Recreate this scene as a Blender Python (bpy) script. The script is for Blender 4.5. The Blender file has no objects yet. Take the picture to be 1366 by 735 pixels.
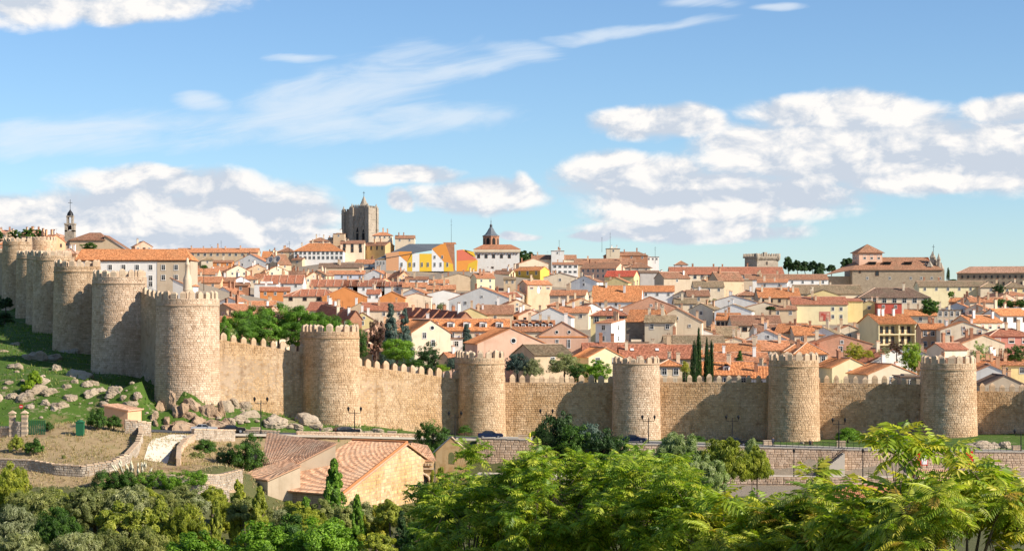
import bpy, math, random
import numpy as np
from mathutils import Vector, Matrix

# ------------------------------------------------------------------ camera, world, sun, exposure
SC = bpy.context.scene
COL = SC.collection
F = 2590.0            # focal length in photograph pixels (1366 px wide)
CX, HY, EYE = 683.0, 415.0, 25.0
cam_d = bpy.data.cameras.new('camera'); cam = bpy.data.objects.new('camera', cam_d); COL.objects.link(cam)
cam.location = (0, 0, EYE); cam.rotation_euler = (math.radians(90), 0, 0)
cam_d.sensor_width = 36.0; cam_d.lens = F/1366*36; cam_d.shift_y = (HY-367.5)/1366
cam_d.clip_start = 0.5; cam_d.clip_end = 60000
SC.camera = cam
SUN_A, SUN_E = math.radians(24), math.radians(33)      # towards +X, a little to the camera side
sdir = Vector((math.cos(SUN_E)*math.cos(SUN_A), -math.cos(SUN_E)*math.sin(SUN_A), math.sin(SUN_E)))
sun_d = bpy.data.lights.new('sun', 'SUN'); sun = bpy.data.objects.new('sun', sun_d); COL.objects.link(sun)
sun_d.energy = 4.6; sun_d.angle = math.radians(0.55); sun_d.color = (1.0, 0.91, 0.78)
sun.rotation_euler = (-sdir).to_track_quat('-Z', 'Y').to_euler()
SC.view_settings.view_transform = 'Standard'; SC.view_settings.look = 'None'
SC.view_settings.exposure = 0.70; SC.view_settings.gamma = 1.0

W = bpy.data.worlds.new('World'); SC.world = W; W.use_nodes = True
nt = W.node_tree; nt.nodes.clear()
class NB:
    """small helper to write node maths"""
    def __init__(s, t): s.t = t
    def n(s, typ, **k):
        o = s.t.nodes.new(typ)
        for a, v in k.items(): setattr(o, a, v)
        return o
    def put(s, sock, v):
        if hasattr(v, 'is_output') or hasattr(v, 'links'): s.t.links.new(v, sock)
        else: sock.default_value = v
    def m(s, op, a, b=0.0, c=0.0, clamp=False):
        o = s.n('ShaderNodeMath', operation=op, use_clamp=clamp)
        s.put(o.inputs[0], a); s.put(o.inputs[1], b); s.put(o.inputs[2], c)
        return o.outputs[0]
    def ss(s, v, lo, hi, a=0.0, b=1.0):
        o = s.n('ShaderNodeMapRange', interpolation_type='SMOOTHSTEP')
        s.put(o.inputs[0], v); s.put(o.inputs[1], lo); s.put(o.inputs[2], hi); s.put(o.inputs[3], a); s.put(o.inputs[4], b)
        return o.outputs[0]
    def mix(s, f, a, b, blend='MIX'):
        o = s.n('ShaderNodeMix', data_type='RGBA', blend_type=blend)
        s.put(o.inputs[0], f); s.put(o.inputs[6], a); s.put(o.inputs[7], b)
        return o.outputs[2]
    def xyz(s, x, y, z):
        o = s.n('ShaderNodeCombineXYZ'); s.put(o.inputs[0], x); s.put(o.inputs[1], y); s.put(o.inputs[2], z); return o.outputs[0]
    def noise(s, vec, scale, detail=4, rough=0.5, dist=0.0):
        o = s.n('ShaderNodeTexNoise'); s.put(o.inputs['Vector'], vec)
        o.inputs['Scale'].default_value = scale; o.inputs['Detail'].default_value = detail
        o.inputs['Roughness'].default_value = rough; o.inputs['Distortion'].default_value = dist
        return o.outputs[0]
b = NB(nt)
sky = b.n('ShaderNodeTexSky', sky_type='NISHITA'); sky.sun_disc = False
sky.sun_elevation = SUN_E; sky.sun_rotation = math.radians(90)+SUN_A
sky.altitude = 1100; sky.air_density = 1.0; sky.dust_density = 0.25; sky.ozone_density = 3.0
tc = b.n('ShaderNodeTexCoord'); sp = b.n('ShaderNodeSeparateXYZ'); nt.links.new(tc.outputs['Generated'], sp.inputs[0])
AZ = b.m('ARCTAN2', sp.outputs[0], sp.outputs[1]); EL = b.m('ARCSINE', sp.outputs[2])
def azel(px, py):
    x = (px-CX)/F; z = (HY-py)/F
    return math.atan(x), math.atan(z/math.sqrt(1+x*x))
# large warp so cloud outlines are not ellipses
v0 = b.xyz(b.m('MULTIPLY', AZ, 10.0), b.m('MULTIPLY', EL, 16.0), 0.0)
w1 = b.noise(v0, 2.6, 2, 0.5); w2 = b.noise(b.xyz(b.m('MULTIPLY', AZ, 10.0), b.m('MULTIPLY', EL, 16.0), 7.3), 2.6, 2, 0.5)
AZw = b.m('ADD', AZ, b.m('MULTIPLY', b.m('SUBTRACT', w1, 0.5), 0.028))
ELw = b.m('ADD', EL, b.m('MULTIPLY', b.m('SUBTRACT', w2, 0.5), 0.010))
def blobs(lst, az, el):
    tot = None
    for (px, py, rx, ry, *r) in lst:
        a0, e0 = azel(px, py); ra = rx/F; re = ry/F
        k = r[0] if r else 0.0                            # tilt: el shifts with az
        da = b.m('SUBTRACT', az, a0)
        de = b.m('SUBTRACT', b.m('SUBTRACT', el, e0), b.m('MULTIPLY', da, k))
        q = b.m('ADD', b.m('POWER', b.m('ABSOLUTE', b.m('DIVIDE', da, ra)), 2.0), b.m('POWER', b.m('ABSOLUTE', b.m('DIVIDE', de, re)), 2.0))
        g = b.m('SUBTRACT', 1.0, q)
        tot = g if tot is None else b.m('SMOOTH_MAX', tot, g, 0.25)
    return tot
CUM = [(1150,205,230,52),(960,262,190,34),(260,285,180,50),(640,262,90,24),(215,243,130,22),(235,290,215,44),(20,290,75,28),(120,300,120,34),(395,290,75,32),(310,315,170,26),
       (540,233,72,13),(538,268,24,16),(628,262,62,22),(700,254,26,22),
       (880,163,88,21),(1130,152,130,28),(1345,148,55,22),(1055,192,130,26),(835,232,95,32),(1180,212,190,38),(1340,205,90,50),
       (905,252,170,20),(940,284,140,22),(920,308,140,16),(1240,243,120,16),
       (690,314,26,7),(782,316,26,7),(110,2,200,30,0.06)]
dens = blobs(CUM, AZw, ELw)
def fb(oa, oe, sc=1.0):
    v = b.xyz(b.m('MULTIPLY', b.m('ADD', AZ, oa), 34.0*sc), b.m('MULTIPLY', b.m('ADD', EL, oe), 58.0*sc), 3.1)
    return b.noise(v, 1.0, 9, 0.58, 0.3)
n0 = fb(0, 0); n1 = fb(0.006, 0.006)
generic = b.ss(b.noise(b.xyz(b.m('MULTIPLY', AZ, 2.0), b.m('MULTIPLY', EL, 5.0), 1.7), 1.6, 6, 0.6), 0.56, 0.70)
outside = b.ss(b.m('ABSOLUTE', AZ), 0.30, 0.42)                # beyond the photograph the same kind of sky goes on
outside = b.m('MAXIMUM', outside, b.ss(EL, 0.20, 0.30))
dens = b.m('ADD', b.m('ADD', dens, 0.22), b.m('MULTIPLY', b.m('SUBTRACT', n0, 0.5), 2.0))
alpha = b.ss(dens, -0.30, 0.70)
alpha = b.m('MAXIMUM', alpha, b.m('MULTIPLY', b.m('MULTIPLY', generic, outside), 0.85))
relief = b.m('MULTIPLY', b.m('SUBTRACT', n0, n1), 5.0)          # lit from the upper right
WHT = [(215,236,135,18),(20,285,60,20),(330,305,120,8),(540,230,70,12),(628,255,60,16),(700,252,26,22),(880,158,85,15),(1130,145,130,20),(1345,140,50,16),
       (1055,185,60,12),(820,228,80,24),(1000,203,140,14),(920,246,130,8),(935,282,130,9),(1180,190,160,12),(1260,243,120,8),(110,5,200,26,0.06),(160,300,150,12),(420,290,60,12)]
wht = b.ss(blobs(WHT, AZw, ELw), -1.2, 0.8)
shade = b.m('ADD', b.m('ADD', b.m('MULTIPLY', wht, 0.62), relief), b.m('MULTIPLY', b.m('SUBTRACT', n0, 0.35), 0.8), clamp=True)
ccol = b.mix(shade, (0.60, 0.665, 0.76, 1), (1.0, 0.97, 0.94, 1))
# thin high cloud, streaked
CIR = [(470,118,170,40,0.25),(600,95,150,14,0.20),(430,165,230,26,0.05),(600,158,90,14,0.08),(90,180,150,26,0.08),(830,45,130,9,0.12),(690,65,70,10,0.0),
       (270,140,32,14),(540,75,0.1*900,12,0.1),(380,155,120,30,0.3),(940,4,50,9,0),(1040,10,30,6,0),(400,78,40,7,0),(700,72,60,12,0)]
cir = blobs(CIR, AZw, ELw)
vs = b.xyz(b.m('MULTIPLY', AZ, 14.0), b.m('MULTIPLY', b.m('SUBTRACT', EL, b.m('MULTIPLY', AZ, 0.18)), 70.0), 9.0)
ns = b.noise(vs, 1.3, 7, 0.6, 0.6)
ca = b.m('MULTIPLY', b.ss(b.m('ADD', cir, b.m('MULTIPLY', b.m('SUBTRACT', ns, 0.5), 3.6)), -0.5, 1.5), 0.66)
bluer = b.mix(1.0, sky.outputs[0], (0.86, 0.985, 1.10, 1), 'MULTIPLY')
SKYK = 0.080
bg1 = b.n('ShaderNodeBackground'); nt.links.new(bluer, bg1.inputs[0]); bg1.inputs[1].default_value = SKYK
bg2 = b.n('ShaderNodeBackground'); nt.links.new(ccol, bg2.inputs[0]); bg2.inputs[1].default_value = 0.63
bg3 = b.n('ShaderNodeBackground'); bg3.inputs[0].default_value = (0.86, 0.93, 1.0, 1); bg3.inputs[1].default_value = 0.60
up = b.ss(EL, -0.01, 0.004)
mx1 = b.n('ShaderNodeMixShader'); b.put(mx1.inputs[0], b.m('MULTIPLY', ca, up)); nt.links.new(bg1.outputs[0], mx1.inputs[1]); nt.links.new(bg3.outputs[0], mx1.inputs[2])
mx2 = b.n('ShaderNodeMixShader'); b.put(mx2.inputs[0], b.m('MULTIPLY', alpha, up)); nt.links.new(mx1.outputs[0], mx2.inputs[1]); nt.links.new(bg2.outputs[0], mx2.inputs[2])
wo = b.n('ShaderNodeOutputWorld'); nt.links.new(mx2.outputs[0], wo.inputs[0])

# ------------------------------------------------------------------ helpers
def P(px, py, Y):
    return Vector(((px-CX)*Y/F, Y, EYE-(py-HY)*Y/F))
def to_px(x, y, z):
    return CX+x*F/y, HY-(z-EYE)*F/y
RNG = random.Random(7)

def tag(o, label=None, cat=None, group=None, kind=None):
    if label: o['label'] = label
    if cat: o['category'] = cat
    if group: o['group'] = group
    if kind: o['kind'] = kind
    return o
def empty(name, loc, rz=0.0):
    o = bpy.data.objects.new(name, None); COL.objects.link(o); o.location = loc; o.rotation_euler = (0, 0, rz)
    o.empty_display_size = 0.5
    return o
def link(name, mesh, parent=None, loc=None, rz=None):
    o = bpy.data.objects.new(name, mesh); COL.objects.link(o)
    if parent is not None: o.parent = parent
    if loc is not None: o.location = loc
    if rz is not None: o.rotation_euler = (0, 0, rz)
    return o
class MB:
    """collects polygons; build() makes one mesh"""
    def __init__(s): s.v = []; s.f = []; s.mi = []; s.uv = []; s.sm = []
    def poly(s, pts, mi=0, uv=None, smooth=False):
        k = len(s.v); s.v += [tuple(p) for p in pts]; s.f.append(tuple(range(k, k+len(pts)))); s.mi.append(mi); s.sm.append(smooth)
        s.uv.append(uv if uv else [(0, 0)]*len(pts))
    def faces(s, vs, fs, mi=0, smooth=False):
        k = len(s.v); s.v += [tuple(p) for p in vs]
        for f in fs: s.f.append(tuple(i+k for i in f)); s.mi.append(mi); s.uv.append([(0, 0)]*len(f)); s.sm.append(smooth)
    def box(s, c, d, mi=0, rz=0.0, taper=1.0):
        x, y, z = d[0]/2, d[1]/2, d[2]/2; cr, sr = math.cos(rz), math.sin(rz); vs = []
        for k in (-1, 1):
            t = 1.0 if k < 0 else taper
            for i, j in ((-1, -1), (1, -1), (1, 1), (-1, 1)):
                a, e = i*x*t, j*y*t
                vs.append((c[0]+a*cr-e*sr, c[1]+a*sr+e*cr, c[2]+k*z))
        s.faces(vs, [(3, 2, 1, 0), (4, 5, 6, 7), (0, 1, 5, 4), (1, 2, 6, 5), (2, 3, 7, 6), (3, 0, 4, 7)], mi)
    def tube(s, p0, p1, r0, r1=None, n=7, mi=0, cap=True):
        p0 = Vector(p0); p1 = Vector(p1); r1 = r0 if r1 is None else r1
        d = (p1-p0); 
        if d.length < 1e-6: return
        d.normalize(); a = d.orthogonal().normalized(); c = d.cross(a); vs = []
        for (p, r) in ((p0, r0), (p1, r1)):
            for i in range(n):
                t = 2*math.pi*i/n; vs.append(p+a*r*math.cos(t)+c*r*math.sin(t))
        fs = [(i, (i+1) % n, n+(i+1) % n, n+i) for i in range(n)]
        s.faces(vs, fs, mi, True)
        if cap: s.faces([tuple(v) for v in vs[n:]], [tuple(range(n))], mi); s.faces([tuple(v) for v in vs[:n]], [tuple(reversed(range(n)))], mi)
    def lathe(s, c, prof, n=12, mi=0, smooth=True):
        k = []
        for (r, z) in prof:
            for i in range(n):
                t = 2*math.pi*i/n; k.append((c[0]+r*math.cos(t), c[1]+r*math.sin(t), c[2]+z))
        fs = []
        for j in range(len(prof)-1):
            for i in range(n): fs.append((j*n+i, j*n+(i+1) % n, (j+1)*n+(i+1) % n, (j+1)*n+i))
        s.faces(k, fs, mi, smooth)
    def mesh(s, name, mats):
        me = bpy.data.meshes.new(name); me.from_pydata(s.v, [], s.f)
        for m in (mats if isinstance(mats, (list, tuple)) else [mats]): me.materials.append(m)
        me.polygons.foreach_set('material_index', s.mi); me.polygons.foreach_set('use_smooth', s.sm)
        if any(any(q != (0, 0) for q in u) for u in s.uv):
            L = me.uv_layers.new(name='UVMap'); L.data.foreach_set('uv', [c for u in s.uv for q in u for c in q])
        me.update(); return me
    def build(s, name, mats, parent=None, loc=None, rz=None):
        return link(name, s.mesh(name, mats), parent, loc, rz)
def np_mesh(name, verts, quads, mats, col=None, smooth=False):
    """verts (n,3), quads (m,4) numpy; col (n,3) vertex colours"""
    me = bpy.data.meshes.new(name); n = len(verts); m = len(quads); w = quads.shape[1]
    me.vertices.add(n); me.vertices.foreach_set('co', np.asarray(verts, np.float32).ravel())
    me.loops.add(m*w); me.loops.foreach_set('vertex_index', np.asarray(quads, np.int32).ravel())
    me.polygons.add(m); me.polygons.foreach_set('loop_start', np.arange(0, m*w, w, dtype=np.int32))
    me.polygons.foreach_set('loop_total', np.full(m, w, np.int32))
    me.polygons.foreach_set('use_smooth', np.full(m, smooth, bool))
    for mt in (mats if isinstance(mats, (list, tuple)) else [mats]): me.materials.append(mt)
    me.update(calc_edges=True)
    if col is not None:
        a = me.color_attributes.new('Col', 'FLOAT_COLOR', 'POINT')
        c = np.ones((n, 4), np.float32); c[:, :3] = col; a.data.foreach_set('color', c.ravel())
    return me

# ------------------------------------------------------------------ materials
def new_mat(name):
    m = bpy.data.materials.new(name); m.use_nodes = True; t = m.node_tree; t.nodes.clear(); q = NB(t)
    o = q.n('ShaderNodeOutputMaterial'); p = q.n('ShaderNodeBsdfPrincipled'); t.links.new(p.outputs[0], o.inputs[0])
    p.inputs['Specular IOR Level'].default_value = 0.25
    return m, q, p, o
def c4(c): return (c[0], c[1], c[2], 1)
def mul(c, k): return tuple(min(1, x*k) for x in c[:3])
def bump(q, p, h, dist=0.02, st=0.6):
    bm = q.n('ShaderNodeBump'); bm.inputs['Strength'].default_value = st; bm.inputs['Distance'].default_value = dist
    q.put(bm.inputs['Height'], h); q.t.links.new(bm.outputs[0], p.inputs['Normal'])
def geo_pos(q): return q.n('ShaderNodeNewGeometry').outputs['Position']
def obj_rand(q): return q.n('ShaderNodeObjectInfo').outputs['Random']

def mat_plain(name, c, rough=0.7, metal=0.0, var=0.1, scale=3.0, spec=0.25):
    m, q, p, o = new_mat(name); n = q.noise(geo_pos(q), scale, 4, 0.6)
    q.put(p.inputs['Base Color'], q.mix(n, c4(mul(c, 1-var)), c4(mul(c, 1+var))))
    p.inputs['Roughness'].default_value = rough; p.inputs['Metallic'].default_value = metal; p.inputs['Specular IOR Level'].default_value = spec
    return m
def mat_plaster(name, c, dirt=0.35):
    """rendered house wall: blotches, streaks that run down, a tone of its own on each house"""
    m, q, p, o = new_mat(name); pos = geo_pos(q)
    n1 = q.noise(pos, 0.35, 5, 0.6); n2 = q.noise(pos, 3.0, 5, 0.65)
    mp = q.n('ShaderNodeMapping'); q.put(mp.inputs[0], pos); mp.inputs['Scale'].default_value = (1.4, 1.4, 0.12)
    n3 = q.noise(mp.outputs[0], 1.0, 4, 0.6)
    base = q.mix(obj_rand(q), c4(mul(c, 0.86)), c4(mul(c, 1.08)))
    base = q.mix(q.m('MULTIPLY', q.ss(n1, 0.42, 0.75), dirt), base, c4((c[0]*0.62, c[1]*0.56, c[2]*0.50)))
    base = q.mix(q.m('MULTIPLY', q.ss(n3, 0.5, 0.75), dirt*0.8), base, c4((c[0]*0.55, c[1]*0.50, c[2]*0.45)))
    q.put(p.inputs['Base Color'], base); p.inputs['Roughness'].default_value = 0.9
    bump(q, p, n2, 0.03, 0.4)
    return m
def mat_brickwall(name, c, mortar, sc=1.0):
    m, q, p, o = new_mat(name); pos = geo_pos(q); s = q.n('ShaderNodeSeparateXYZ'); q.put(s.inputs[0], pos)
    u = q.m('ADD', s.outputs[0], q.m('MULTIPLY', s.outputs[1], 0.7))
    br = q.n('ShaderNodeTexBrick'); q.put(br.inputs['Vector'], q.xyz(u, s.outputs[2], 0.0)); br.inputs['Scale'].default_value = 1.0
    br.inputs['Brick Width'].default_value = 0.6*sc; br.inputs['Row Height'].default_value = 0.3*sc; br.inputs['Mortar Size'].default_value = 0.025*sc
    br.inputs['Color1'].default_value = c4(mul(c, 0.85)); br.inputs['Color2'].default_value = c4(mul(c, 1.15)); br.inputs['Mortar'].default_value = c4(mortar)
    n1 = q.noise(pos, 0.5, 5, 0.6)
    q.put(p.inputs['Base Color'], q.mix(q.m('MULTIPLY', q.ss(n1, 0.4, 0.75), 0.45), br.outputs[0], c4(mul(c, 0.6)))); p.inputs['Roughness'].default_value = 0.9
    bump(q, p, q.m('ADD', q.m('MULTIPLY', br.outputs[1], -0.6), q.noise(pos, 4, 4, 0.6)), 0.03, 0.5)
    return m
def mat_tiles(name, c, old=0.35, lich=(0.16, 0.15, 0.09)):
    """curved clay tiles: UV in metres (u along the eave, v down the slope)"""
    m, q, p, o = new_mat(name); uv = q.n('ShaderNodeUVMap').outputs[0]; s = q.n('ShaderNodeSeparateXYZ'); q.put(s.inputs[0], uv); pos = geo_pos(q)
    cu = q.m('FLOOR', q.m('DIVIDE', s.outputs[0], 0.30)); cv = q.m('FLOOR', q.m('DIVIDE', s.outputs[1], 0.42))
    wn = q.n('ShaderNodeTexWhiteNoise', noise_dimensions='3D'); q.put(wn.inputs['Vector'], q.xyz(cu, cv, obj_rand(q)))
    big = q.noise(pos, 0.22, 6, 0.65); mid = q.noise(pos, 1.3, 5, 0.65)
    base = q.mix(obj_rand(q), c4((c[0]*0.82, c[1]*0.80, c[2]*0.82)), c4((c[0]*1.12, c[1]*1.10, c[2]*1.05)))
    base = q.mix(q.ss(wn.outputs[0], 0.0, 1.0), q.mix(1.0, base, (0.72, 0.70, 0.70, 1), 'MULTIPLY'), q.mix(1.0, base, (1.32, 1.42, 1.55, 1), 'MULTIPLY'))
    base = q.mix(q.m('MULTIPLY', q.ss(q.m('ADD', q.m('MULTIPLY', big, 0.6), q.m('MULTIPLY', mid, 0.4)), 0.42, 0.66), old), base, c4(lich))
    arch = q.m('SINE', q.m('MULTIPLY', s.outputs[0], 2*math.pi/0.30)); row = q.m('FRACT', q.m('DIVIDE', s.outputs[1], 0.42))
    gap = q.ss(arch, -1.0, -0.55)
    q.put(p.inputs['Base Color'], q.mix(gap, q.mix(1.0, base, (0.62, 0.60, 0.58, 1), 'MULTIPLY'), base)); p.inputs['Roughness'].default_value = 0.9
    bump(q, p, q.m('ADD', q.m('MULTIPLY', arch, 0.5), q.m('MULTIPLY', row, 0.4)), 0.07, 0.9)
    return m
def mat_stone(name, c1, c2, c3, attr=True, bs=0.05):
    """weathered ashlar / rubble; every block carries its own tone in the Col attribute"""
    m, q, p, o = new_mat(name); pos = geo_pos(q)
    big = q.noise(pos, 0.16, 5, 0.62); mid = q.noise(pos, 0.9, 5, 0.6); fine = q.noise(pos, 7.0, 6, 0.7)
    base = q.mix(q.ss(big, 0.36, 0.64), c4(c1), c4(c2))
    base = q.mix(q.m('MULTIPLY', q.ss(mid, 0.48, 0.72), 0.8), base, c4(c3))
    if attr:
        a = q.n('ShaderNodeAttribute', attribute_name='Col'); sp_ = q.n('ShaderNodeSeparateColor'); q.put(sp_.inputs[0], a.outputs[0])
        base = q.mix(sp_.outputs[0], q.mix(1.0, base, (0.70, 0.65, 0.60, 1), 'MULTIPLY'), q.mix(1.0, base, (1.16, 1.15, 1.14, 1), 'MULTIPLY'))
        base = q.mix(q.m('MULTIPLY', sp_.outputs[1], 0.45), base, c4(c3))
    base = q.mix(q.m('MULTIPLY', q.ss(fine, 0.45, 0.75), 0.35), base, c4(mul(c3, 0.6)))
    mp = q.n('ShaderNodeMapping'); q.put(mp.inputs[0], pos); mp.inputs['Scale'].default_value = (0.9, 0.9, 0.07); st = q.noise(mp.outputs[0], 1.0, 5, 0.65)
    base = q.mix(q.m('MULTIPLY', q.ss(st, 0.54, 0.70), 0.45), base, c4(mul(c3, 0.75)))
    q.put(p.inputs['Base Color'], base); p.inputs['Roughness'].default_value = 0.95
    bump(q, p, q.m('ADD', fine, q.m('MULTIPLY', mid, 1.2)), bs, 0.8)
    return m
def mat_leaf(name, trans=0.35, gloss=0.35):
    m, q, p, o = new_mat(name); a = q.n('ShaderNodeAttribute', attribute_name='Col').outputs[0]
    r = obj_rand(q); col = q.mix(r, q.mix(1.0, a, (0.86, 0.88, 0.9, 1), 'MULTIPLY'), q.mix(1.0, a, (1.12, 1.1, 1.0, 1), 'MULTIPLY'))
    q.put(p.inputs['Base Color'], col); p.inputs['Roughness'].default_value = 0.5; p.inputs['Specular IOR Level'].default_value = gloss
    t = q.n('ShaderNodeBsdfTranslucent'); q.put(t.inputs[0], q.mix(1.0, col, (1.25, 1.35, 0.6, 1), 'MULTIPLY'))
    mx = q.n('ShaderNodeMixShader'); mx.inputs[0].default_value = trans
    q.t.links.new(p.outputs[0], mx.inputs[1]); q.t.links.new(t.outputs[0], mx.inputs[2]); q.t.links.new(mx.outputs[0], o.inputs[0])
    return m
def mat_glass(name, c=(0.02, 0.025, 0.03)):
    m, q, p, o = new_mat(name); p.inputs['Base Color'].default_value = c4(c); p.inputs['Roughness'].default_value = 0.12
    p.inputs['Specular IOR Level'].default_value = 0.5
    return m

M = {}
WALLC = dict(white=(.84,.81,.75), cream=(.80,.66,.47), tan=(.64,.48,.31), yellow=(.78,.62,.30), paleyellow=(.79,.68,.41), ochre=(.60,.42,.20),
             amber=(.80,.48,.09), orangewall=(.68,.27,.09), peach=(.70,.42,.24), pink=(.74,.47,.33), pinkred=(.62,.26,.20), redwall=(.52,.10,.07),
             grey=(.42,.39,.36), greybeige=(.58,.47,.34), bluewhite=(.70,.72,.78), sand=(.62,.49,.34))
for k, c in WALLC.items(): M[k] = mat_plaster('plaster_'+k, c, 0.30 if k in ('white','bluewhite','paleyellow') else 0.4)
M['brick'] = mat_brickwall('brick_wall', (.42,.18,.09), (.45,.35,.27), 0.6)
M['brickpink'] = mat_brickwall('pink_brick_wall', (.56,.28,.17), (.55,.42,.32), 0.6)
M['stonewall'] = mat_brickwall('grey_stone_wall', (.40,.31,.21), (.22,.18,.14), 1.1)
M['goldstone'] = mat_brickwall('golden_stone_wall', (.60,.42,.19), (.42,.30,.16), 1.2)
ROOFC = dict(terra=((.55,.225,.105), .38), orange=((.62,.24,.09), .25), brown=((.36,.17,.095), .45), redbrown=((.42,.155,.085), .3), red=((.50,.09,.05), .25),
             olive=((.32,.22,.125), .6), dark=((.22,.135,.09), .4), pale=((.60,.33,.20), .4))
for k, (c, old) in ROOFC.items(): M['r_'+k] = mat_tiles('roof_tiles_'+k, c, old)
M['ridge'] = mat_plain('ridge_mortar', (.62,.42,.30), 0.9)
M['slate'] = mat_plain('slate', (.12,.135,.15), 0.55, var=0.25, scale=1.5)
M['frame'] = mat_plain('window_frame_white', (.70,.68,.64), 0.6)
M['framebrown'] = mat_plain('window_frame_brown', (.20,.10,.05), 0.6)
M['glass'] = mat_glass('window_glass')
M['shutter'] = mat_plain('shutter_slats', (.55,.36,.26), 0.7)
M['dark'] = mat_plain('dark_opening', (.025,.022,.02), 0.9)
M['iron'] = mat_plain('dark_iron', (.02,.02,.022), 0.5, 0.4)
M['bark'] = mat_plain('bark', (.13,.095,.07), 0.95, var=0.35, scale=6)
M['whitepaint'] = mat_plain('white_paint', (.8,.79,.76), 0.5)
M['asphalt'] = mat_plain('asphalt', (.075,.075,.078), 0.9, var=0.25, scale=8)
M['pave'] = mat_plain('pale_paving', (.50,.44,.36), 0.9, var=0.12, scale=2)
M['path'] = mat_plain('white_gravel_path', (.66,.58,.46), 0.95, var=0.12, scale=3)
M['stone'] = mat_stone('granite_blocks', (.63,.44,.27), (.70,.53,.36), (.42,.27,.15))
M['stonepale'] = mat_stone('pale_granite_blocks', (.65,.48,.34), (.71,.56,.42), (.45,.31,.20))
M['stonewarm'] = mat_stone('ochre_granite_blocks', (.62,.41,.22), (.68,.49,.31), (.38,.22,.10))
M['merlon'] = mat_stone('merlon_granite', (.54,.39,.26), (.60,.46,.32), (.38,.26,.16), False)
M['merlonwarm'] = mat_stone('merlon_ochre_granite', (.56,.39,.24), (.62,.46,.31), (.38,.24,.14), False)
M['joint'] = mat_stone('mortar_core', (.46,.32,.20), (.52,.38,.26), (.30,.19,.11), False)
M['drystone'] = mat_stone('dry_stone', (.45,.39,.31), (.52,.46,.38), (.28,.23,.18))
M['rock'] = mat_stone('granite_rock', (.40,.31,.21), (.50,.40,.29), (.20,.155,.11), False, 0.25)
M['rockwarm'] = mat_stone('warm_granite_rock', (.42,.28,.17), (.52,.38,.26), (.19,.13,.08), False, 0.35)
M['cathstone'] = mat_stone('cathedral_stone', (.36,.30,.23), (.43,.36,.28), (.20,.16,.12), False, 0.15)
M['leaf'] = mat_leaf('leaves'); M['leafdark'] = mat_leaf('dark_leaves', 0.15, 0.25); M['leafnear'] = mat_leaf('near_leaves', 0.42, 0.45)
# ------------------------------------------------------------------ terrain
def rbf(pts, lam=0.0):
    A = np.array(pts, float); X = A[:, :2]/100.0; z = A[:, 2]; n = len(X)
    d = np.sqrt(((X[:, None]-X[None])**2).sum(2)); K = d + np.eye(n)*lam
    Q = np.hstack([np.ones((n, 1)), X]); S = np.block([[K, Q], [Q.T, np.zeros((3, 3))]])
    w = np.linalg.solve(S, np.concatenate([z, np.zeros(3)]))
    def f(x, y):
        x = np.asarray(x, float)/100; y = np.asarray(y, float)/100; sh = x.shape; x = x.ravel(); y = y.ravel()
        out = np.zeros(len(x))
        for s in range(0, len(x), 20000):
            xx = x[s:s+20000]; yy = y[s:s+20000]
            dd = np.sqrt((xx[:, None]-X[None, :, 0])**2+(yy[:, None]-X[None, :, 1])**2)
            out[s:s+20000] = dd@w[:n]+w[n]+w[n+1]*xx+w[n+2]*yy
        return out.reshape(sh)
    return f
def pt(px, py, Y):
    v = P(px, py, Y); return (v.x, v.y, v.z)
PYE = ([405,435,480,530,590,660,760,880,1050,1200,1400], [500,488,476,460,440,420,400,380,358,347,341])
def pye(Y): return float(np.interp(Y, *PYE))
def Yeave(py): return float(np.interp(-py, [-p for p in PYE[1]], PYE[0]))
GRP = [(Y, p+6*F/Y) for Y, p in zip(*PYE)]
def Yground(py): return float(np.interp(-py, [-g[1] for g in GRP], [g[0] for g in GRP]))
out_pts = []
for xx in (-400, -150, -60, 0, 60, 150, 400):
    for yy, zz in ((-400, 24), (-60, 23.4), (0, 23.0), (14, 21.0), (30, 15.5), (45, 12.5), (70, 9), (100, 4), (150, -2), (200, -5), (235, -6)):
        if abs(xx) <= 60 and yy < 100 or abs(xx) >= 60: out_pts.append((xx*(1 if yy > 80 else 0.5), yy, zz))
out_pts += [pt(*a) for a in [
    (-60,622,272),(0,622,272),(60,625,270),(120,625,270),(170,612,276),(190,600,288),(-60,645,262),(0,650,262),(90,652,262),(170,650,262),(250,655,262),
    (60,578,298),(110,574,302),(150,580,300),(0,592,290),(-60,592,292),(120,600,286),(190,582,305),(225,592,300),(210,620,282),(250,583,308),(280,605,292),(310,640,272),
    (-60,566,316),(0,568,316),(60,568,317),(120,568,318),(180,573,318),(240,577,320),(300,578,322),(380,579,325),(460,581,328),(540,584,332),(600,586,336),
    (0,548,328),(60,548,328),(120,550,328),(180,555,327),(240,560,326),(300,562,328),(380,562,334),(440,570,338),
    (0,500,352),(60,505,342),(100,515,338),(150,520,337),(190,535,333),(30,480,372),(60,478,380),(120,497,366),(195,525,345),(160,500,360),
    (0,455,420),(20,448,440),(-40,450,420),(0,432,520),(10,420,590),(-60,430,520),(-80,405,650),
    (247,541,333),(215,545,334),(280,543,335),(247,536,345),(300,543,340),(350,550,345),(400,561,350),(445,566,354),(500,570,358),(560,576,366),(644,581,372),(750,583,373),(849,585,371),(950,588,370),(1059,588,368),(1160,586,366),(1266,582,363),(1400,581,359),
    (700,588,345),(800,590,343),(900,594,340),(1000,598,336),(1100,600,333),(1200,602,331),(1300,604,330),(1400,606,330)]]
for px in (620,700,800,900,1000,1100,1200,1300,1400):
    out_pts.append(pt(px, 640, 312)); out_pts.append(((px-CX)*300/F, 300, -3.6)); out_pts.append(((px-CX)*270/F, 270, -5.5))
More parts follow.
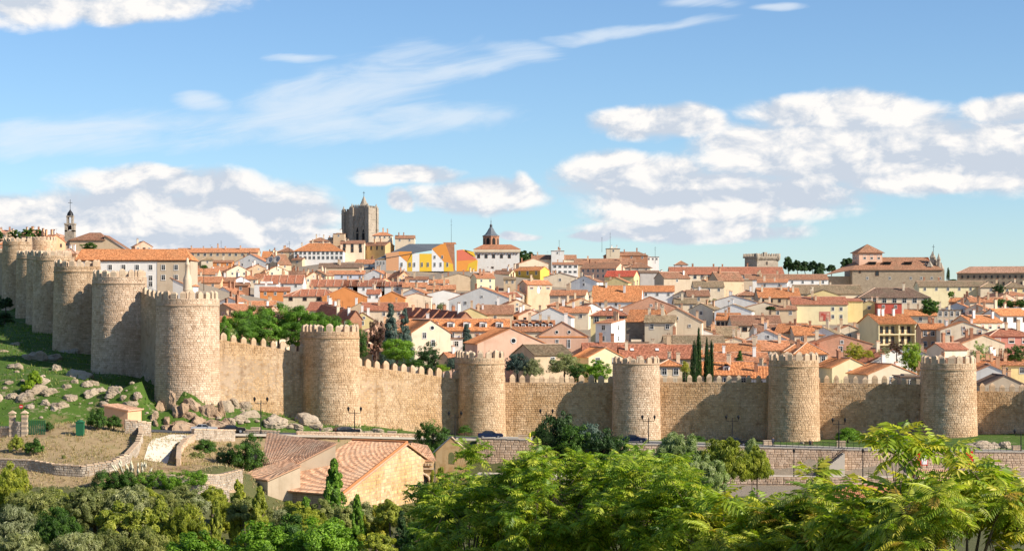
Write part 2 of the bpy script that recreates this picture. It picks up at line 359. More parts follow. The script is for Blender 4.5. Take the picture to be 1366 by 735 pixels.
for px, za, zb_ in ((330, 2.2, -1.0), (400, 0.5, -4.0), (470, 0, -5.0), (540, 0, -5.0)): out_pts.append(((px-CX)*300/F, 300, za)); out_pts.append(((px-CX)*270/F, 270, zb_))
fo = rbf(out_pts, 0.02)
in_pts = []
for px in (310, 370, 400):
    for Y in (480, 530, 590, 660, 760, 880, 1000, 1100): in_pts.append(((px-CX)*Y/F, Y, EYE-(pye(Y)-HY)*Y/F-8.5))
for px in (430, 560, 700, 850, 1000, 1150, 1300, 1450, 1700):
    for Y in (395, 430, 480, 530, 590, 660, 760, 880, 1050, 1200):
        z = EYE-(pye(Y)-HY)*Y/F-6.0-(3.0 if Y >= 880 else 0)
        if px > 1100 and Y > 850: z -= (px-1100)/350*(Y-850)/200*10
        if Y == 395: z = 5.5
        in_pts.append(((px-CX)*Y/F, Y, z))
for px, py, Y in [(300,470,365),(360,470,372),(420,500,380),(300,470,430),(380,470,430),(250,420,620),(250,400,760),(250,372,930),(250,352,1100),(200,410,620),(180,388,620),(100,388,620),
                  (200,430,380),(160,420,410),(120,400,470),(90,390,540),(60,380,600),(0,360,700),(-100,355,760),(95,338,800),(160,338,800),(0,335,860),
                  (480,352,1180),(440,350,1150),(520,350,1150),(600,362,1000),(650,364,1000),(100,330,1000),(-200,330,1000)]:
    in_pts.append(pt(px, py, Y))
for xx in (-1500, -700, -200, 200, 700, 1500):
    in_pts += [(xx, 1600, 44 if abs(xx) < 600 else 40), (xx, 2500, 30), (xx*3, 5000, 20), (xx*6, 9000, 10)]
fi = rbf(in_pts, 0.02)

# ---- town wall line: (px, Y of the semicircle centre, radius, top py, parapet height, protrusion, base py)
TW = [(-130,760,4.7,325,1.2,2.0),(-22,690,4.7,320,1.2,2.0),(24,625,4.8,317,1.2,2.0),(44,570,4.7,334,1.2,2.0),(60,520,4.7,334,1.2,2.0),(72,468,4.75,334,1.2,2.0),
      (104,408,4.9,347,1.2,2.2),(160,364,5.0,360,1.3,1.8),(248,343,5.15,388,1.3,1.0),(445,353,4.6,432,1.25,3.2),(644,369,4.1,467,1.2,3.2),(849,371,4.35,475,0.12,3.2),
      (1059,368,4.6,470,1.3,3.2),(1266,364,4.9,474,1.3,3.2),(1468,360,5.0,478,1.3,3.2),(1680,356,5.0,482,1.3,3.2)]
TC = [Vector(((t[0]-CX)*t[1]/F, t[1], 0)) for t in TW]
TN = []
for i in range(len(TC)):
    a = TC[max(0, i-1)]; c = TC[min(len(TC)-1, i+1)]; d = (c-a).normalized(); TN.append(Vector((d.y, -d.x, 0)))     # outward
WL = [TC[i]-TN[i]*TW[i][5] for i in range(len(TC))]          # wall face line
WLx = np.array([[p.x, p.y] for p in WL])
def wall_side(x, y):
    """signed distance to the wall line: positive inside the town"""
    x = np.asarray(x, float); y = np.asarray(y, float); best = np.full(x.shape, 1e9); sg = np.ones(x.shape)
    pts = [WLx[0]+(WLx[0]-WLx[1])*30]+list(WLx)+[WLx[-1]+np.array([3000.0, -60.0])]
    for a, c in zip(pts[:-1], pts[1:]):
        d = c-a; L = d@d; t = np.clip(((x-a[0])*d[0]+(y-a[1])*d[1])/L, 0, 1)
        best = np.minimum(best, np.hypot(x-(a[0]+t*d[0]), y-(a[1]+t*d[1])))
    px_ = [p_[0] for p_ in pts]; py_ = [p_[1] for p_ in pts]
    sg = np.where(y > np.interp(x, px_, py_), 1.0, -1.0)
    return best*sg
def bankY(x): return np.interp(x, [-30, -8, 20, 60, 110], [333, 331, 328, 323.5, 319.5])   # line of the retaining wall below the road
def ground(x, y):
    x = np.asarray(x, float); y = np.asarray(y, float); s = wall_side(x, y)
    k = np.clip((s-0.8)/1.4, 0, 1); zo = fo(x, y); zi = fi(x, y)
    hi = np.maximum(zo, road_z(x)-0.05)
    drop = np.clip((bankY(x)-y)/0.8, 0, 1)*np.clip((x+22)/6, 0, 1)*np.clip((y-250)/30, 0, 1)
    zo = np.where((x > -26) & (y < bankY(x)+14) & (y > bankY(x)) & (s < 0), np.maximum(zo, road_z(x)-0.1), zo)
    zo = zo*(1-drop)+np.minimum(zo, -3.1-(bankY(x)-y)*0.02)*drop
    return zo*(1-k)+zi*k
def road_z(x): return np.interp(x, [-130, -75, -50, -30, -10, 20, 60, 110, 200], [6.6, 5.9, 4.9, 4.2, 3.1, 2.1, 1.35, 1.0, 1.0])
def roadY(x): return np.interp(x, [-130, -80, -50, -30, -10, 20, 60, 110, 200], [315, 318, 322, 328, 337, 339, 331, 325, 322])
_g0 = ground
def ground(x, y):
    """terrain with the road bed cut in"""
    x = np.asarray(x, float); y = np.asarray(y, float); z = _g0(x, y)
    k = np.clip(1-(np.abs(y-roadY(x))-4.6)/2.5, 0, 1)
    k = np.where(y < roadY(x)-4.6, np.where(y < bankY(x), 0, k), k)*(np.abs(x) < 190)
    return z*(1-k)+(road_z(x)-0.12)*k
def lump(x, y, s, a):
    return a*(np.sin(x/s+1.3*np.sin(y/s*0.7))*np.cos(y/s*1.1+0.8*np.sin(x/s*0.6)))
_g1 = ground
def ground(x, y):
    """terrain with the hummocks of the slope and the dry mound"""
    x = np.asarray(x, float); y = np.asarray(y, float); z = _g1(x, y)
    k = np.clip((-wall_side(x, y)-1)/8, 0, 1)*np.clip((-22-x)/4, 0, 1)*np.clip((y-roadY(x)-5)/5, 0, 1)*(y < 640)
    z = z+k*(lump(x, y, 3.1, 0.40)+lump(x+40, y, 1.4, 0.15))
    md = np.exp(-((x+64)/15)**2-((y-296)/10)**2)
    return z+md*1.5*np.clip((309-y)/3, 0, 1)+md*lump(x, y, 2.2, 0.12)
def gz(x, y): return float(ground(np.array([x]), np.array([y]))[0])
def axis(segs):
    o = []
    for a, c, st in segs: o += list(np.arange(a, c, st))
    return np.array(o+[segs[-1][1]])
xs = axis([(-9000,-2000,1000),(-2000,-600,200),(-600,-200,25),(-200,-130,6),(-130,130,1.8),(130,260,8),(260,700,30),(700,2000,200),(2000,9000,1000)])
ys = axis([(-1500,-100,200),(-100,0,15),(0,60,4),(60,230,6),(230,300,2.0),(300,400,1.3),(400,640,5),(640,1400,14),(1400,3000,150),(3000,12000,900)])
GX, GY = np.meshgrid(xs, ys); GZ = ground(GX, GY)
# zone masks: r = green grass, g = dry grass, b = trodden earth
_, gpy = to_px(GX, np.maximum(GY, 1), GZ)
outz = wall_side(GX, GY) < 1.5
green = ((GY > roadY(GX)+2.5) & (GY < 700) & outz).astype(float)
dry = ((GY <= roadY(GX)-2.0) & (GY > 262) & (GX < -26-np.clip((300-GY)*0.6, 0, 18))).astype(float)
earth = ((~outz) | ((GX > 10) & (GY < bankY(GX)+1.5) & (GY > bankY(GX)-26))).astype(float)
cols = np.stack([green, dry, earth], -1).reshape(-1, 3)
ny, nx = GX.shape; ii = np.arange(ny*nx).reshape(ny, nx)
quads = np.stack([ii[:-1, :-1], ii[:-1, 1:], ii[1:, 1:], ii[1:, :-1]], -1).reshape(-1, 4)
m, q, p, o = new_mat('ground_cover'); pos = geo_pos(q)
a = q.n('ShaderNodeAttribute', attribute_name='Col'); s3 = q.n('ShaderNodeSeparateColor'); q.put(s3.inputs[0], a.outputs[0])
n1 = q.noise(pos, 0.25, 6, 0.65); n2 = q.noise(pos, 1.5, 6, 0.7); n3 = q.noise(pos, 12, 3, 0.7)
grass = q.mix(n2, (.030,.075,.010,1), (.105,.175,.022,1)); grass = q.mix(q.ss(n1, 0.55, 0.72), grass, (.20,.17,.07,1))
dryg = q.mix(n2, (.30,.20,.10,1), (.44,.33,.18,1)); dryg = q.mix(q.ss(n1, 0.52, 0.7), dryg, (.26,.17,.09,1)); dryg = q.mix(q.m('MULTIPLY', q.ss(n1, 0.30, 0.44, 1, 0), 0.5), dryg, (.20,.20,.06,1))
wild = q.mix(n2, (.05,.075,.02,1), (.16,.14,.06,1)); city = q.mix(n2, (.22,.17,.12,1), (.34,.28,.21,1))
edge = q.m('MULTIPLY', q.m('SUBTRACT', q.noise(pos, 0.7, 5, 0.7), 0.5), 1.6)
bare = q.mix(n3, (.30,.22,.13,1), (.42,.34,.23,1)); grass = q.mix(q.m('MULTIPLY', q.ss(q.noise(pos, 0.45, 6, 0.75), 0.57, 0.63), 0.75), grass, bare)
c = q.mix(q.ss(q.m('ADD', s3.outputs[0], edge), 0.4, 0.6), wild, grass); c = q.mix(q.ss(q.m('ADD', s3.outputs[1], edge), 0.4, 0.6), c, dryg); c = q.mix(s3.outputs[2], c, city)
q.put(p.inputs['Base Color'], c); p.inputs['Roughness'].default_value = 1.0; bump(q, p, q.m('ADD', n2, n3), 0.12, 0.7)
M['ground'] = m
g_me = np_mesh('ground', np.stack([GX, GY, GZ], -1).reshape(-1, 3), quads, M['ground'], cols, True)
tag(link('ground', g_me), kind='structure')

# ---- road, pavements, white path (ribbons a little above the cut bed)
def ribbon(name, pts, wl, wr, zoff, mat, skirt=0.0):
    mb = MB(); prev = None; acc = 0
    for i, (x, y, z) in enumerate(pts):
        a = pts[max(0, i-1)]; c = pts[min(len(pts)-1, i+1)]; d = Vector((c[0]-a[0], c[1]-a[1], 0)).normalized(); nrm = Vector((-d.y, d.x, 0))
        L = Vector((x, y, z+zoff))+nrm*wl; R = Vector((x, y, z+zoff))-nrm*wr
        if prev:
            mb.poly([prev[1], R, L, prev[0]])
            if skirt:
                dn = Vector((0, 0, -skirt)); mb.poly([prev[1]+dn, R+dn, R, prev[1]]); mb.poly([L+dn, prev[0]+dn, prev[0], L])
        prev = (L, R)
    return mb.build(name, mat)
rx_ = np.arange(-150, 170, 3.0)
rp = [(float(x), float(roadY(x)), float(road_z(x))) for x in rx_]
tag(ribbon('road', rp, 3.3, 3.3, 0.0, M['asphalt']), kind='structure')
tag(ribbon('pavement', [(x, y-4.0, z) for x, y, z in rp if x > -52], 0.68, 1.2, 0.13, M['pave'], 0.3), kind='structure')
tag(ribbon('pavement', [(x, y+4.0, z) for x, y, z in rp if x > -8], 0.7, 0.68, 0.13, M['pave'], 0.3), kind='structure')
mb = MB()
for x, y, z in rp[::2]:
    x2 = x+1.6; mb.poly([(x, y-.06, z+.006), (x2, float(roadY(x2))-.06, float(road_z(x2))+.006), (x2, float(roadY(x2))+.06, float(road_z(x2))+.006), (x, y+.06, z+.006)])
tag(mb.build('road_marking', M['whitepaint']), kind='structure')
mb = MB(); pp = [(252,578.5),(243,586),(230,598),(218,612),(208,626),(200,640)]
ctr = [P(px, 0, Y) for (px, _), Y in zip(pp, (314.6, 308, 300, 292, 284, 276))]
fine = []
for i in range(len(ctr)-1):
    for t in np.linspace(0, 1, 8)[:-1]: fine.append(ctr[i].lerp(ctr[i+1], t))
prev = None
for i, c in enumerate(fine):
    w = 1.7+2.2*max(0, 1-i/6); L = (c.x-w, c.y); R = (c.x+w, c.y); zc = [gz(*L), gz(c.x, c.y), gz(*R)]
    row = [Vector((L[0], L[1], zc[0]+.10)), Vector((c.x, c.y, zc[1]+.12)), Vector((R[0], R[1], zc[2]+.10))]
    if prev: mb.poly([prev[0], prev[1], row[1], row[0]]); mb.poly([prev[1], prev[2], row[2], row[1]])
    prev = row
tag(mb.build('path', M['path']), kind='structure')
# ------------------------------------------------------------------ stonework as real blocks
def blocks_mesh(name, fn, s0, s1, z_lo, z_hi, bw, bh, mat, seed, relief=0.07, rubble=0.0, skip=None):
    """fn(s, z) -> (point, outward normal); z_lo(s), z_hi(s)"""
    r = random.Random(seed); Vv = []; Cc = []
    sm_ = [s0+(s1-s0)*k/12 for k in range(13)]; zmin = min(z_lo(k) for k in sm_); zmax = max(z_hi(k) for k in sm_); z = zmin
    S = []; 
    while z < zmax:
        h = bh*r.uniform(0.8, 1.25); s = s0-r.uniform(0, bw)
        rowt = r.uniform(-0.10, 0.10)
        while s < s1:
            w = bw*r.uniform(0.55, 1.5); a = max(s, s0); c = min(s+w, s1); mid = (a+c)/2
            if c-a > 0.12:
                lo, hi = z_lo(mid), z_hi(mid)
                if z+h > lo and z < hi-0.12:
                    S.append((a, c, z, min(z+h, hi), min(1, max(0, r.gauss(0.52+rowt, 0.20))), 1.0 if r.random() < 0.12 else r.random()*0.25, r.uniform(0.25, 1.0)))
            s += w
        z += h
    for (a, c, z, z2, t1, t2, pr) in S:
        g = 0.022; j = rubble
        q = [(a+g, z+g), (c-g, z+g), (c-g, z2-g), (a+g, z2-g)]
        if j: q = [(u+r.uniform(-j, j), w_+r.uniform(-j, j)) for u, w_ in q]
        base = []; top = []
        cm = ((q[0][0]+q[2][0])/2, (q[0][1]+q[2][1])/2)
        for (u, w_) in q:
            p_, n_ = fn(u, w_); base.append(p_-n_*0.05)
            k = 0.80; p2, n2 = fn(cm[0]+(u-cm[0])*k, cm[1]+(w_-cm[1])*k); top.append(p2+n2*(relief*pr*r.uniform(0.75, 1.2)))
        Vv += [*base, *top]; Cc += [(t1, t2, 0)]*8
    n = len(S); V_ = np.array([tuple(v) for v in Vv]); idx = np.arange(n)[:, None]*8
    pat = np.array([[4, 5, 6, 7], [0, 1, 5, 4], [1, 2, 6, 5], [2, 3, 7, 6], [3, 0, 4, 7]])
    Q = (idx[:, :, None]+pat[None]).reshape(-1, 4)
    return np_mesh(name, V_, Q, mat, np.array(Cc))
def merlon_mesh(w, t, h, cap=0.45, flat=False):
    mb = MB(); x, y = w/2, t/2; sh = h-cap; b_ = 0.04
    mb.faces([(-x, -y, -0.6), (x, -y, -0.6), (x, y, -0.6), (-x, y, -0.6), (-x, -y, sh), (x, -y, sh), (x, y, sh), (-x, y, sh)],
             [(0, 1, 5, 4), (1, 2, 6, 5), (2, 3, 7, 6), (3, 0, 4, 7)])
    if flat: mb.faces([(-x+b_, -y+b_, h), (x-b_, -y+b_, h), (x-b_, y-b_, h), (-x+b_, y-b_, h), (-x, -y, sh), (x, -y, sh), (x, y, sh), (-x, y, sh)], [(0, 1, 2, 3), (4, 5, 1, 0), (5, 6, 2, 1), (6, 7, 3, 2), (7, 4, 0, 3)])
    else:
        mb.faces([(-x, -y, sh), (x, -y, sh), (x, y, sh), (-x, y, sh), (-x*.68, -y*.62, h-cap*.42), (x*.68, -y*.62, h-cap*.42), (x*.68, y*.62, h-cap*.42), (-x*.68, y*.62, h-cap*.42), (-x*.22, 0, h), (x*.22, 0, h)],
                 [(0, 1, 5, 4), (1, 2, 6, 5), (2, 3, 7, 6), (3, 0, 4, 7), (4, 5, 9, 8), (6, 7, 8, 9), (5, 6, 9), (7, 4, 8)])
    return mb.mesh('merlon', M['merlon'])
MER = [merlon_mesh(1.08*k, 0.62, 1.5*j, 0.55) for k, j in ((1, 1), (.92, .95), (1.05, 1.02), (.96, .9))]
MERT = [merlon_mesh(1.05*k, 0.6, 1.4*j, 0.40) for k, j in ((1, 1), (.92, .97), (1.06, 1.03), (.97, .9))]
MERW = []
for m_ in MER:
    k = m_.copy(); k.materials.clear(); k.materials.append(M['merlonwarm']); MERW.append(k)
TLAB = {1:'far stone tower cut off by the left edge of the picture', 2:'high pale tower at the top of the slope, leftmost whole one', 3:'narrow slice of stone tower far up the left slope, fourth in the overlapping row',
        4:'slice of stone tower up the left slope, third in the overlapping row', 5:'sunlit stone tower with pointed merlons, second in the overlapping row on the slope',
        6:'round stone tower whose foot stands behind shaded boulders, front of the overlapping row', 7:'broad stone tower casting a stepped shadow, beside the largest tower',
        8:'largest and tallest round stone tower, standing on a brown rock outcrop', 9:'round stone tower beside the umbrella pines, parked dark car below it', 10:'slender stone tower in front of the brick chimney and pink gable, fourth from the right',
        11:'pale squat stone tower with a plain parapet, grey olive bush behind the car below it', 12:'broad stone tower left of the round green bush on the lawn', 13:'broad stone tower at right with boulders on the grass to its right'}
def tower(i):
    px, Y, R0, tpy, par, prot = TW[i]; C0 = TC[i]; nrm = TN[i]; ang = math.atan2(nrm.y, nrm.x)+math.pi/2
    zt = P(px, tpy, Y).z; rot = Matrix.Rotation(ang, 3, 'Z')
    base = gz(C0.x+nrm.x*R0, C0.y+nrm.y*R0); base = min(base, gz(C0.x, C0.y), gz(C0.x-R0, C0.y), gz(C0.x+R0, C0.y), gz(C0.x+nrm.x*(R0+1)-2, C0.y+nrm.y*(R0+1)))-1.5
    root = empty('wall_tower', (C0.x, C0.y, base))
    tag(root, TLAB.get(i, {0: 'farthest stone tower left of the picture', 14: 'first stone tower beyond the right edge'}.get(i, 'last stone tower beyond the right edge')), 'tower', 'round towers of the town wall')
    floor = zt-1.4-par; H = zt-1.4-base; SL = prot+1.6
    def rad(z): 
        k = max(0, min(1, (z-base)/H)); return R0*(1.085-0.085*k**0.7)
    Ltot = 2*SL+math.pi*R0
    def fn(s, z, off=0.0):
        R = rad(z)+off; a = s
        if a < SL: p_ = Vector((-R, SL-a, 0)); n_ = Vector((-1, 0, 0))
        elif a > SL+math.pi*R0: p_ = Vector((R, a-SL-math.pi*R0, 0)); n_ = Vector((1, 0, 0))
        else:
            t = (a-SL)/R0; n_ = Vector((-math.cos(t), -math.sin(t), 0)); p_ = n_*R
        p_ = rot@p_; n_ = rot@n_; return Vector((p_.x, p_.y, z-base)), n_
    # core
    mb = MB(); S_ = [Ltot*k/44 for k in range(45)]; Z_ = [base+H*k/8 for k in range(9)]
    for a_, c_ in zip(S_[:-1], S_[1:]):
        for z1, z2 in zip(Z_[:-1], Z_[1:]): mb.poly([fn(a_, z1, -.03)[0], fn(c_, z1, -.03)[0], fn(c_, z2, -.03)[0], fn(a_, z2, -.03)[0]])
    fl = [fn(s_, floor-0.3, -0.6)[0] for s_ in S_]
    for z1, z2, flip in ((zt-1.4, zt-1.4, 0),):
        for a_, c_ in zip(S_[:-1], S_[1:]):
            o1, o2 = fn(a_, zt-1.4, -.03)[0], fn(c_, zt-1.4, -.03)[0]; i1, i2 = fn(a_, zt-1.4, -.6)[0], fn(c_, zt-1.4, -.6)[0]
            mb.poly([o1, o2, i2, i1]); d = Vector((0, 0, -(par+0.5))); mb.poly([i2, i2+d, i1+d, i1])
    mb.poly([p_+Vector((0, 0, 0)) for p_ in fl])
    # closing back wall with its parapet
    pa, _ = fn(0, zt-1.4); pb, _ = fn(Ltot, zt-1.4); c_ = (pa+pb)/2; wd = (pb-pa).length
    mb.box((c_.x, c_.y, (zt-1.4-base)/2), (wd-0.02, 0.6, zt-1.4-base-0.01), rz=ang)
    mb.build('core', M['joint'], root)
    far = Y > 430
    mat = M['stonepale'] if i in (7, 8, 11) else M['stone']
    bm_ = blocks_mesh('stonework', fn, 0, Ltot, lambda s_: base, lambda s_: zt-1.4, 0.80 if far else 0.58, 0.46 if far else 0.34, mat, 100+i, 0.06)
    tag(link('stonework', bm_, root), kind='stuff')
    mb = MB(); zc = floor
    for a_, c_ in zip(S_[:-1], S_[1:]):
        p0 = fn(a_, zc, .16)[0]; p1 = fn(c_, zc, .16)[0]; q0 = fn(a_, zc, -.1)[0]; q1 = fn(c_, zc, -.1)[0]; up_ = Vector((0, 0, .20)); dn = Vector((0, 0, 0))
        mb.poly([p0, p1, p1+up_, p0+up_]); mb.poly([p0+up_, p1+up_, q1+up_*1.3, q0+up_*1.3]); mb.poly([q0-up_*.4, q1-up_*.4, p1, p0])
    mb.build('string_course', mat, root)
    n = max(9, int(Ltot/1.62)); r = random.Random(i)
    for k in range(n):
        s_ = (k+0.5)*Ltot/n; p_, n_ = fn(s_, zt-1.4, -0.33)
        link('merlon', MERT[r.randrange(4)], root, (p_.x, p_.y, zt-1.4-base), math.atan2(n_.y, n_.x)+math.pi/2+r.uniform(-.03, .03)).scale = (r.uniform(.86, 1.1), 1, r.uniform(.84, 1.08))
    for k in range(4):
        p_ = pa.lerp(pb, (k+0.5)/4); link('merlon', MERT[r.randrange(4)], root, (p_.x, p_.y, zt-1.4-base), ang)
    return root, zt, base
def curtain(i, top_l, top_r, label, step=1.8, mat='stonewarm', flat=False):
    """wall between tower i and i+1; tops (with merlons) at the two ends"""
    A = WL[i]; B = WL[i+1]; d = B-A; L = d.length; d = d/L; nrm = Vector((d.y, -d.x, 0)); ang = math.atan2(d.y, d.x)
    gbase = [gz(A.x+d.x*L*t+nrm.x*1.0, A.y+d.y*L*t+nrm.y*1.0) for t in np.linspace(0, 1, 9)]
    zb = min(gbase)-1.5; root = empty('town_wall', (A.x, A.y, zb)); tag(root, label, 'wall', 'lengths of town wall between the towers')
    mh = 1.45
    def top(s): 
        return top_l+(top_r-top_l)*s/L-mh
    def low(s): return float(np.interp(s/L, np.linspace(0, 1, 9), gbase))-1.2
    def fn(s, z, off=0.0):
        bat = 0.35*(1-max(0, min(1, (z-zb)/12))); q_ = d*s+nrm*(off+bat); return Vector((q_.x, q_.y, z-zb)), nrm
    mb = MB(); K = 24
    for k in range(K):
        a, c = L*k/K, L*(k+1)/K
        mb.poly([fn(a, zb, -.03)[0], fn(c, zb, -.03)[0], fn(c, top(c), -.03)[0], fn(a, top(a), -.03)[0]])
        ta, tb = fn(a, top(a), -.03)[0], fn(c, top(c), -.03)[0]; ia, ib = ta-nrm*0.6, tb-nrm*0.6; dn = Vector((0, 0, -1.1)); wa, wb = ia-nrm*2.0, ib-nrm*2.0
        mb.poly([ta, tb, ib, ia]); mb.poly([ib, ib+dn, ia+dn, ia]); mb.poly([ia+dn, ib+dn, wb+dn, wa+dn])
        mb.poly([wb+dn, Vector((wb.x, wb.y, 0)), Vector((wa.x, wa.y, 0)), wa+dn])
    mb.build('core', M['joint'], root)
    tag(link('stonework', blocks_mesh('stonework', fn, 0, L, low, top, 0.50, 0.34, M[mat], 300+i, 0.07, 0.03), root), kind='stuff')
    n = int(L/step); r = random.Random(50+i)
    for k in range(n):
        s_ = (k+.5)*L/n; p_, _ = fn(s_, top(s_), -.33)
        if min((p_-fn(0, 0)[0]).xy.length, (p_-fn(L, 0)[0]).xy.length) < 3.2: continue
        link('merlon', (MERW if mat == 'stonewarm' else MER)[r.randrange(4)], root, (p_.x, p_.y, top(s_)-zb-0.02), ang+r.uniform(-.02, .02)).scale = (r.uniform(.85, 1.1), 1, r.uniform(.82, 1.08))
    # railing of the wall walk, seen through the gaps
    mb = MB(); st = int(L/1.5)
    for k in range(st+1):
        s_ = L*k/st; p_, _ = fn(s_, top(s_), -2.5); mb.box((p_.x, p_.y, p_.z-0.2), (.05, .05, 1.6), rz=ang)
        if k:
            for hh in (0.05, 0.30, 0.55): mb.tube((pp_[0], pp_[1], pp_[2]+hh), (p_.x, p_.y, p_.z+hh), .025, n=4, cap=False)
        pp_ = (p_.x, p_.y, p_.z)
    mb.build('railing', M['iron'], root)
TOPS = {}
for i in range(len(TW)): TOPS[i] = tower(i)[1]
def zat(py, Y): return EYE-(py-HY)*Y/F
for i in range(0, 7): curtain(i, TOPS[i]-3.2, TOPS[i+1]-3.2, 'town wall climbing the slope between overlapping towers, %s length from the top' % ['first','second','third','fourth','fifth','sixth','seventh'][i], mat='stone')
curtain(7, zat(372, 366), zat(410, 346), 'shaded narrow length of town wall just left of the largest tower', mat='stone')
curtain(8, zat(436, 346), zat(464, 354), 'sloping town wall right of the largest tower, pines behind it')
curtain(9, zat(471, 356), zat(499, 371), 'sloping town wall with pointed merlons between the pine tower and the slender tower')
curtain(10, zat(500, 371), zat(501, 371), 'level town wall behind the dark bush and a person in yellow, grey olive trees above')
curtain(11, zat(500, 372), zat(500, 370), 'town wall below the cypresses, wide triangular shadow on it')
curtain(12, zat(500, 370), zat(503, 367), 'town wall behind the round green bush on the lawn')
curtain(13, zat(511, 366), zat(514, 362), 'town wall at the right edge with boulders at its foot')
curtain(14, zat(514, 362), zat(520, 358), 'town wall running on beyond the right edge')
# taller tower and wall inside, at the top of the slope
def square_work(px, Y, wpx, tpy, bpy_, label):
    p_ = P(px, tpy, Y); w = wpx*Y/F; zb = zat(bpy_, Y)-6; root = empty('upper_tower', (p_.x, p_.y, zb)); tag(root, label, 'tower')
    R = w/2
    def fn(s, z, off=0):
        t = s/R; n_ = Vector((-math.cos(t), -math.sin(t), 0)); q_ = n_*(R+off); return Vector((q_.x, q_.y, z-zb)), n_
    mb = MB(); mb.lathe((0, 0, 0), [(R-.03, 0), (R-.03, p_.z-zb-1.4), (0.01, p_.z-zb-1.45)], 40); mb.build('core', M['joint'], root)
    tag(link('stonework', blocks_mesh('stonework', fn, 0, math.pi*R, lambda s: zb, lambda s: p_.z-1.4, 1.1, .6, M['stone'], 77), root), kind='stuff')
    for k in range(22):
        t = 2*math.pi*k/22; link('merlon', MERT[k % 4], root, (math.cos(t)*(R-.35), math.sin(t)*(R-.35), p_.z-zb-1.4), t+math.pi/2)
square_work(56, 740, 38, 316, 345, 'broad pale tower behind the overlapping row, below the dark tree clump')
# ------------------------------------------------------------------ houses
def win_mesh(w, h, style):
    """frame standing a little proud of the wall, pane set back inside it"""
    mb = MB(); t = 0.12; x, z = w/2, h/2; y0, y1 = 0.03, -0.09
    for (cx_, cz_, dx, dz) in ((0, z+t/2, w+2*t, t), (0, -z-t*.7, w+3*t, t*1.4), (-x-t/2, 0, t, h), (x+t/2, 0, t, h)):
        mb.box((cx_, (y0+y1)/2, cz_), (dx, y0-y1, dz))
    if style == 0: mb.box((0, -.03, 0), (.06, .05, h)); mb.box((0, -.03, z*.35), (w, .05, .05))
    return mb.mesh('window', M['framebrown'] if style == 2 else M['frame'])
def pane_mesh(w, h, style):
    mb = MB(); x, z = w/2, h/2
    if style == 1:
        mb.box((0, -.02, z*.45), (w, .04, h*.55)); mb.poly([(-x, -.012, -z), (x, -.012, -z), (x, -.012, z*.2), (-x, -.012, z*.2)], 1)
        return mb.mesh('pane', [M['shutter'], M['glass']])
    mb.poly([(-x, -.012, -z), (x, -.012, -z), (x, -.012, z), (-x, -.012, z)]); return mb.mesh('pane', M['glass'])
WINS = {}
def win_pair(w, h, style):
    k = (round(w, 1), round(h, 1), style)
    if k not in WINS: WINS[k] = (win_mesh(k[0], k[1], style), pane_mesh(k[0], k[1], style))
    return WINS[k]
def add_window(root, x, y, z, rz, w=0.9, h=1.25, style=0, name='window'):
    a, c = win_pair(w, h, style); o = link(name, a, root, (x, y, z), rz); link('pane', c, o)
    return o
CHM = {}
def chimney_mesh(k, mat):
    key = (k, mat)
    if key not in CHM:
        mb = MB(); h = 1.6+0.35*k
        mb.box((0, 0, h/2-.8), (.62+.08*k, .62, h+1.6)); mb.box((0, 0, h+.05), (.80+.08*k, .8, .14))
        if k % 2: 
            for sx in (-.22, .22): mb.box((sx, 0, h+.25), (.12, .5, .28), 1)
            mb.box((0, 0, h+.45), (.8, .8, .09), 1)
        else: mb.faces([(-.4, -.4, h+.12), (.4, -.4, h+.12), (.4, .4, h+.12), (-.4, .4, h+.12), (-.4, 0, h+.42), (.4, 0, h+.42)], [(0, 1, 5, 4), (2, 3, 4, 5), (1, 2, 5), (3, 0, 4)], 1)
        CHM[key] = mb.mesh('chimney', [M[mat], M['r_brown']])
    return CHM[key]
def slab(mb, a, c, d, e, mi=0, th=0.16, corr=False):
    """roof slope: a-c eave edge, d-e ridge edge (d above c, e above a); UVs in metres; corr = real tile channels"""
    a, c, d, e = map(Vector, (a, c, d, e)); n = (c-a).cross(e-a)
    if n.length < 1e-6: n = (c-a).cross(d-a)
    n.normalize()
    if n.z < 0: n = -n
    L = (c-a).length; S = ((e+d)/2-(a+c)/2).length; u = (c-a).normalized()
    def uv(p): w_ = p-a; uu = w_.dot(u); vv = (w_-u*uu).length; return (uu, vv)
    top = [p+n*th for p in (a, c, d, e)]
    if corr:
        N = max(4, int(L/0.30)*4); prev = None; rr = max(1, int(S/0.42)) if L*S < 500 else 1; rows = min(rr, 40) if corr > 1 else 1
        for j in range(rows):
            v0, v1 = j/rows, (j+1)/rows; prev = None
            for k in range(N+1):
                t = k/N; h = 0.03*math.sin(t*N*math.pi/2+0.4); lift = 0.015 if rows > 1 else 0
                eb, et = a.lerp(c, t)+n*(th+h), e.lerp(d, t)+n*(th+h)
                lo = eb.lerp(et, v0)+n*lift; hi = eb.lerp(et, v1)
                if prev:
                    q = [prev[0], lo, hi, prev[1]]; mb.poly(q, mi, [uv(x) for x in q])
                prev = (lo, hi)
    else:
        if (d-e).length < 1e-4: mb.poly(top[:3], mi, [uv(p) for p in top[:3]])
        else: mb.poly(top, mi, [uv(p) for p in top])
    mb.poly([a, c, top[1], top[0]], mi, [(0, .1)]*4); mb.poly([c, d, top[2], top[1]], mi, [(0, .1)]*4)
    mb.poly([e, a, top[0], top[3]], mi, [(0, .1)]*4)
    mb.poly([c, a, e, d] if (d-e).length > 1e-4 else [c, a, d], mi)
HOUSES = []          # records for labels and keep-clear tests
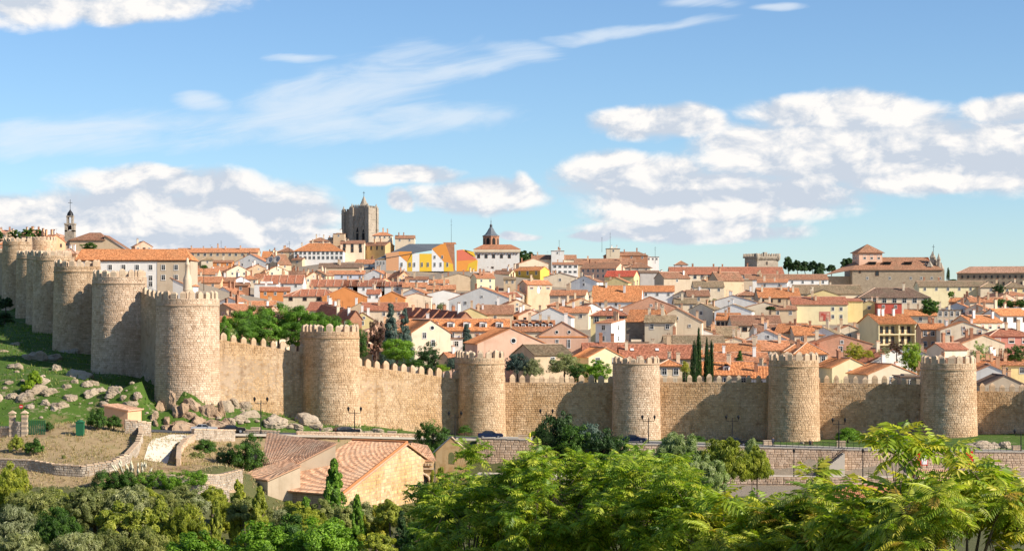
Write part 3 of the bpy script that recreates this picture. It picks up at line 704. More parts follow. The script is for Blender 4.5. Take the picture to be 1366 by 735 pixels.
COLN = dict(white='white', cream='cream', tan='tan', yellow='yellow', paleyellow='pale yellow', ochre='ochre', amber='amber yellow', orangewall='orange', peach='peach', pink='pink',
            pinkred='rose red', redwall='deep red', grey='grey', greybeige='grey beige', bluewhite='bluish white', sand='sandy', brick='red brick', brickpink='pink brick', stonewall='grey stone', goldstone='golden stone')
ROFN = dict(terra='faded terracotta', orange='bright orange', brown='brown tiled', redbrown='dark red', red='bright red', olive='mossy olive', dark='dark brown', pale='pale pinkish', slate='grey slate')
def house(x, y, z_eave, w, d, rise, rot, kind, wall, roof, zb, win=(2, 1), chim=2, near=False, ov=0.4, wstyle=0, swin=(0, 1), rl=False, seed=0, name='house', wh=1.25, ww=0.9, wtop=1.2):
    """x, y = middle of the front (camera side) face; local frame: front at -y, ridge along x ('side') or y ('gable')"""
    r = random.Random(seed*7+int(x*13+y*7)); root = empty(name, (x, y, zb), rot); h = z_eave-zb
    X = w/2; wm = M[wall]; rm = M['slate'] if roof == 'slate' else M['r_'+roof]
    mb = MB(); B = [(-X, 0, 0), (X, 0, 0), (X, d, 0), (-X, d, 0)]; T = [(p[0], p[1], h) for p in B]
    body = lambda: [mb.poly([B[i], B[(i+1) % 4], T[(i+1) % 4], T[i]]) for i in range(4)]
    rb = MB(); g = h+rise; o = ov; k = rise
    if kind == 'side':
        body(); mb.poly([T[1], T[2], (X, d/2, g)]); mb.poly([T[3], T[0], (-X, d/2, g)]); e = o*rise/(d/2)
        slab(rb, (-X-.25, -o, h-e), (X+.25, -o, h-e), (X+.25, d/2, g), (-X-.25, d/2, g), corr=near)
        slab(rb, (X+.25, d+o, h-e), (-X-.25, d+o, h-e), (-X-.25, d/2, g), (X+.25, d/2, g))
        rb.box((0, d/2, g+.17), (w+.5, .3, .14), 1)
    elif kind == 'gable':
        body(); mb.poly([T[0], T[1], (0, 0, g)]); mb.poly([T[2], T[3], (0, d, g)]); e = o*rise/X
        slab(rb, (-X-o, d+.25, h-e), (-X-o, -.18, h-e), (0, -.18, g), (0, d+.25, g), corr=near)
        slab(rb, (X+o, -.18, h-e), (X+o, d+.25, h-e), (0, d+.25, g), (0, -.18, g), corr=near)
        rb.box((0, d/2, g+.17), (.3, d+.4, .14), 1)
    elif kind in ('hip', 'pyr'):
        body(); q = min(X, d/2)*0.98 if kind == 'hip' else X; e = o*rise/(d/2); a0, a1 = (-X+q, d/2, g), (X-q, d/2, g)
        C = [(-X-o, -o, h-e), (X+o, -o, h-e), (X+o, d+o, h-e), (-X-o, d+o, h-e)]
        if kind == 'pyr' or X-q < 0.2:
            for i in range(4): slab(rb, C[i], C[(i+1) % 4], (0, d/2, g), (0, d/2, g))
        else:
            slab(rb, C[0], C[1], a1, a0); slab(rb, C[2], C[3], a0, a1); slab(rb, C[1], C[2], a1, a1); slab(rb, C[3], C[0], a0, a0)
            rb.box((0, d/2, g+.17), (2*(X-q), .3, .14), 1)
        for ci, ap in ((0, a0), (1, a1)):
            pz = Vector(C[ci])+Vector((0, 0, .2)); rb.tube(pz, Vector(ap)+Vector((0, 0, .2)), .13, n=5, mi=1)
    elif kind == 'shed':
        body(); mb.poly([T[1], T[2], (X, d, g)]); mb.poly([T[3], T[0], (-X, d, g)]); mb.poly([T[2], T[3], (-X, d, g), (X, d, g)])
        slab(rb, (-X-.25, -o, h-o*rise/d), (X+.25, -o, h-o*rise/d), (X+.25, d+.2, g), (-X-.25, d+.2, g), corr=near)
    else:
        body(); rb.box((0, d/2, h+.12), (w+.5, d+.5, .24), 0); 
        if rise > .3: rb.box((0, d/2, h+.24+rise/2), (w*.5, d*.5, rise), 1)
    if rl and kind in ('side', 'hip'):                       # pale mortar lines down the slope
        n = max(3, int(w/3.2)); 
        for i in range(n+1):
            t = -X+w*i/n; xt = t if kind == 'side' else max(-X+min(X, d/2), min(X-min(X, d/2), t))
            rb.tube((t, -o, h+.18), (xt, d/2, g+.2), .12, n=4, mi=1, cap=False)
    mb.build('wall', wm, root); ro = rb.build('roof', [rm, M['ridge'] if not (kind == 'flat') else wm], root)
    nx, nz = win
    H_ = min(h, 12)
    for i in range(nx):
        for j in range(nz):
            zz = h-wtop-j*2.9
            if zz < 0.9: continue
            fx = -X+w*(i+.5)/nx+r.uniform(-.15, .15)
            add_window(root, fx, 0, zz, 0, ww, wh, wstyle if wstyle < 3 else r.choice((0, 1, 2)))
    if kind == 'gable' and rise > 2.2 and nx > 0 and r.random() < 0.6: add_window(root, r.uniform(-.6, .6), 0, h+rise*.25, 0, .7, .7, wstyle if wstyle < 3 else 0)
    sx, sz = swin
    for i in range(sx):
        for j in range(sz):
            zz = h-1.3-j*2.9
            if zz < .9: continue
            yy = d*(i+.5)/sx; s = -1 if rot > 0 else 1
            add_window(root, s*X, yy, zz, s*math.pi/2, .8, 1.2, wstyle if wstyle < 3 else r.choice((0, 1, 2)))
    cm = r.choice(('white', 'cream', 'brick', 'tan', 'peach'))
    for i in range(chim):
        cx_, cy_ = r.uniform(-X*.8, X*.8), r.uniform(d*.25, d*.75)
        if kind in ('side',): zc = g-rise*abs(cy_-d/2)/(d/2)
        elif kind == 'gable': zc = g-rise*abs(cx_)/X
        elif kind in ('hip', 'pyr'): zc = h+rise*max(0, min(1-abs(cy_-d/2)/(d/2), (X-abs(cx_))/min(X, d/2)))
        elif kind == 'shed': zc = h+rise*cy_/d
        else: zc = h
        c_ = link('chimney', chimney_mesh(r.randrange(4), cm), ro, (cx_, cy_, zc))
    if r.random() < 0.4 and kind != 'flat':
        a_ = MB(); a_.tube((0, 0, 0), (0, 0, 2.6), .035, n=4); a_.tube((-.7, 0, 2.3), (.7, 0, 2.3), .025, n=4); a_.tube((-.5, 0, 1.9), (.5, 0, 1.9), .025, n=4)
        a_.build('aerial', M['iron'], ro, (r.uniform(-X*.5, X*.5), d/2, g-.1))
    return root
KEEP = []            # (px0, px1, pytop, pybottom, Y)
FOOT = []            # (x, y, radius)
def hh(px, pe, wpx, rpx, pyb, kind='side', rot=0, wall='cream', roof='terra', win=(2, 1), Y=None, d=None, feat=None, **k):
    auto = min(Yeave(pe), Yground(pyb)); cap = 1215+(len(KEEP)*7.3) % 24
    if auto > cap: auto = cap if Y is None else cap+(Y-950)*.12
    if Y is None: Y = auto
    elif Y > 600: Y = max(Y, auto*.985)
    w = max(2.6, wpx*Y/F); p_ = P(px, pe, Y); rise = rpx*Y/F; ra = math.radians(rot)
    if kind in ('side', 'shed') and abs(rot) > 8: w = w/(math.cos(ra)+0.35*abs(math.sin(ra)))
    if d is None: d = max(7, min(15, 2*rise/math.tan(math.radians(23)))) if kind in ('side', 'hip') else (8 if kind == 'flat' else 10)
    if kind == 'pyr': d = w
    # centre of the rotated plan sits behind the front face middle
    cx_, cy_ = p_.x, Y; zb = gz(cx_, cy_+2)-2.5; zb = min(zb, p_.z-5)
    r = house(cx_, cy_, p_.z, w, d, rise, ra, kind, wall, roof, zb, win, near=(Y < 470), **k)
    FOOT.append((cx_-math.sin(ra)*d/2, cy_+math.cos(ra)*d/2, 0.5*math.hypot(w, d)*0.8))
    KEEP.append((px-wpx/2, px+wpx/2, pe-rpx, pyb, Y))
    HOUSES.append(dict(o=r, px=px, py=pe, Y=Y, wall=wall, roof=roof, kind=kind, feat=feat, w=wpx)); return r
g_ = 'gable'; H = hh
# --- skyline and upper slope, left
H(290,337,108,6,345,'side',0,'tan','terra',(13,1),Y=1000,d=12,feat='long terrace of houses under one roof on the left skyline',chim=6,ww=1.4,wh=1.8)
H(334,350,44,11,357,g_,-12,'white','terra',(2,1),feat='white gable wall with two small dark windows')
H(361,344,24,9,352,'side',0,'cream','orange'); H(380,353,20,14,358,'side',35,'tan','brown',(1,1),feat='steep brown roof beside dark satellite dishes')
H(277,347,17,4,355,'hip',0,'cream','olive',(1,1),chim=0); H(297,350,26,3,357,'side',0,'orangewall','brown',(2,1))
H(318,362,32,8,367,g_,20,'cream','terra'); H(344,361,34,8,367,g_,20,'tan','terra'); H(370,362,30,7,368,g_,20,'cream','terra')
H(272,366,36,8,370,'side',0,'cream','terra',chim=2); H(274,377,40,8,384,'side',0,'peach','terra',chim=2); H(296,376,32,6,391,'side',0,'brick','brown',(3,1),feat='orange brick house with white windows behind the largest tower',wstyle=0)
H(322,375,24,6,381,g_,18,'bluewhite','terra'); H(321,381,20,4,404,'side',0,'brick','brown',(1,2),swin=(0,0)); H(354,379,30,3,404,'flat',0,'white','brown',(0,1),feat='plain white apartment wall above the umbrella pines')
H(377,378,54,11,392,'side',0,'white','redbrown',(3,1),rl=True,feat='big roof ruled with pale mortar lines above the pines'); H(367,388,40,5,404,'side',8,'orangewall','redbrown',(3,1))
H(297,392,32,9,404,g_,-20,'white','terra',(1,1)); H(305,402,26,5,408,g_,-20,'white','terra',(1,1)); H(261,386,28,6,392,'side',0,'white','terra',(3,1)); H(228,381,44,10,395,g_,-10,'white','terra',(0,1),Y=560)
# --- below the cathedral
H(425,335,66,11,352,'hip',0,'white','orange',(11,2),Y=930,ww=1.5,wh=1.9,feat='large building with white glazed galleries under an orange hipped roof',chim=3,d=18)
H(470,325,32,4,347,'side',0,'cream','brown',(3,2),Y=960,ww=1.6,wh=2.6,feat='cream building with two rows of dark balconies below the cathedral',wstyle=2)
H(499,328,36,5,348,'side',-28,'ochre','brown',(4,1),Y=940,ww=1.0,wh=2.6,swin=(0,0),feat='ochre house with dark balconies right below the cathedral',wstyle=2)
H(426,322,26,5,330,'hip',0,'cream','brown',(3,1),Y=1050); H(452,312,15,1,330,'flat',0,'tan','brown',(1,1),Y=1060,feat='tall square block left of the cathedral tower'); H(440,320,12,3,330,'flat',0,'cream','brown',(1,1),Y=1040)
H(510,314,26,4,325,'hip',0,'cream','terra',(4,1),Y=1150,feat='house with a row of small windows right of the cathedral tower'); H(525,330,20,6,338,'side',0,'cream','terra',(1,1),Y=1000); H(537,322,8,1,333,'flat',0,'white','brown',(0,1),Y=990,chim=0)
H(540,318,26,4,326,'side',0,'cream','brown',(2,1),Y=1120); H(400,333,22,6,340,'side',0,'cream','brown',(2,1),Y=1020); H(382,336,24,6,343,'hip',0,'tan','brown',(2,1),Y=1010)
H(396,347,16,3,358,'side',-15,'tan','brown',(1,1)); H(413,346,20,2,358,'side',-25,'peach','brown',(1,1),feat='small brick block with arched window')
H(454,357,58,6,363,'side',0,'tan','dark',(0,1),chim=2); H(486,352,30,6,362,'side',-12,'white','terra',(2,1)); H(462,366,48,5,376,'side',0,'bluewhite','terra',(4,1)); H(499,367,30,7,373,g_,-10,'white','terra',(1,1))
H(445,382,64,9,386,'side',0,'cream','redbrown',(4,1),rl=True,chim=3); H(485,382,56,8,388,'side',0,'white','redbrown',(3,1),rl=True,chim=2); H(520,382,42,6,390,'side',0,'white','redbrown',(2,1),rl=True)
H(421,379,17,1,390,'flat',0,'cream','brown',(0,1),Y=610,chim=0); H(416,395,76,9,412,'hip',0,'cream','redbrown',(4,1),wstyle=2,rl=True,ww=1.4,feat='cream house with brown windows just above the pines')
H(460,396,60,13,406,g_,6,'orangewall','terra',(0,1),chim=0,feat='plain bright orange gable wall, wider of two'); H(498,392,18,6,403,'side',0,'white','redbrown',(2,1)); H(523,397,34,8,406,g_,0,'orangewall','terra',(0,1),feat='plain bright orange gable wall, narrower of two')
H(428,414,38,11,420,'side',-6,'cream','redbrown',(0,1)); 
for k in range(5): H(443+k*8,417+k*2,16,10,430,g_,22,'brick','redbrown',(0,1),Y=545+8*(4-k)-k*3,chim=1,d=11)
H(512,414,60,10,424,'side',0,'cream','redbrown',(3,1),chim=2); H(484,426,28,9,436,g_,5,'yellow','redbrown',(1,1))
# --- middle
H(556,396,38,5,414,g_,0,'cream','terra',(0,1),chim=0); H(592,392,44,5,400,g_,5,'white','terra',(0,1)); H(648,371,27,6,393,'side',18,'paleyellow','terra',(2,2),feat='square pale yellow house with its shaded side to the left',swin=(0,0),d=10)
H(612,373,58,8,388,g_,5,'tan','olive',(0,1),feat='wide tan gable wall below the coloured museum front'); H(642,400,88,17,417,g_,-10,'white','terra',(2,1),feat='very wide white gable with brown roof edge'); H(660,419,50,12,426,'side',0,'tan','brown',(1,1))
H(628,421,44,10,427,g_,0,'yellow','terra',(1,1)); H(620,399,26,4,408,'side',0,'white','terra',(3,1))
for k in range(6): H(562+k*12,421+k*1.2,20,10,428,g_,22,'brick','redbrown',(0,1),Y=552-k*5,chim=1,d=12)
H(556,373,30,4,378,'side',0,'white','brown',(3,1)); H(553,383,32,6,388,'side',0,'cream','terra',(1,1)); H(588,386,38,6,391,'side',0,'peach','terra',(2,1)); H(551,391,28,6,395,g_,-15,'white','terra',(1,1)); H(585,378,26,5,383,'side',0,'white','terra',(2,1))
H(575,444,54,17,484,g_,18,'cream','orange',(0,1),Y=462,feat='cream church-like gable with a round window behind the dark trees',d=16,chim=0)
H(609,452,16,3,470,'flat',0,'white','brown',(1,2),Y=468,chim=0)
H(682,458,92,20,482,g_,12,'pink','orange',(0,1),Y=436,feat='pink gable with round window behind the slender tower',d=15,chim=0)
H(751,449,68,19,468,g_,0,'pink','brown',(0,1),Y=470,feat='wide symmetrical pink gable with two round windows',d=14,chim=1)
H(738,473,60,13,497,'side',28,'tan','olive',(1,1),Y=425,feat='barn with mossy olive roof and plain shaded gable',chim=0,swin=(0,0))
H(785,474,32,12,486,'side',-5,'cream','orange',(1,1)); H(808,476,48,12,492,g_,16,'paleyellow','orange',(2,1),Y=430,chim=0,wtop=.8,feat='pale yellow gable with two dark windows left of the squat tower')
H(734,423,56,13,427,g_,-8,'white','terra',(0,1),feat='bright white gable in the middle of the roofs'); H(704,361,40,5,377,'side',-32,'amber','orange',(3,1),feat='amber yellow house with a row of narrow windows',swin=(0,0),wh=1.8,Y=800,chim=0)
H(720,380,38,6,404,'side',25,'tan','terra',(3,1),Y=680,feat='tan house with three shuttered windows and a white oval on its wall',swin=(2,2),wstyle=1,ww=1.6); H(747,370,44,6,380,g_,-8,'cream','brown',(1,1)); H(779,376,36,8,388,g_,-20,'white','brown',(1,1),feat='white gable with one arched window on the right slope of the hill')
H(798,358,54,7,375,'side',-24,'pink','brown',(7,2),Y=800,swin=(0,0),wh=1.4,feat='long pinkish building with two rows of small windows'); H(808,353,82,8,358,'side',0,'tan','brown',(0,1),Y=920,chim=2); H(738,346,62,6,352,'side',0,'cream','brown',(0,1),Y=980); H(744,335,17,1,345,'flat',0,'white','dark',(1,1),Y=1060,feat='small white rooftop block with a dark parapet')
H(754,353,34,3,367,'side',0,'white','brown',(5,2),Y=880,ww=1.6,feat='white house with glazed galleries in the upper middle'); H(680,373,16,3,388,'side',0,'tan','olive',(2,1)); H(712,352,40,7,360,g_,10,'cream','terra',(0,1),Y=900)
H(690,408,36,8,413,g_,12,'tan','terra',(1,1)); H(757,394,50,7,399,'side',-10,'cream','terra',(1,1)); H(776,406,42,8,412,g_,15,'tan','orange'); H(765,417,40,8,423,'side',-8,'cream','terra'); H(790,412,30,7,418,g_,14,'white','terra')
H(712,442,56,14,452,'side',0,'cream','terra',(0,1),Y=500,chim=3,feat='roof with a row of small ribbed dormers left of the symmetrical pink gable')
H(640,436,40,14,446,'side',0,'cream','orange',(3,1),chim=2)
# --- upper right
H(835,341,58,5,348,'hip',0,'brick','brown',(4,1),Y=1050,chim=3); H(858,343,42,1,358,'flat',0,'white','dark',(8,1),Y=1020,feat='long white modern building with ribbon windows on the skyline'); H(818,332,18,1,345,'flat',0,'cream','dark',(1,1),Y=1080)
H(851,357,34,6,366,'hip',-8,'cream','brown',(3,1)); H(826,369,42,8,372,'side',-15,'yellow','red',(1,1),feat='house with a bright red roof'); H(822,377,32,7,385,g_,-12,'yellow','terra',(0,1)); H(868,364,32,3,381,'side',18,'grey','dark',(0,1),chim=0)
H(903,371,44,8,388,'side',30,'greybeige','brown',(1,1),Y=740,swin=(0,0),feat='house with a broad dark shaded gable and a white front',d=8); H(822,402,66,21,408,'side',-8,'white','orange',(3,1),d=15,feat='broad plain orange roof over a low white wall'); H(868,411,76,15,415,g_,0,'brickpink','terra',(1,1),chim=0,feat='wide pink brick gable in the middle right')
H(869,389,60,8,400,'side',-5,'white','orange',(4,1),feat='white house under a red orange roof above the pink brick gable'); H(813,421,50,12,448,'hip',-4,'yellow','redbrown',(3,1),Y=560,feat='yellow apartment house with skylights in its dark red roof',ww=1.3,wh=1.7)
H(858,429,48,16,450,'side',-14,'stonewall','orange',(0,1),Y=548,swin=(0,0),feat='orange roof over a rough stone wall',d=14); H(903,429,66,18,438,g_,-8,'cream','brown',(2,1),Y=556,ww=.6,wh=.7,feat='cream gable with a pair of tiny windows'); H(880,430,40,9,440,'side',-8,'cream','olive',(2,1),Y=540)
H(805,431,24,5,460,'shed',-25,'white','terra',(1,3),Y=520,swin=(1,2),feat='narrow tall white house with a blank pink side'); H(829,447,20,4,462,'side',0,'peach','terra',(1,1)); H(850,457,30,3,465,'flat',0,'cream','dark',(3,1))
H(862,478,68,18,486,'side',0,'stonewall','redbrown',(1,1),Y=445,feat='long brown red roof with skylights just above the squat tower'); H(806,470,56,12,480,'side',0,'stonewall','redbrown',(0,1),Y=462); H(908,478,34,17,488,'side',0,'stonewall','redbrown',(1,1),Y=446)
H(894,488,32,7,502,'hip',0,'cream','orange',(2,1),Y=408,feat='low cream house with an orange roof beside the squat tower'); H(905,446,44,11,450,'side',8,'white','orange',(1,1)); H(938,448,50,9,453,g_,0,'white','terra',(0,1)); H(927,460,80,12,467,'side',0,'cream','olive',(1,1),feat='long mossy olive roof behind the cypresses')
H(970,366,152,10,376,'side',0,'cream','redbrown',(16,1),Y=900,ww=1.5,wh=2.0,d=16,feat='very long hall with a dark red roof left of the castle tower',chim=4); H(909,353,17,5,358,'pyr',0,'white','brown',(1,1),Y=1000,chim=0,feat='small white turret with pyramid roof on the skyline')
H(1050,373,110,7,384,'side',0,'white','brown',(8,1),Y=850,chim=4); H(995,374,18,2,392,'flat',0,'greybeige','dark',(0,1),Y=760,chim=0); H(975,374,44,11,394,'side',30,'tan','brown',(0,1),Y=735,swin=(0,0),feat='tan house with a large shaded gable',d=8); H(1030,377,42,5,390,'shed',-10,'white','terra',(2,1))
H(946,383,40,8,388,'side',0,'cream','olive',(3,1)); H(932,395,30,8,400,'side',0,'tan','brown',(1,1)); H(978,403,62,9,408,g_,-10,'white','brown',(0,1)); H(1040,397,56,13,404,'side',0,'tan','orange',(5,1),chim=4,wstyle=2); H(998,394,28,7,404,'hip',0,'tan','brown',(2,1))
H(978,415,50,9,426,g_,-12,'white','olive',(0,1),feat='long bright white gable with a grey roof edge'); H(1020,411,60,8,417,g_,-5,'cream','terra',(0,1)); H(1046,413,34,5,423,'side',0,'tan','brown',(2,1)); H(935,413,34,8,432,g_,-25,'cream','olive',(1,2)); H(915,405,30,7,412,'side',0,'cream','olive')
# --- lower right
H(970,427,32,9,436,'side',-12,'cream','orange',(5,1),wstyle=2); H(1010,434,66,13,443,'side',0,'cream','brown',(6,1),feat='brown hipped roof over a dark arcaded front',wstyle=2,ww=1.4); H(1030,442,40,9,446,'side',8,'cream','brown'); H(1052,444,40,12,450,'side',-20,'cream','orange',(2,1))
H(957,448,60,12,454,'side',0,'tan','olive',(1,1)); H(1022,452,52,12,461,g_,-12,'white','terra',(1,1),feat='white gable with a bluish roof terrace beside it'); H(980,458,48,8,470,g_,-8,'cream','terra',(0,1)); H(983,471,60,12,476,'side',-8,'cream','orange',(1,1),chim=2); H(1025,467,60,12,472,'side',0,'cream','terra',(1,1),chim=3)
H(990,483,72,12,488,'side',0,'cream','terra',(2,1),chim=2); H(968,500,74,16,514,'side',-10,'greybeige','orange',(3,1),Y=402,d=13,feat='orange roof with a white dormer right of the cypresses'); H(1014,504,34,14,514,'side',-8,'white','orange',(1,1),Y=400); H(1042,466,50,11,472,g_,0,'white','terra',(1,1)); H(1072,469,50,13,476,'hip',0,'cream','orange',(3,1))
H(1094,406,74,10,432,'side',0,'paleyellow','redbrown',(0,1),Y=630,feat='big pale yellow building with a pink mural on its front',swin=(0,0),d=13); H(1140,402,22,4,429,'shed',0,'yellow','redbrown',(0,1),Y=625,chim=0); H(1099,394,44,7,400,g_,0,'yellow','olive',(0,1)); H(1106,392,90,12,397,'side',0,'cream','olive',(1,1))
H(1193,397,94,13,413,'hip',-4,'cream','dark',(7,1),Y=700,ww=1.5,wh=1.7,feat='cream building under a broad dark hipped roof'); H(1187,405,32,1,418,'flat',0,'redwall','dark',(2,1),Y=655,feat='small deep red wall among cream houses',chim=0); H(1160,406,26,5,420,g_,-10,'yellow','brown',(1,1))
H(1133,443,46,9,456,g_,0,'cream','terra',(1,1),feat='cream gable in front of the plain tan wall'); H(1098,447,42,10,458,g_,-18,'white','olive',(0,1)); H(1122,459,84,12,476,g_,0,'brickpink','terra',(1,1),Y=500,feat='wide pink brick gable above the yellow tree'); H(1080,447,40,12,452,'side',0,'cream','orange'); H(1082,472,44,14,482,'hip',0,'cream','orange',(4,1),chim=2)
H(1135,490,54,12,498,g_,14,'paleyellow','orange',(1,1),Y=432); H(1192,483,66,17,500,g_,10,'white','redbrown',(0,1),Y=450,feat='large plain white gable between the two right towers',d=14); H(1190,499,70,13,508,g_,16,'cream','orange',(1,1),Y=418,feat='low cream gable with orange slope below the large white gable')
H(1117,511,34,18,520,'side',0,'cream','terra',(1,1),Y=394,d=10,chim=0); H(1148,511,30,12,520,'side',0,'cream','terra',(1,1),Y=395,d=8,chim=1); H(1187,513,32,14,520,'side',0,'cream','terra',(1,1),Y=393,d=9,chim=0); H(1216,503,28,2,520,'flat',0,'stonewall','dark',(1,1),Y=395,chim=0)
H(1272,382,92,7,400,'side',0,'paleyellow','olive',(6,1),Y=800,feat='long pale yellow wall under a mossy olive roof'); H(1322,383,28,6,392,'hip',0,'cream','olive',(1,1),Y=800); H(1228,421,44,8,434,'side',-12,'cream','orange',(1,1)); H(1266,414,32,1,432,'flat',0,'greybeige','dark',(4,2),Y=620,feat='grey flat-fronted apartments behind the round green tree',wh=1.6)
H(1292,402,30,7,408,g_,-20,'cream','terra'); H(1276,410,28,6,414,g_,-20,'white','terra'); H(1302,412,28,6,417,g_,-20,'cream','terra'); H(1323,405,28,6,410,g_,-20,'cream','orange'); H(1336,416,28,6,422,g_,-20,'white','terra'); H(1310,420,30,6,426,g_,-18,'cream','terra'); H(1352,408,28,6,414,'side',0,'white','terra')
H(1316,430,54,9,448,'side',22,'cream','orange',(4,2),Y=560,wstyle=1,swin=(0,0),feat='cream house with shuttered windows and a pink left gable'); H(1354,421,50,9,443,'side',22,'white','orange',(3,1),Y=575,wstyle=2,swin=(0,0),feat='white house with a dark door at the right edge'); H(1286,440,62,11,458,g_,-5,'cream','orange',(3,1),Y=530,wstyle=1,wtop=.6,feat='wide cream gable with shuttered windows at its middle')
H(1245,439,32,7,464,'side',0,'peach','orange',(3,2),Y=540,feat='peach house with small dark windows beside the balconied apartment block'); H(1349,448,58,9,474,'hip',6,'pinkred','redbrown',(3,1),Y=500,wstyle=1,ww=1.4,feat='rose red house under a dark hipped roof at the right edge'); H(1312,458,58,11,474,g_,4,'cream','terra',(0,1),Y=490); H(1275,466,40,8,478,'side',25,'cream','redbrown',(0,1),Y=480)
H(1321,497,46,10,512,g_,-8,'white','terra',(0,1),Y=425); H(1341,514,56,13,526,g_,0,'greybeige','dark',(0,1),Y=398,feat='grey gable with dark roof edges just over the wall at right'); H(1310,488,46,6,494,'side',0,'cream','orange',chim=3); H(1352,487,42,8,492,'side',0,'yellow','terra',chim=3); H(1355,384,34,8,392,'hip',0,'yellow','olive',(3,1),Y=760,feat='yellow house with balconies at the upper right edge')
H(1320,403,52,6,406,'side',0,'cream','terra',(0,1),Y=690)
# apartment block with recessed balconies
def balcony_block():
    Y = 570; p_ = P(1197, 431, Y); w = 58*Y/F; rot = math.radians(22); zb = gz(p_.x, Y)-2
    root = empty('apartment_block', (p_.x, Y, zb), rot); tag(root, 'pale yellow apartment block with recessed balconies and a blank tan side wall', 'building')
    h = p_.z-zb; X = w/2; d = 11; rise = 2.6; mb = MB(); dp = 1.4; f = [0.2, 3.1, 6.0]; tops = h
    mb.poly([(-X, 0, 0), (-X, 0, h), (-X, d/2, h+rise), (-X, d, h), (-X, d, 0)]); mb.poly([(X, d, 0), (X, d, h), (X, d/2, h+rise), (X, 0, h), (X, 0, 0)]); mb.poly([(X, d, 0), (-X, d, 0), (-X, d, h), (X, d, h)])
    mb.poly([(-X, dp, 0), (X, dp, 0), (X, dp, h), (-X, dp, h)])
    for k in range(3):
        z0 = h-.45-k*3.0; mb.box((0, dp/2, z0+.22 if k == 0 else z0+.15), (w-.02, dp-.02, .45 if k == 0 else .3))
    for sx in (-X+.14, X-.14, 0.1*X): mb.box((sx, dp/2+.01, h/2-.1), (.28, dp-.06, h-.2))
    mb.build('wall', M['paleyellow'], root); rb = MB()
    slab(rb, (-X-.4, -.5, h-.24), (X+.4, -.5, h-.24), (X+.4, d/2, h+rise), (-X-.4, d/2, h+rise), corr=1); slab(rb, (X+.4, d+.5, h-.24), (-X-.4, d+.5, h-.24), (-X-.4, d/2, h+rise), (X+.4, d/2, h+rise))
    ro = rb.build('roof', M['r_orange'], root)
    for cx_ in (-3.6, -2.2, 1.5): link('chimney', chimney_mesh(1, 'white'), ro, (cx_, d*.4, h+rise*.8))
    for k in range(3):
        zf = h-.45-(k+1)*3.0
        for xx in (-X*.72, -X*.42, -X*.12, X*.42, X*.75): add_window(root, xx, dp, zf+1.5, 0, .9, 1.9, 2)
        rl = MB(); rl.box((0, .05, zf+1.05), (w-.6, .05, .06))
        for i in range(22): rl.box((-X+.4+(w-.8)*i/21, .05, zf+.7), (.03, .03, .75))
        rl.build('balcony_railing', M['iron'], root)
    KEEP.append((1150, 1232, 415, 462, Y)); FOOT.append((p_.x, Y+6, 8))
    HOUSES.append(dict(o=root, px=1197, py=431, Y=Y, wall='paleyellow', roof='orange', kind='side', feat='', w=66))
balcony_block()
def feature_on(idx_feat, fn):
    for h_ in HOUSES:
        if h_['feat'] and idx_feat in h_['feat']: fn(h_['o'], h_); return
def round_win(o, x, z, r=.45):
    mb = MB(); vs = []; n = 12
    for i in range(n):
        t0, t1 = 2*math.pi*i/n, 2*math.pi*(i+1)/n
        a = [(x+math.cos(t)*rr, yy, z+math.sin(t)*rr) for t in (t0, t1) for rr, yy in ((r, -.08), (r*1.35, -.08), (r*1.35, .02), (r, .0))]
        mb.poly([a[0], a[4], a[5], a[1]]); mb.poly([a[1], a[5], a[6], a[2]]); mb.poly([a[0], a[3], a[7], a[4]])
    w_ = mb.build('round_window', M['frame'], o); m2 = MB(); m2.poly([(x+math.cos(2*math.pi*i/n)*r, -.012, z+math.sin(2*math.pi*i/n)*r) for i in range(n)]); m2.build('pane', M['glass'], w_)
def hgt(h_): return P(h_['px'], h_['py'], h_['Y']).z-h_['o'].location.z
feature_on('church-like', lambda o, h: (round_win(o, .3, hgt(h)+1.2), add_window(o, -1.6, 0, hgt(h)-.6, 0, .8, 1.3), add_window(o, .5, 0, hgt(h)-2.4, 0, .8, 1.4)))
feature_on('pink gable with round', lambda o, h: round_win(o, .5, hgt(h)+.6, .5))
feature_on('symmetrical', lambda o, h: (round_win(o, -1.5, hgt(h)+1.1, .35), round_win(o, 1.5, hgt(h)+1.1, .35), add_window(o, -1.4, 0, hgt(h)-1.7, 0, .6, 1.9), add_window(o, 1.4, 0, hgt(h)-1.7, 0, .6, 1.9),
           (lambda m_: (m_.box((0, -.06, hgt(h)-.05), (11.6, .12, .3)), m_.build('cornice', M['orangewall'], o)))(MB())))
def mural(o, h):
    mb = MB(); z = hgt(h); x0 = 0.6
    mb.box((x0+1.1, -.03, z-4.3), (4.0, .06, 3.4), 0)
    for i, (a, c, w_, h2) in enumerate([(-.2,-5.2,1.1,1.2),(1.0,-4.6,.8,2.2),(2.2,-5.0,1.0,1.4),(.2,-3.6,.9,.9),(2.3,-3.5,.8,.8),(1.3,-5.6,1.6,.5)]): mb.box((x0+a, -.05-.004*i, z+c), (w_, .04, h2), 1+i % 2)
    mb.build('mural', [M['pinkred'], M['pink'], M['redwall']], o)
    for xx in (5.0, 8.0):
        for zz in (-1.6, -4.4): add_window(o, xx-.4, 0, z+zz, 0, .9, 1.2)
feature_on('mural', mural)
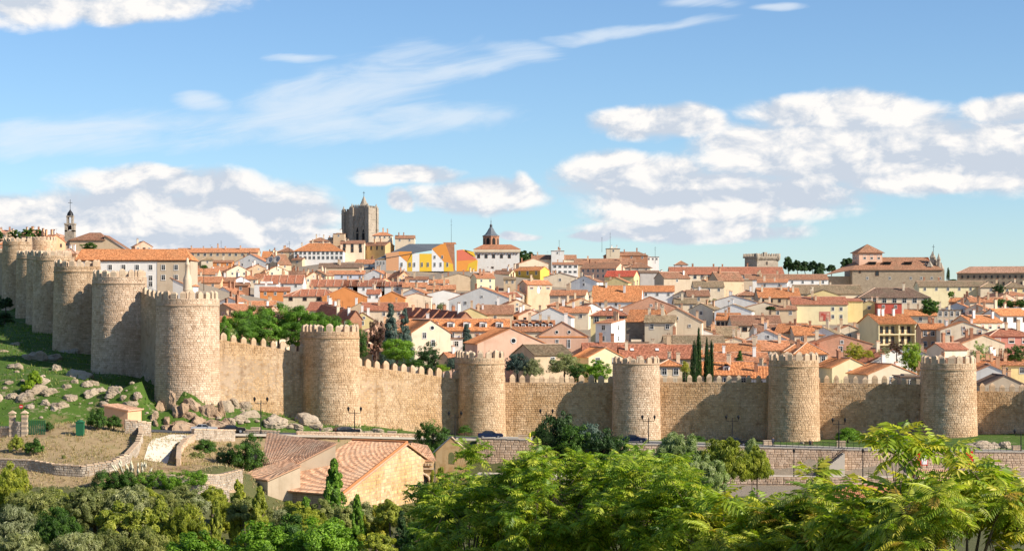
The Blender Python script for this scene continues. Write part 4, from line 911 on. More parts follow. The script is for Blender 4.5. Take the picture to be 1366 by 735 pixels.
def dormers(o, n, w, rise, depth, size=1.5, roofm='r_terra', zf=.25):
    h_ = [q_ for q_ in HOUSES if q_['o'] == o][0]; hz = hgt(h_)
    for i in range(n):
        x = -w/2+w*(i+.5)/n; y = depth/2*zf; z = hz+rise*zf; mb = MB(); s = size/2
        mb.poly([(x-s, y, z-.2), (x+s, y, z-.2), (x+s, y, z+size*.75), (x-s, y, z+size*.75)]); mb.poly([(x-s, y+2.6, z), (x-s, y, z-.2), (x-s, y, z+size*.75), (x-s, y+2.6, z+size*.75)]); mb.poly([(x+s, y, z-.2), (x+s, y+2.6, z), (x+s, y+2.6, z+size*.75), (x+s, y, z+size*.75)])
        d_ = mb.build('dormer', M['white'], o); rb = MB(); t = z+size*.75; g = t+size*.4
        slab(rb, (x-s-.2, y+3, t-.08), (x-s-.2, y-.25, t-.08), (x, y-.25, g), (x, y+3, g), th=.12); slab(rb, (x+s+.2, y-.25, t-.08), (x+s+.2, y+3, t-.08), (x, y+3, g), (x, y-.25, g), th=.12)
        rb.build('dormer_roof', M[roofm], d_); a = add_window(d_, x, y, z+size*.3, 0, size*.55, size*.5, 0)
H(612,441,134,15,450,'side',0,'cream','orange',(8,1),Y=498,d=14,feat='long orange roof with five white dormers',chim=1)
feature_on('five white dormers', lambda o, h: dormers(o, 6, 25, 2.9, 14, 1.9, 'r_orange'))
feature_on('ribbed dormers', lambda o, h: dormers(o, 6, 10.5, 2.7, 13, 1.2, 'r_terra', .4))
feature_on('white dormer right', lambda o, h: dormers(o, 1, 1, 2.5, 13, 1.4, 'r_orange', .3))
def skylights(o, h, xs_, rise, d):
    z = hgt(h)
    for x in xs_:
        mb = MB(); t = .55; y = d/2*t; a = math.atan2(rise, d/2); c, s = math.cos(a), math.sin(a)
        q = [(x+dx, y+v*c, z+rise*t+v*s+.30) for dx, v in ((-.4, -.6), (.4, -.6), (.4, .6), (-.4, .6))]; lo = [(p_[0], p_[1], p_[2]-.25) for p_ in q]
        mb.poly(q, 1); [mb.poly([lo[i], lo[(i+1) % 4], q[(i+1) % 4], q[i]]) for i in range(4)]
        mb.build('skylight', [M['iron'], M['frame']], o)
feature_on('skylights in its', lambda o, h: skylights(o, h, (-1.6, .2, 3.4), 2.6, 12))
feature_on('with skylights just', lambda o, h: skylights(o, h, (-3, 2.8), 3.1, 14))
feature_on('white oval', lambda o, h: (lambda mb: (mb.poly([(-.6+.75*math.cos(t*math.pi/7), -.06, hgt(h)-2.3+1.5*math.sin(t*math.pi/7)) for t in range(14)]), mb.build('satellite_dish', M['whitepaint'], o)))(MB()))
# ------------------------------------------------------------------ landmarks
def windows_row(o, n, x0, x1, y, z, w, h, st=0, rz=0):
    for i in range(n): add_window(o, x0+(x1-x0)*(i+.5)/n if rz == 0 else y, y if rz == 0 else x0+(x1-x0)*(i+.5)/n, z, rz, w, h, st)
def keep(px0, px1, t, bt, Y): KEEP.append((px0, px1, t, bt, Y)); FOOT.append((((px0+px1)/2-CX)*Y/F, Y+8, (px1-px0)/2*Y/F))
# cathedral tower
def cathedral():
    Y = 1270; u = Y/F; c = P(480, 345, Y); root = empty('cathedral_tower', (c.x, Y, c.z-4)); tag(root, 'grey stone cathedral tower with pinnacles and one pointed spire, highest building', 'tower')
    Z = 67*u+4; rot = math.radians(-24)
    R_ = Matrix.Rotation(rot, 3, 'Z'); w = 9.2
    def box(mb, x, y, z, dx, dy, dz, mi=0): mb.box(tuple(R_@Vector((x, y, z))), (dx, dy, dz), mi, rot)
    # two masses: near lit tower and the unfinished one to its left
    mb = MB(); box(mb, 3.2, 0, Z/2, 12.5, 12, Z); box(mb, -6.8, 3.2, Z*.475, 9.5, 10, Z*.95)
    mb.build('tower_body', M['cathstone'], root)
    for (x, y, dx, hz) in ((-2.6, -5.8, 2.6, 1.0), (9.0, -5.8, 2.6, 1.0), (9.0, 5.8, 2.4, 1.0), (-6.4, -1.6, 2.0, .96), (-11.2, -1.4, 2.2, .96), (-11.2, 7.6, 2.0, .96)):
        mb = MB(); box(mb, x, y, Z*hz/2, dx, dx, Z*hz+.5); box(mb, x, y, Z*.62, dx+.5, dx+.5, .5); box(mb, x, y, Z*.9, dx+.4, dx+.4, .4)
        b_ = mb.build('buttress', M['cathstone'], root); m2 = MB(); q = R_@Vector((x, y, Z*hz))
        m2.lathe(tuple(q), [(1.1, 0), (1.1, .7), (1.3, .8), (.75, 1.1), (.28, 2.4), (.02, 3.2)], 6, smooth=False); m2.build('pinnacle', M['cathstone'], b_)
    for k in range(9):
        mb = MB(); x = -1.4+1.2*k; box(mb, x, -5.7, Z+.6, .7, .7, 1.4); q = R_@Vector((x, -5.7, Z+1.3)); mb.lathe(tuple(q), [(.45, 0), (.02, 1.3)], 4, smooth=False); mb.build('battlement', M['cathstone'], root)
    for k in range(5):
        mb = MB(); box(mb, -10+1.7*k, -1.6, Z*.95+.6, .9, .7, 1.6); mb.build('battlement', M['cathstone'], root)
    for k in range(5):
        mb = MB(); box(mb, 9.2, -4+2*k, Z+.6, .7, .9, 1.5); mb.build('battlement', M['cathstone'], root)
    def lancet(x, z, w_, h_, nm='belfry_opening', yy=-6.0):
        mb = MB(); pts = [(-w_/2, 0), (w_/2, 0), (w_/2, h_*.72), (w_*.3, h_*.9), (0, h_), (-w_*.3, h_*.9), (-w_/2, h_*.72)]
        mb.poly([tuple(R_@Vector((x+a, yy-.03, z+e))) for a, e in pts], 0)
        for i in range(len(pts)):
            a, e = pts[i], pts[(i+1) % len(pts)]
            P0, P1 = Vector((x+a[0], yy, z+a[1])), Vector((x+e[0], yy, z+e[1])); mb.tube(R_@P0, R_@P1, .3, n=5, mi=1, cap=False)
        mb.build(nm, [M['dark'], M['cathstone']], root)
    lancet(1.5, Z*.36, 2.4, 11.5); lancet(5.9, Z*.30, 2.4, 12.5)
    for (x0, s) in ((3.7, 1), (3.7, -1)):
        mb = MB(); mb.tube(R_@Vector((x0, -6.15, Z*.52+3)), R_@Vector((x0+s*3.2, -6.15, Z*.86)), .35, n=5); mb.tube(R_@Vector((x0, -6.15, Z*.86+2.2)), R_@Vector((x0+s*3.4, -6.15, Z*.58)), .3, n=5); mb.build('tracery', M['cathstone'], root)
    lancet(-9.0, Z*.36, 1.2, 8, 'slit_window', -1.82)
    for zz in (.28, .56, .80):
        mb = MB(); box(mb, 3.2, 0, Z*zz, 12.9, 12.4, .45); mb.build('string_course', M['cathstone'], root)
    mb = MB(); q = R_@Vector((3.0, 0, Z)); mb.lathe(tuple(q), [(3.2, -.2), (3.2, .6), (3.3, .8), (2.2, 3), (1.0, 6.0), (.2, 7.8)], 8, smooth=False); sp_ = mb.build('spire', M['cathstone'], root)
    mb = MB(); mb.tube((q.x, q.y, Z+7.5), (q.x, q.y, Z+11), .14, n=5); mb.tube((q.x-.8, q.y, Z+10), (q.x+.8, q.y, Z+10), .12, n=5); mb.build('cross', M['iron'], sp_)
    keep(455, 502, 278, 325, Y)
cathedral()
# long white building with orange red roof and conical chimney
def seminary():
    Y = 560; p_ = P(178, 347, Y); w = 152*Y/F; zb = zat(392, Y)-3; h = p_.z-zb
    root = empty('long_building', (p_.x, Y, zb)); tag(root, 'long white building with an even row of windows under a flat orange red roof', 'building')
    mb = MB(); X = w/2; d = 13; mb.box((-4.8, d/2, h/2), (w-9.6, d, h), 0); mb.box((X-4.8, d/2-.05, h/2-.1), (9.6-.01, d+.1, h-.2), 1); mb.build('wall', [M['white'], M['greybeige']], root)
    mb = MB(); mb.box((0, -.15, h-.25), (w+.4, .3, .3)); mb.build('cornice', M['framebrown'], root)
    rb = MB(); rise = 15*Y/F; slab(rb, (-X-.3, -.5, h-.1), (X+.3, -.5, h-.1), (X-2.6, d/2, h+rise), (-X, d/2, h+rise)); slab(rb, (X+.3, d+.5, h-.1), (-X-.3, d+.5, h-.1), (-X, d/2, h+rise), (X-2.6, d/2, h+rise)); slab(rb, (X+.3, -.5, h-.1), (X+.3, d+.5, h-.1), (X-2.6, d/2, h+rise), (X-2.6, d/2, h+rise))
    rb.build('roof', M['r_orange'], root)
    xs2 = [147, 165, 183, 201, 218, 235]
    for i, x in enumerate(xs2):
        for z in ((2.1, 5.2, 6.9) if x in (201,) else (2.1, 5.0)): add_window(root, (x-178)*Y/F, -.0 if i < 4 else -.11, h-z, 0, 1.0, 1.35, 0)
    keep(100, 254, 332, 392, Y)
    c = P(250, 385, 545); r2 = empty('round_chimney', (c.x, 545, zat(395, 545)-4)); tag(r2, 'tall tapering round stone chimney at the right end of the long white building', 'chimney')
    b0 = c.z-r2.location.z; mb = MB(); u = 545/F
    mb.lathe((0, 0, 0), [(5.8*u, 0), (5.8*u, b0+12*u), (5.6*u, b0+13*u), (3.1*u, b0+20*u), (2.9*u, b0+31*u), (3.4*u, b0+31.5*u), (3.2*u, b0+33*u), (1.8*u, b0+36*u), (1.5*u, b0+40*u), (.1, b0+41*u)], 16); mb.build('shaft', M['greybeige'], r2)
    mb = MB(); mb.lathe((0, 0, 0), [(6.3*u, b0-2*u), (6.3*u, b0-1*u), (5.7*u, b0-.9*u)], 16); mb.build('collar', M['greybeige'], r2)
    keep(244, 256, 345, 384, 545)
seminary()
# old church with bell gable, far left
def old_church():
    Y = 820; u = Y/F; c = P(120, 332, Y); root = empty('church', (c.x, Y, c.z-4)); tag(root, 'old church with brown roof and a slim belfry carrying a cross, far left skyline', 'church')
    def L(px, py): v = P(px, py, Y); return (v.x-c.x, v.z-c.z+4)
    x0, _ = L(93, 0); x1, _ = L(139, 0); _, ze = L(0, 320.5); _, zr = L(0, 310)
    mb = MB(); mb.box(((x0+x1)/2, 7, ze/2), (x1-x0, 14, ze)); x2, z2 = L(160, 331); x1b, z1b = L(139, 314)
    mb.poly([(x1, 0, 0), (x2+3, 0, 0), (x2+3, 0, z2-1), (x1+.01, 0, z1b)]); mb.poly([(x2+3, 0, 0), (x2+3, 10, 0), (x2+3, 10, z2-1), (x2+3, 0, z2-1)]); x3, z3 = L(76, 328); mb.box((x3+1.5, 5, z3/2), (7, 9, z3)); mb.build('wall', M['tan'], root)
    rb = MB(); slab(rb, (x0-.5, -.6, ze-.1), (x1+.5, -.6, ze-.1), (x1-3, 7, zr), (x0+7, 7, zr)); slab(rb, (x1+.5, 14.6, ze-.1), (x0-.5, 14.6, ze-.1), (x0+7, 7, zr), (x1-3, 7, zr)); slab(rb, (x0-.5, 14.6, ze-.1), (x0-.5, -.6, ze-.1), (x0+7, 7, zr), (x0+7, 7, zr)); slab(rb, (x1+.5, -.6, ze-.1), (x1+.5, 14.6, ze-.1), (x1-3, 7, zr), (x1-3, 7, zr))
    slab(rb, (x1, -.4, z1b-.05), (x2+3.6, -.4, z2-1.05), (x2+3.6, 10, z2-1), (x1, 10, z1b)); rb.build('roof', M['r_brown'], root)
    mb = MB(); bx0, _ = L(85, 0); bx1, _ = L(98, 0); bw = bx1-bx0; bc = (bx0+bx1)/2; _, zt1 = L(0, 300); _, zt2 = L(0, 291)
    mb.box((bc, 3, zt1*.42), (bw, 3, zt1*.84)); mb.box((bc-bw*.36, 3, zt1*.91), (bw*.28, 3, zt1*.22)); mb.box((bc+bw*.36, 3, zt1*.91), (bw*.28, 3, zt1*.22)); mb.box((bc, 3, zt1+.4), (bw*1.1, 3.3, .7))
    mb.box((bc-bw*.24, 3, (zt1+zt2)/2+.6), (bw*.16, 2.4, zt2-zt1)); mb.box((bc+bw*.24, 3, (zt1+zt2)/2+.6), (bw*.16, 2.4, zt2-zt1)); mb.box((bc, 3, zt2+.8), (bw*.72, 2.8, .5)); b_ = mb.build('belfry', M['cathstone'], root)
    mb = MB(); mb.lathe((bc, 3, zt2+1), [(1.5, 0), (1.2, 1.2), (.3, 2.4), (.02, 3.0)], 8); mb.tube((bc, 3, zt2+3.5), (bc, 3, zt2+8), .12, n=4); mb.tube((bc-.9, 3, zt2+6.6), (bc+.9, 3, zt2+6.6), .12, n=4); mb.build('cross', M['iron'], b_)
    mb = MB(); mb.lathe((bc, 3, zt1*.86), [(1.0, 0), (.75, .6), (.5, 1.7), (.1, 2.0)], 8); mb.build('bell', M['iron'], b_)
    keep(75, 170, 283, 332, Y)
old_church()
# modern museum-like front with coloured facets
def coloured():
    Y = 1120; u = Y/F; c = P(570, 362, Y); root = empty('museum', (c.x, Y, c.z-5)); tag(root, 'modern building with angular orange, yellow and white front and grey sloping roof', 'building')
    def L(px, py, y=0): v = P(px, py, Y); return (v.x-c.x, y, v.z-c.z+5)
    T = [(500,345),(515,336.5),(532,335),(549,325+9),(583,334),(590,325),(594,324.6),(606,352)]
    def panel(nm, pts, mat, y=0.0, th=1.0):
        mb = MB(); f = [L(a, e, y) for a, e in pts]; bk = [(p_[0], p_[1]+th, p_[2]) for p_ in f]; mb.poly(f); n = len(f)
        for i in range(n): mb.poly([f[(i+1) % n], f[i], bk[i], bk[(i+1) % n]])
        mb.poly(list(reversed(bk))); mb.build(nm, M[mat], root)
    mats = {'orange_': 'orangewall'}
    M['sun_yellow'] = mat_plaster('bright_yellow_render', (.85, .55, .06), .1); M['sun_orange'] = mat_plaster('bright_orange_render', (.78, .32, .07), .1); M['coral'] = mat_plaster('coral_render', (.75, .20, .12), .1)
    M['peachr'] = mat_plaster('salmon_render', (.72, .38, .20), .1)
    panel('facade_panel', [(515,362),(515,338),(532,335.5),(532,362)], 'peachr'); panel('facade_panel', [(532,362),(532,340.5),(543,350),(543,362)], 'whitepaint', -.03); panel('facade_panel', [(532,335.5),(549,335.5),(549,337),(543,349.8),(532,340.3)], 'sun_orange', -.01)
    panel('facade_panel', [(543,362),(543,350),(550,338),(550,362)], 'sun_yellow', -.05); panel('facade_panel', [(550,362),(550,338),(559.5,338.5),(559.5,362)], 'whitepaint', -.07); panel('facade_panel', [(559.5,362),(559.5,338.5),(576,338.5),(576,362)], 'sun_yellow', -.09)
    panel('facade_panel', [(576,362),(576,332),(592,349.5),(592,362)], 'whitepaint', -.11); panel('facade_panel', [(576,332),(588,326),(594,324.5),(604,352),(592,349.4)], 'sun_orange', -.13); panel('facade_panel', [(592,362),(592,349.5),(604,352.2),(605,362)], 'sun_yellow', -.15)
    panel('facade_panel', [(594,325.5),(606,325.5),(607,361),(605,361)], 'brick', -.0); panel('facade_panel', [(609,362),(609,334),(617,333),(637,348),(636,362)], 'sun_orange', -.4, 8); panel('facade_panel', [(610,334),(617,333.2),(637,346.3),(610,348)], 'coral', -.44, .03)
    panel('facade_panel', [(625,352),(637,346.5),(636,361),(622,361)], 'sun_yellow', -.46, .03); panel('facade_panel', [(612,333.4),(632,336),(635,344),(619,333)], 'sun_yellow', .3, .03)
    mb = MB(); a0, a1 = L(500, 347), L(515, 338); mb.box(((a0[0]+a1[0])/2, 3, a0[2]/2), (a1[0]-a0[0], 6, a0[2])); mb.box((L(555, 0)[0], 9, L(0, 338)[2]/2), (L(600, 0)[0]-L(516, 0)[0], 14, L(0, 338)[2]-.4)); mb.build('wall', M['grey'], root)
    mb = MB(); slab(mb, L(500, 347, -.3), L(576, 334, -.3), L(590, 325, 9), L(545, 325, 9)); mb.build('roof', M['slate'], root)
    mb = MB(); slab(mb, L(594, 326, 0), L(609, 326, 0), L(607, 323, 9), L(590, 323, 9)); mb.build('roof', M['r_orange'], root)
    for x in (536, 547, 553, 563, 571, 580, 588, 597): q = L(x, 353); add_window(root, q[0], -.2, q[2], 0, .9, 2.2)
    for x in (580, 590): q = L(x, 343); add_window(root, q[0], -.2, q[2], 0, .9, 1.6)
    for x in (504, 508, 512): q = L(x, 351); add_window(root, q[0], 0, q[2], 0, .8, 2)
    keep(498, 638, 322, 362, Y)
coloured()
# white arcaded building with brick dome tower behind
def domed():
    Y = 1150; c = P(659, 362, Y); root = empty('arcaded_building', (c.x, Y, c.z-5)); tag(root, 'white building with a deep eave and five square windows below the domed brick tower', 'building')
    def L(px, py, y=0): v = P(px, py, Y); return (v.x-c.x, y, v.z-c.z+5)
    a, e = L(633, 336), L(693, 336); w = e[0]-a[0]; mb = MB(); mb.box(((a[0]+e[0])/2, 7, a[2]/2), (w, 14, a[2])); mb.build('wall', M['white'], root)
    mb = MB(); mb.box(((a[0]+e[0])/2, -.3, a[2]+.6), (w+1.2, 1.6, 1.5)); mb.build('eave_band', M['cream'], root)
    rb = MB(); z = a[2]+1.4; slab(rb, (a[0]-.8, -1, z), (e[0]+.8, -1, z), (e[0]-5, 7, z+3), (a[0]+5, 7, z+3)); slab(rb, (e[0]+.8, 15, z), (a[0]-.8, 15, z), (a[0]+5, 7, z+3), (e[0]-5, 7, z+3)); rb.build('roof', M['r_terra'], root)
    for x in (638.5, 648.5, 658.5, 669, 679.5): q = L(x, 342); add_window(root, q[0], 0, q[2], 0, 1.5, 2.0, 2)
    for k in range(14):
        q = L(636+k*4.1, 339); mb = MB(); mb.box((q[0], -.15, q[2]), (.3, .3, .9)); mb.build('bracket', M['framebrown'], root)
    q = L(657, 357); add_window(root, q[0], 0, q[2], 0, 1.2, 1.0, 2)
    Y2 = 1178; c2 = P(655, 330, Y2); r2 = empty('dome_tower', (c2.x, Y2, c2.z-6)); tag(r2, 'octagonal brick tower with a slate cupola, lantern and weathervane', 'tower'); u = Y2/F
    mb = MB(); mb.lathe((0, 0, 0), [(10.8*u, 0), (10.8*u, 6+14*u), (11.6*u, 6+14.2*u), (11.6*u, 6+15*u), (10.5*u, 6+15.1*u)], 8, smooth=False); mb.build('drum', M['brick'], r2)
    mb = MB(); mb.lathe((0, 0, 6+15*u), [(11.8*u, 0), (8*u, 2.2*u), (5.2*u, 6*u), (3.4*u, 9.5*u), (1.9*u, 11.5*u)], 8, smooth=False); cu = mb.build('cupola', M['slate'], r2)
    mb = MB(); mb.lathe((0, 0, 6+26*u), [(1.9*u, 0), (1.7*u, 3*u), (2.1*u, 3.2*u), (.5*u, 5.2*u), (.3*u, 8*u), (.7*u, 8.6*u), (.2*u, 9.4*u), (.1*u, 13*u)], 8); mb.build('lantern', M['slate'], cu)
    for k in range(8):
        t = math.pi*2*k/8+math.pi/8; r_ = 10.8*u*math.cos(math.pi/8)+.03; mb = MB(); s = 1.0
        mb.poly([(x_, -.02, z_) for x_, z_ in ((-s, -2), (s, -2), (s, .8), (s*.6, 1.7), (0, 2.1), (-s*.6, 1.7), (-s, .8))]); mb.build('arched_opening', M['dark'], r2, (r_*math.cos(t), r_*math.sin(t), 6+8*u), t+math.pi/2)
    keep(625, 693, 292, 360, Y)
domed()
# castle keep
def keep_tower():
    Y = 1150; c = P(1024, 366, Y); u = Y/F; rot = math.radians(24); root = empty('castle_tower', (c.x, Y, c.z-4), rot); tag(root, 'square castle keep with overhanging battlements and a turret, shaded left face', 'tower')
    X = 33*u/2; h = 22*u+4; d = 14; mb = MB(); mb.box((0, d/2, h/2), (2*X, d, h)); mb.build('keep_body', M['cathstone'], root)
    mb = MB(); mb.box((0, d/2, h+.45), (2*X+1.6, d+1.6, .9)); mb.build('parapet', M['cathstone'], root)
    for k in range(16):
        mb = MB(); mb.box((0, 0, 0), (.5, .8, .9)); o_ = mb.build('corbel', M['cathstone'], root, (-X+.2+(2*X-.4)*k/15, -.4, h-.45))
    for (nn, fx) in ((10, lambda t: (-X-.4+(2*X+.8)*t, -.55)), (9, lambda t: (X+.55, d*t)), (9, lambda t: (-X-.55, d*t)), (10, lambda t: (-X+(2*X)*t, d+.55))):
        for k in range(nn):
            mb = MB(); x, y = fx(k/(nn-1)); mb.box((0, 0, .7), (.85, .6, 1.4)); mb.faces([(-.42, -.3, 1.4), (.42, -.3, 1.4), (.42, .3, 1.4), (-.42, .3, 1.4), (0, 0, 1.9)], [(0, 1, 4), (1, 2, 4), (2, 3, 4), (3, 0, 4)]); mb.build('merlon', M['cathstone'], root, (x, y, h+.9))
    for sx in (-X, X):
        mb = MB(); mb.lathe((0, 0, 0), [(.3, -2.2), (1.3, -.8), (1.4, 2.2), (1.3, 2.25), (0.05, 2.3)], 10); mb.build('bartizan', M['cathstone'], root, (sx, 0, h+.2))
    mb = MB(); mb.box((1.2, 5, h+2.2), (2.0, 2, 2.6)); mb.build('turret', M['cathstone'], root)
    add_window(root, -.5, 0, h-3.2, 0, .8, 1.8, 2); add_window(root, X, 5, h-3.2, math.pi/2, .8, 1.6, 2); add_window(root, X, 7, h-7, math.pi/2, .8, 1.6, 2)
    keep(1000, 1048, 334, 366, Y)
keep_tower()
# palace with lantern tower and broken facade
def palace():
    Y = 930; c = P(1180, 385, Y); u = Y/F; root = empty('palace', (c.x, Y, c.z-4)); tag(root, 'huge stone hall under a brown roof with a square pink lantern tower', 'building')
    def L(px, py, y=0): v = P(px, py, Y); return (v.x-c.x, y, v.z-c.z+4)
    a, e = L(1137, 360), L(1260, 360); d = 22; mb = MB(); mb.box(((a[0]+e[0])/2, d/2, a[2]/2), (e[0]-a[0], d, a[2])); mb.build('wall', M['stonewall'], root)
    zr = L(0, 341)[2]-.6; x0 = a[0]-8; rb = MB()
    slab(rb, (a[0]-.4, -.6, a[2]-.2), (e[0]-.6, -.6, a[2]-.2), (L(1237, 0)[0], d/2, zr), (L(1180, 0)[0], d/2, zr)); slab(rb, (e[0]+.4, d+.6, a[2]), (a[0]-.4, d+.6, a[2]), (L(1160, 0)[0], d/2, zr), (L(1245, 0)[0], d/2, zr))
    slab(rb, (e[0]-.6, -.6, a[2]-.2), (e[0]+.3, d+.6, a[2]-.2), (L(1239, 0)[0], d/2, zr), (L(1237, 0)[0], d/2, zr))
    slab(rb, (a[0]-13, 4, a[2]-2.6), (a[0]-.4, -.6, a[2]-.2), (L(1180, 0)[0], d/2, zr), (L(1152, 0)[0], d/2, zr-1.2)); rb.build('roof', M['r_brown'], root)
    mb = MB(); mb.box((a[0]-6, d/2+2, a[2]/2-1.5), (13, d-6, a[2]-3)); mb.build('side_wing', M['stonewall'], root)
    # lantern tower
    t0, t1 = L(1143, 349), L(1181, 349); zt = L(0, 337)[2]; rot = math.radians(10); mb = MB(); cx_ = (t0[0]+t1[0])/2; w = (t1[0]-t0[0])*.86
    mb.box((cx_, d/2-1, zt/2+3), (w, w*.8, zt-6), rz=rot); lt = mb.build('lantern_tower', M['pink'], root)
    rb = MB(); s = w/2+.9; sy = w*.4+.9; Rm = Matrix.Rotation(rot, 3, 'Z'); C = [Rm@Vector(v) for v in ((-s, -sy, 0), (s, -sy, 0), (s, sy, 0), (-s, sy, 0))]; O = Vector((cx_, d/2-1, zt-.05)); top = O+Vector((0, 0, 12*u))
    for i in range(4): slab(rb, O+C[i], O+C[(i+1) % 4], top, top)
    rb.build('tower_roof', M['r_brown'], lt)
    for i in range(3):
        v = Rm@Vector((-w/2+w*(i+.62)/3.3+.6, -w*.4, 0)); add_window(lt, cx_+v.x, d/2-1+v.y, zt-2.1, rot, 1.2, 1.8, 1)
    for i in range(3):
        v = Rm@Vector((-w/2, -w*.4+w*.8*(i+.5)/3, 0)); add_window(lt, cx_+v.x, d/2-1+v.y, zt-2.1, rot-math.pi/2, .9, 1.7, 1)
    for x in (1157, 1187, 1215, 1229, 1243, 1254): q = L(x, 371); add_window(root, q[0], 0, q[2], 0, .9, 1.1, 0)
    q = L(1170, 365); add_window(root, q[0], 0, q[2], 0, 1.6, 2.0, 2); q = L(1147, 363); add_window(root, q[0], 0, q[2], 0, .8, .9, 2)
    for k, x in enumerate((1166, 1186, 1214)):
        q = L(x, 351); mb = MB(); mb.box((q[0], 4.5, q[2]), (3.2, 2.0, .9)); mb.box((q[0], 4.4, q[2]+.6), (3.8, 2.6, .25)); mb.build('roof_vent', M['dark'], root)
    # jagged church front at the right end, in shade
    for (px, pt_, wd) in ((1242, 349, 3.2), (1247, 337, 2.6), (1250, 343, 2.2), (1254, 340, 1.8), (1258, 352, 2.6), (1237, 352, 2.4)):
        q = L(px, pt_); mb = MB(); mb.lathe((q[0], 3+(px % 3), 0), [(wd*.5, a[2]-3), (wd*.5, q[2]-2.5), (wd*.62, q[2]-2.3), (wd*.25, q[2]-.6), (.05, q[2]+.9)], 5, smooth=False); mb.build('pinnacle', M['cathstone'], root)
    q = L(1247, 329); mb = MB(); mb.tube((q[0], 3, q[2]-4), (q[0], 3, q[2]+1), .12, n=4); mb.tube((q[0]-.7, 3, q[2]), (q[0]+.7, 3, q[2]), .1, n=4); mb.build('cross', M['iron'], root)
    keep(1110, 1262, 326, 388, Y)
palace()
def barracks():
    Y = 935; c = P(1335, 385, Y); root = empty('long_stone_building', (c.x, Y, c.z-4), math.radians(-14)); tag(root, 'long shaded stone building with two rows of small windows, upper right edge', 'building')
    X = 18.5; h = 11.5; mb = MB(); mb.box((0, 7, h/2), (2*X+4, 14, h)); mb.build('wall', M['stonewall'], root)
    rb = MB(); slab(rb, (-X-2.5, -.6, h-.1), (X+2.6, -.6, h-.1), (X-1, 7, h+3.2), (-X+4, 7, h+3.2)); slab(rb, (X+2.6, 14.6, h), (-X-2.5, 14.6, h), (-X+4, 7, h+3.2), (X-1, 7, h+3.2)); slab(rb, (-X-2.5, 14.6, h), (-X-2.5, -.6, h), (-X+4, 7, h+3.2), (-X+4, 7, h+3.2)); rb.build('roof', M['r_pale'], root)
    for z in (h-1.8, h-5): windows_row(root, 14, -X-1, X+1, 0, z, .8, 1.3, 2)
    keep(1282, 1400, 353, 384, Y)
barracks()
def small_things():
    # dark dishes, gable bell arch, aerial masts
    for px, py, Y, hpx, lab in ((602,326,1125,34,'tall thin mast rising from the coloured building'),(803,330,1200,14,'thin mast on the rooftop left of the white modern building'),(814,336,1205,26,'tallest thin mast on the white modern building'),
                               (746,334,1180,14,'thin mast on the white rooftop block'),(874,345,1160,16,'thin mast at the right end of the white modern building'),(295,333,1243,12,'thin mast on the long terrace roof'),(386,336,1100,14,'thin mast on the roofs left of the galleries')):
        p_ = P(px, py, Y); mb = MB(); r = empty('mast', p_); mb.tube((0, 0, -3), (0, 0, hpx*Y/F), .12, .06, n=5); mb.build('pole', M['iron'], r); m2 = MB()
        for k in (0.9, .75): m2.tube((-.6, 0, hpx*Y/F*k), (.6, 0, hpx*Y/F*k), .05, n=4)
        m2.build('crossbar', M['iron'], r); tag(r, lab, 'mast')
    for px, py, lab in ((359.5, 351, 'pale satellite dish facing left beside the steep brown roof'), (369, 350, 'dark satellite dish behind the pale one')):
        Y = 760; p_ = P(px, py, Y); r = empty('satellite_dish', p_); tag(r, lab, 'satellite dish')
        mb = MB(); mb.lathe((0, 0, 0), [(.05, -.5), (1.0, -.35), (1.7, 0), (1.62, .03), (.9, -.28), (.05, -.42)], 14); o_ = mb.build('dish', M['grey'], r, (0, 0, 1.2)); o_.rotation_euler = (math.radians(60), 0, math.radians(-30))
        mb = MB(); mb.tube((0, 0, -3), (0, .3, 1.1), .12, n=6); mb.build('post', M['iron'], r)
small_things()
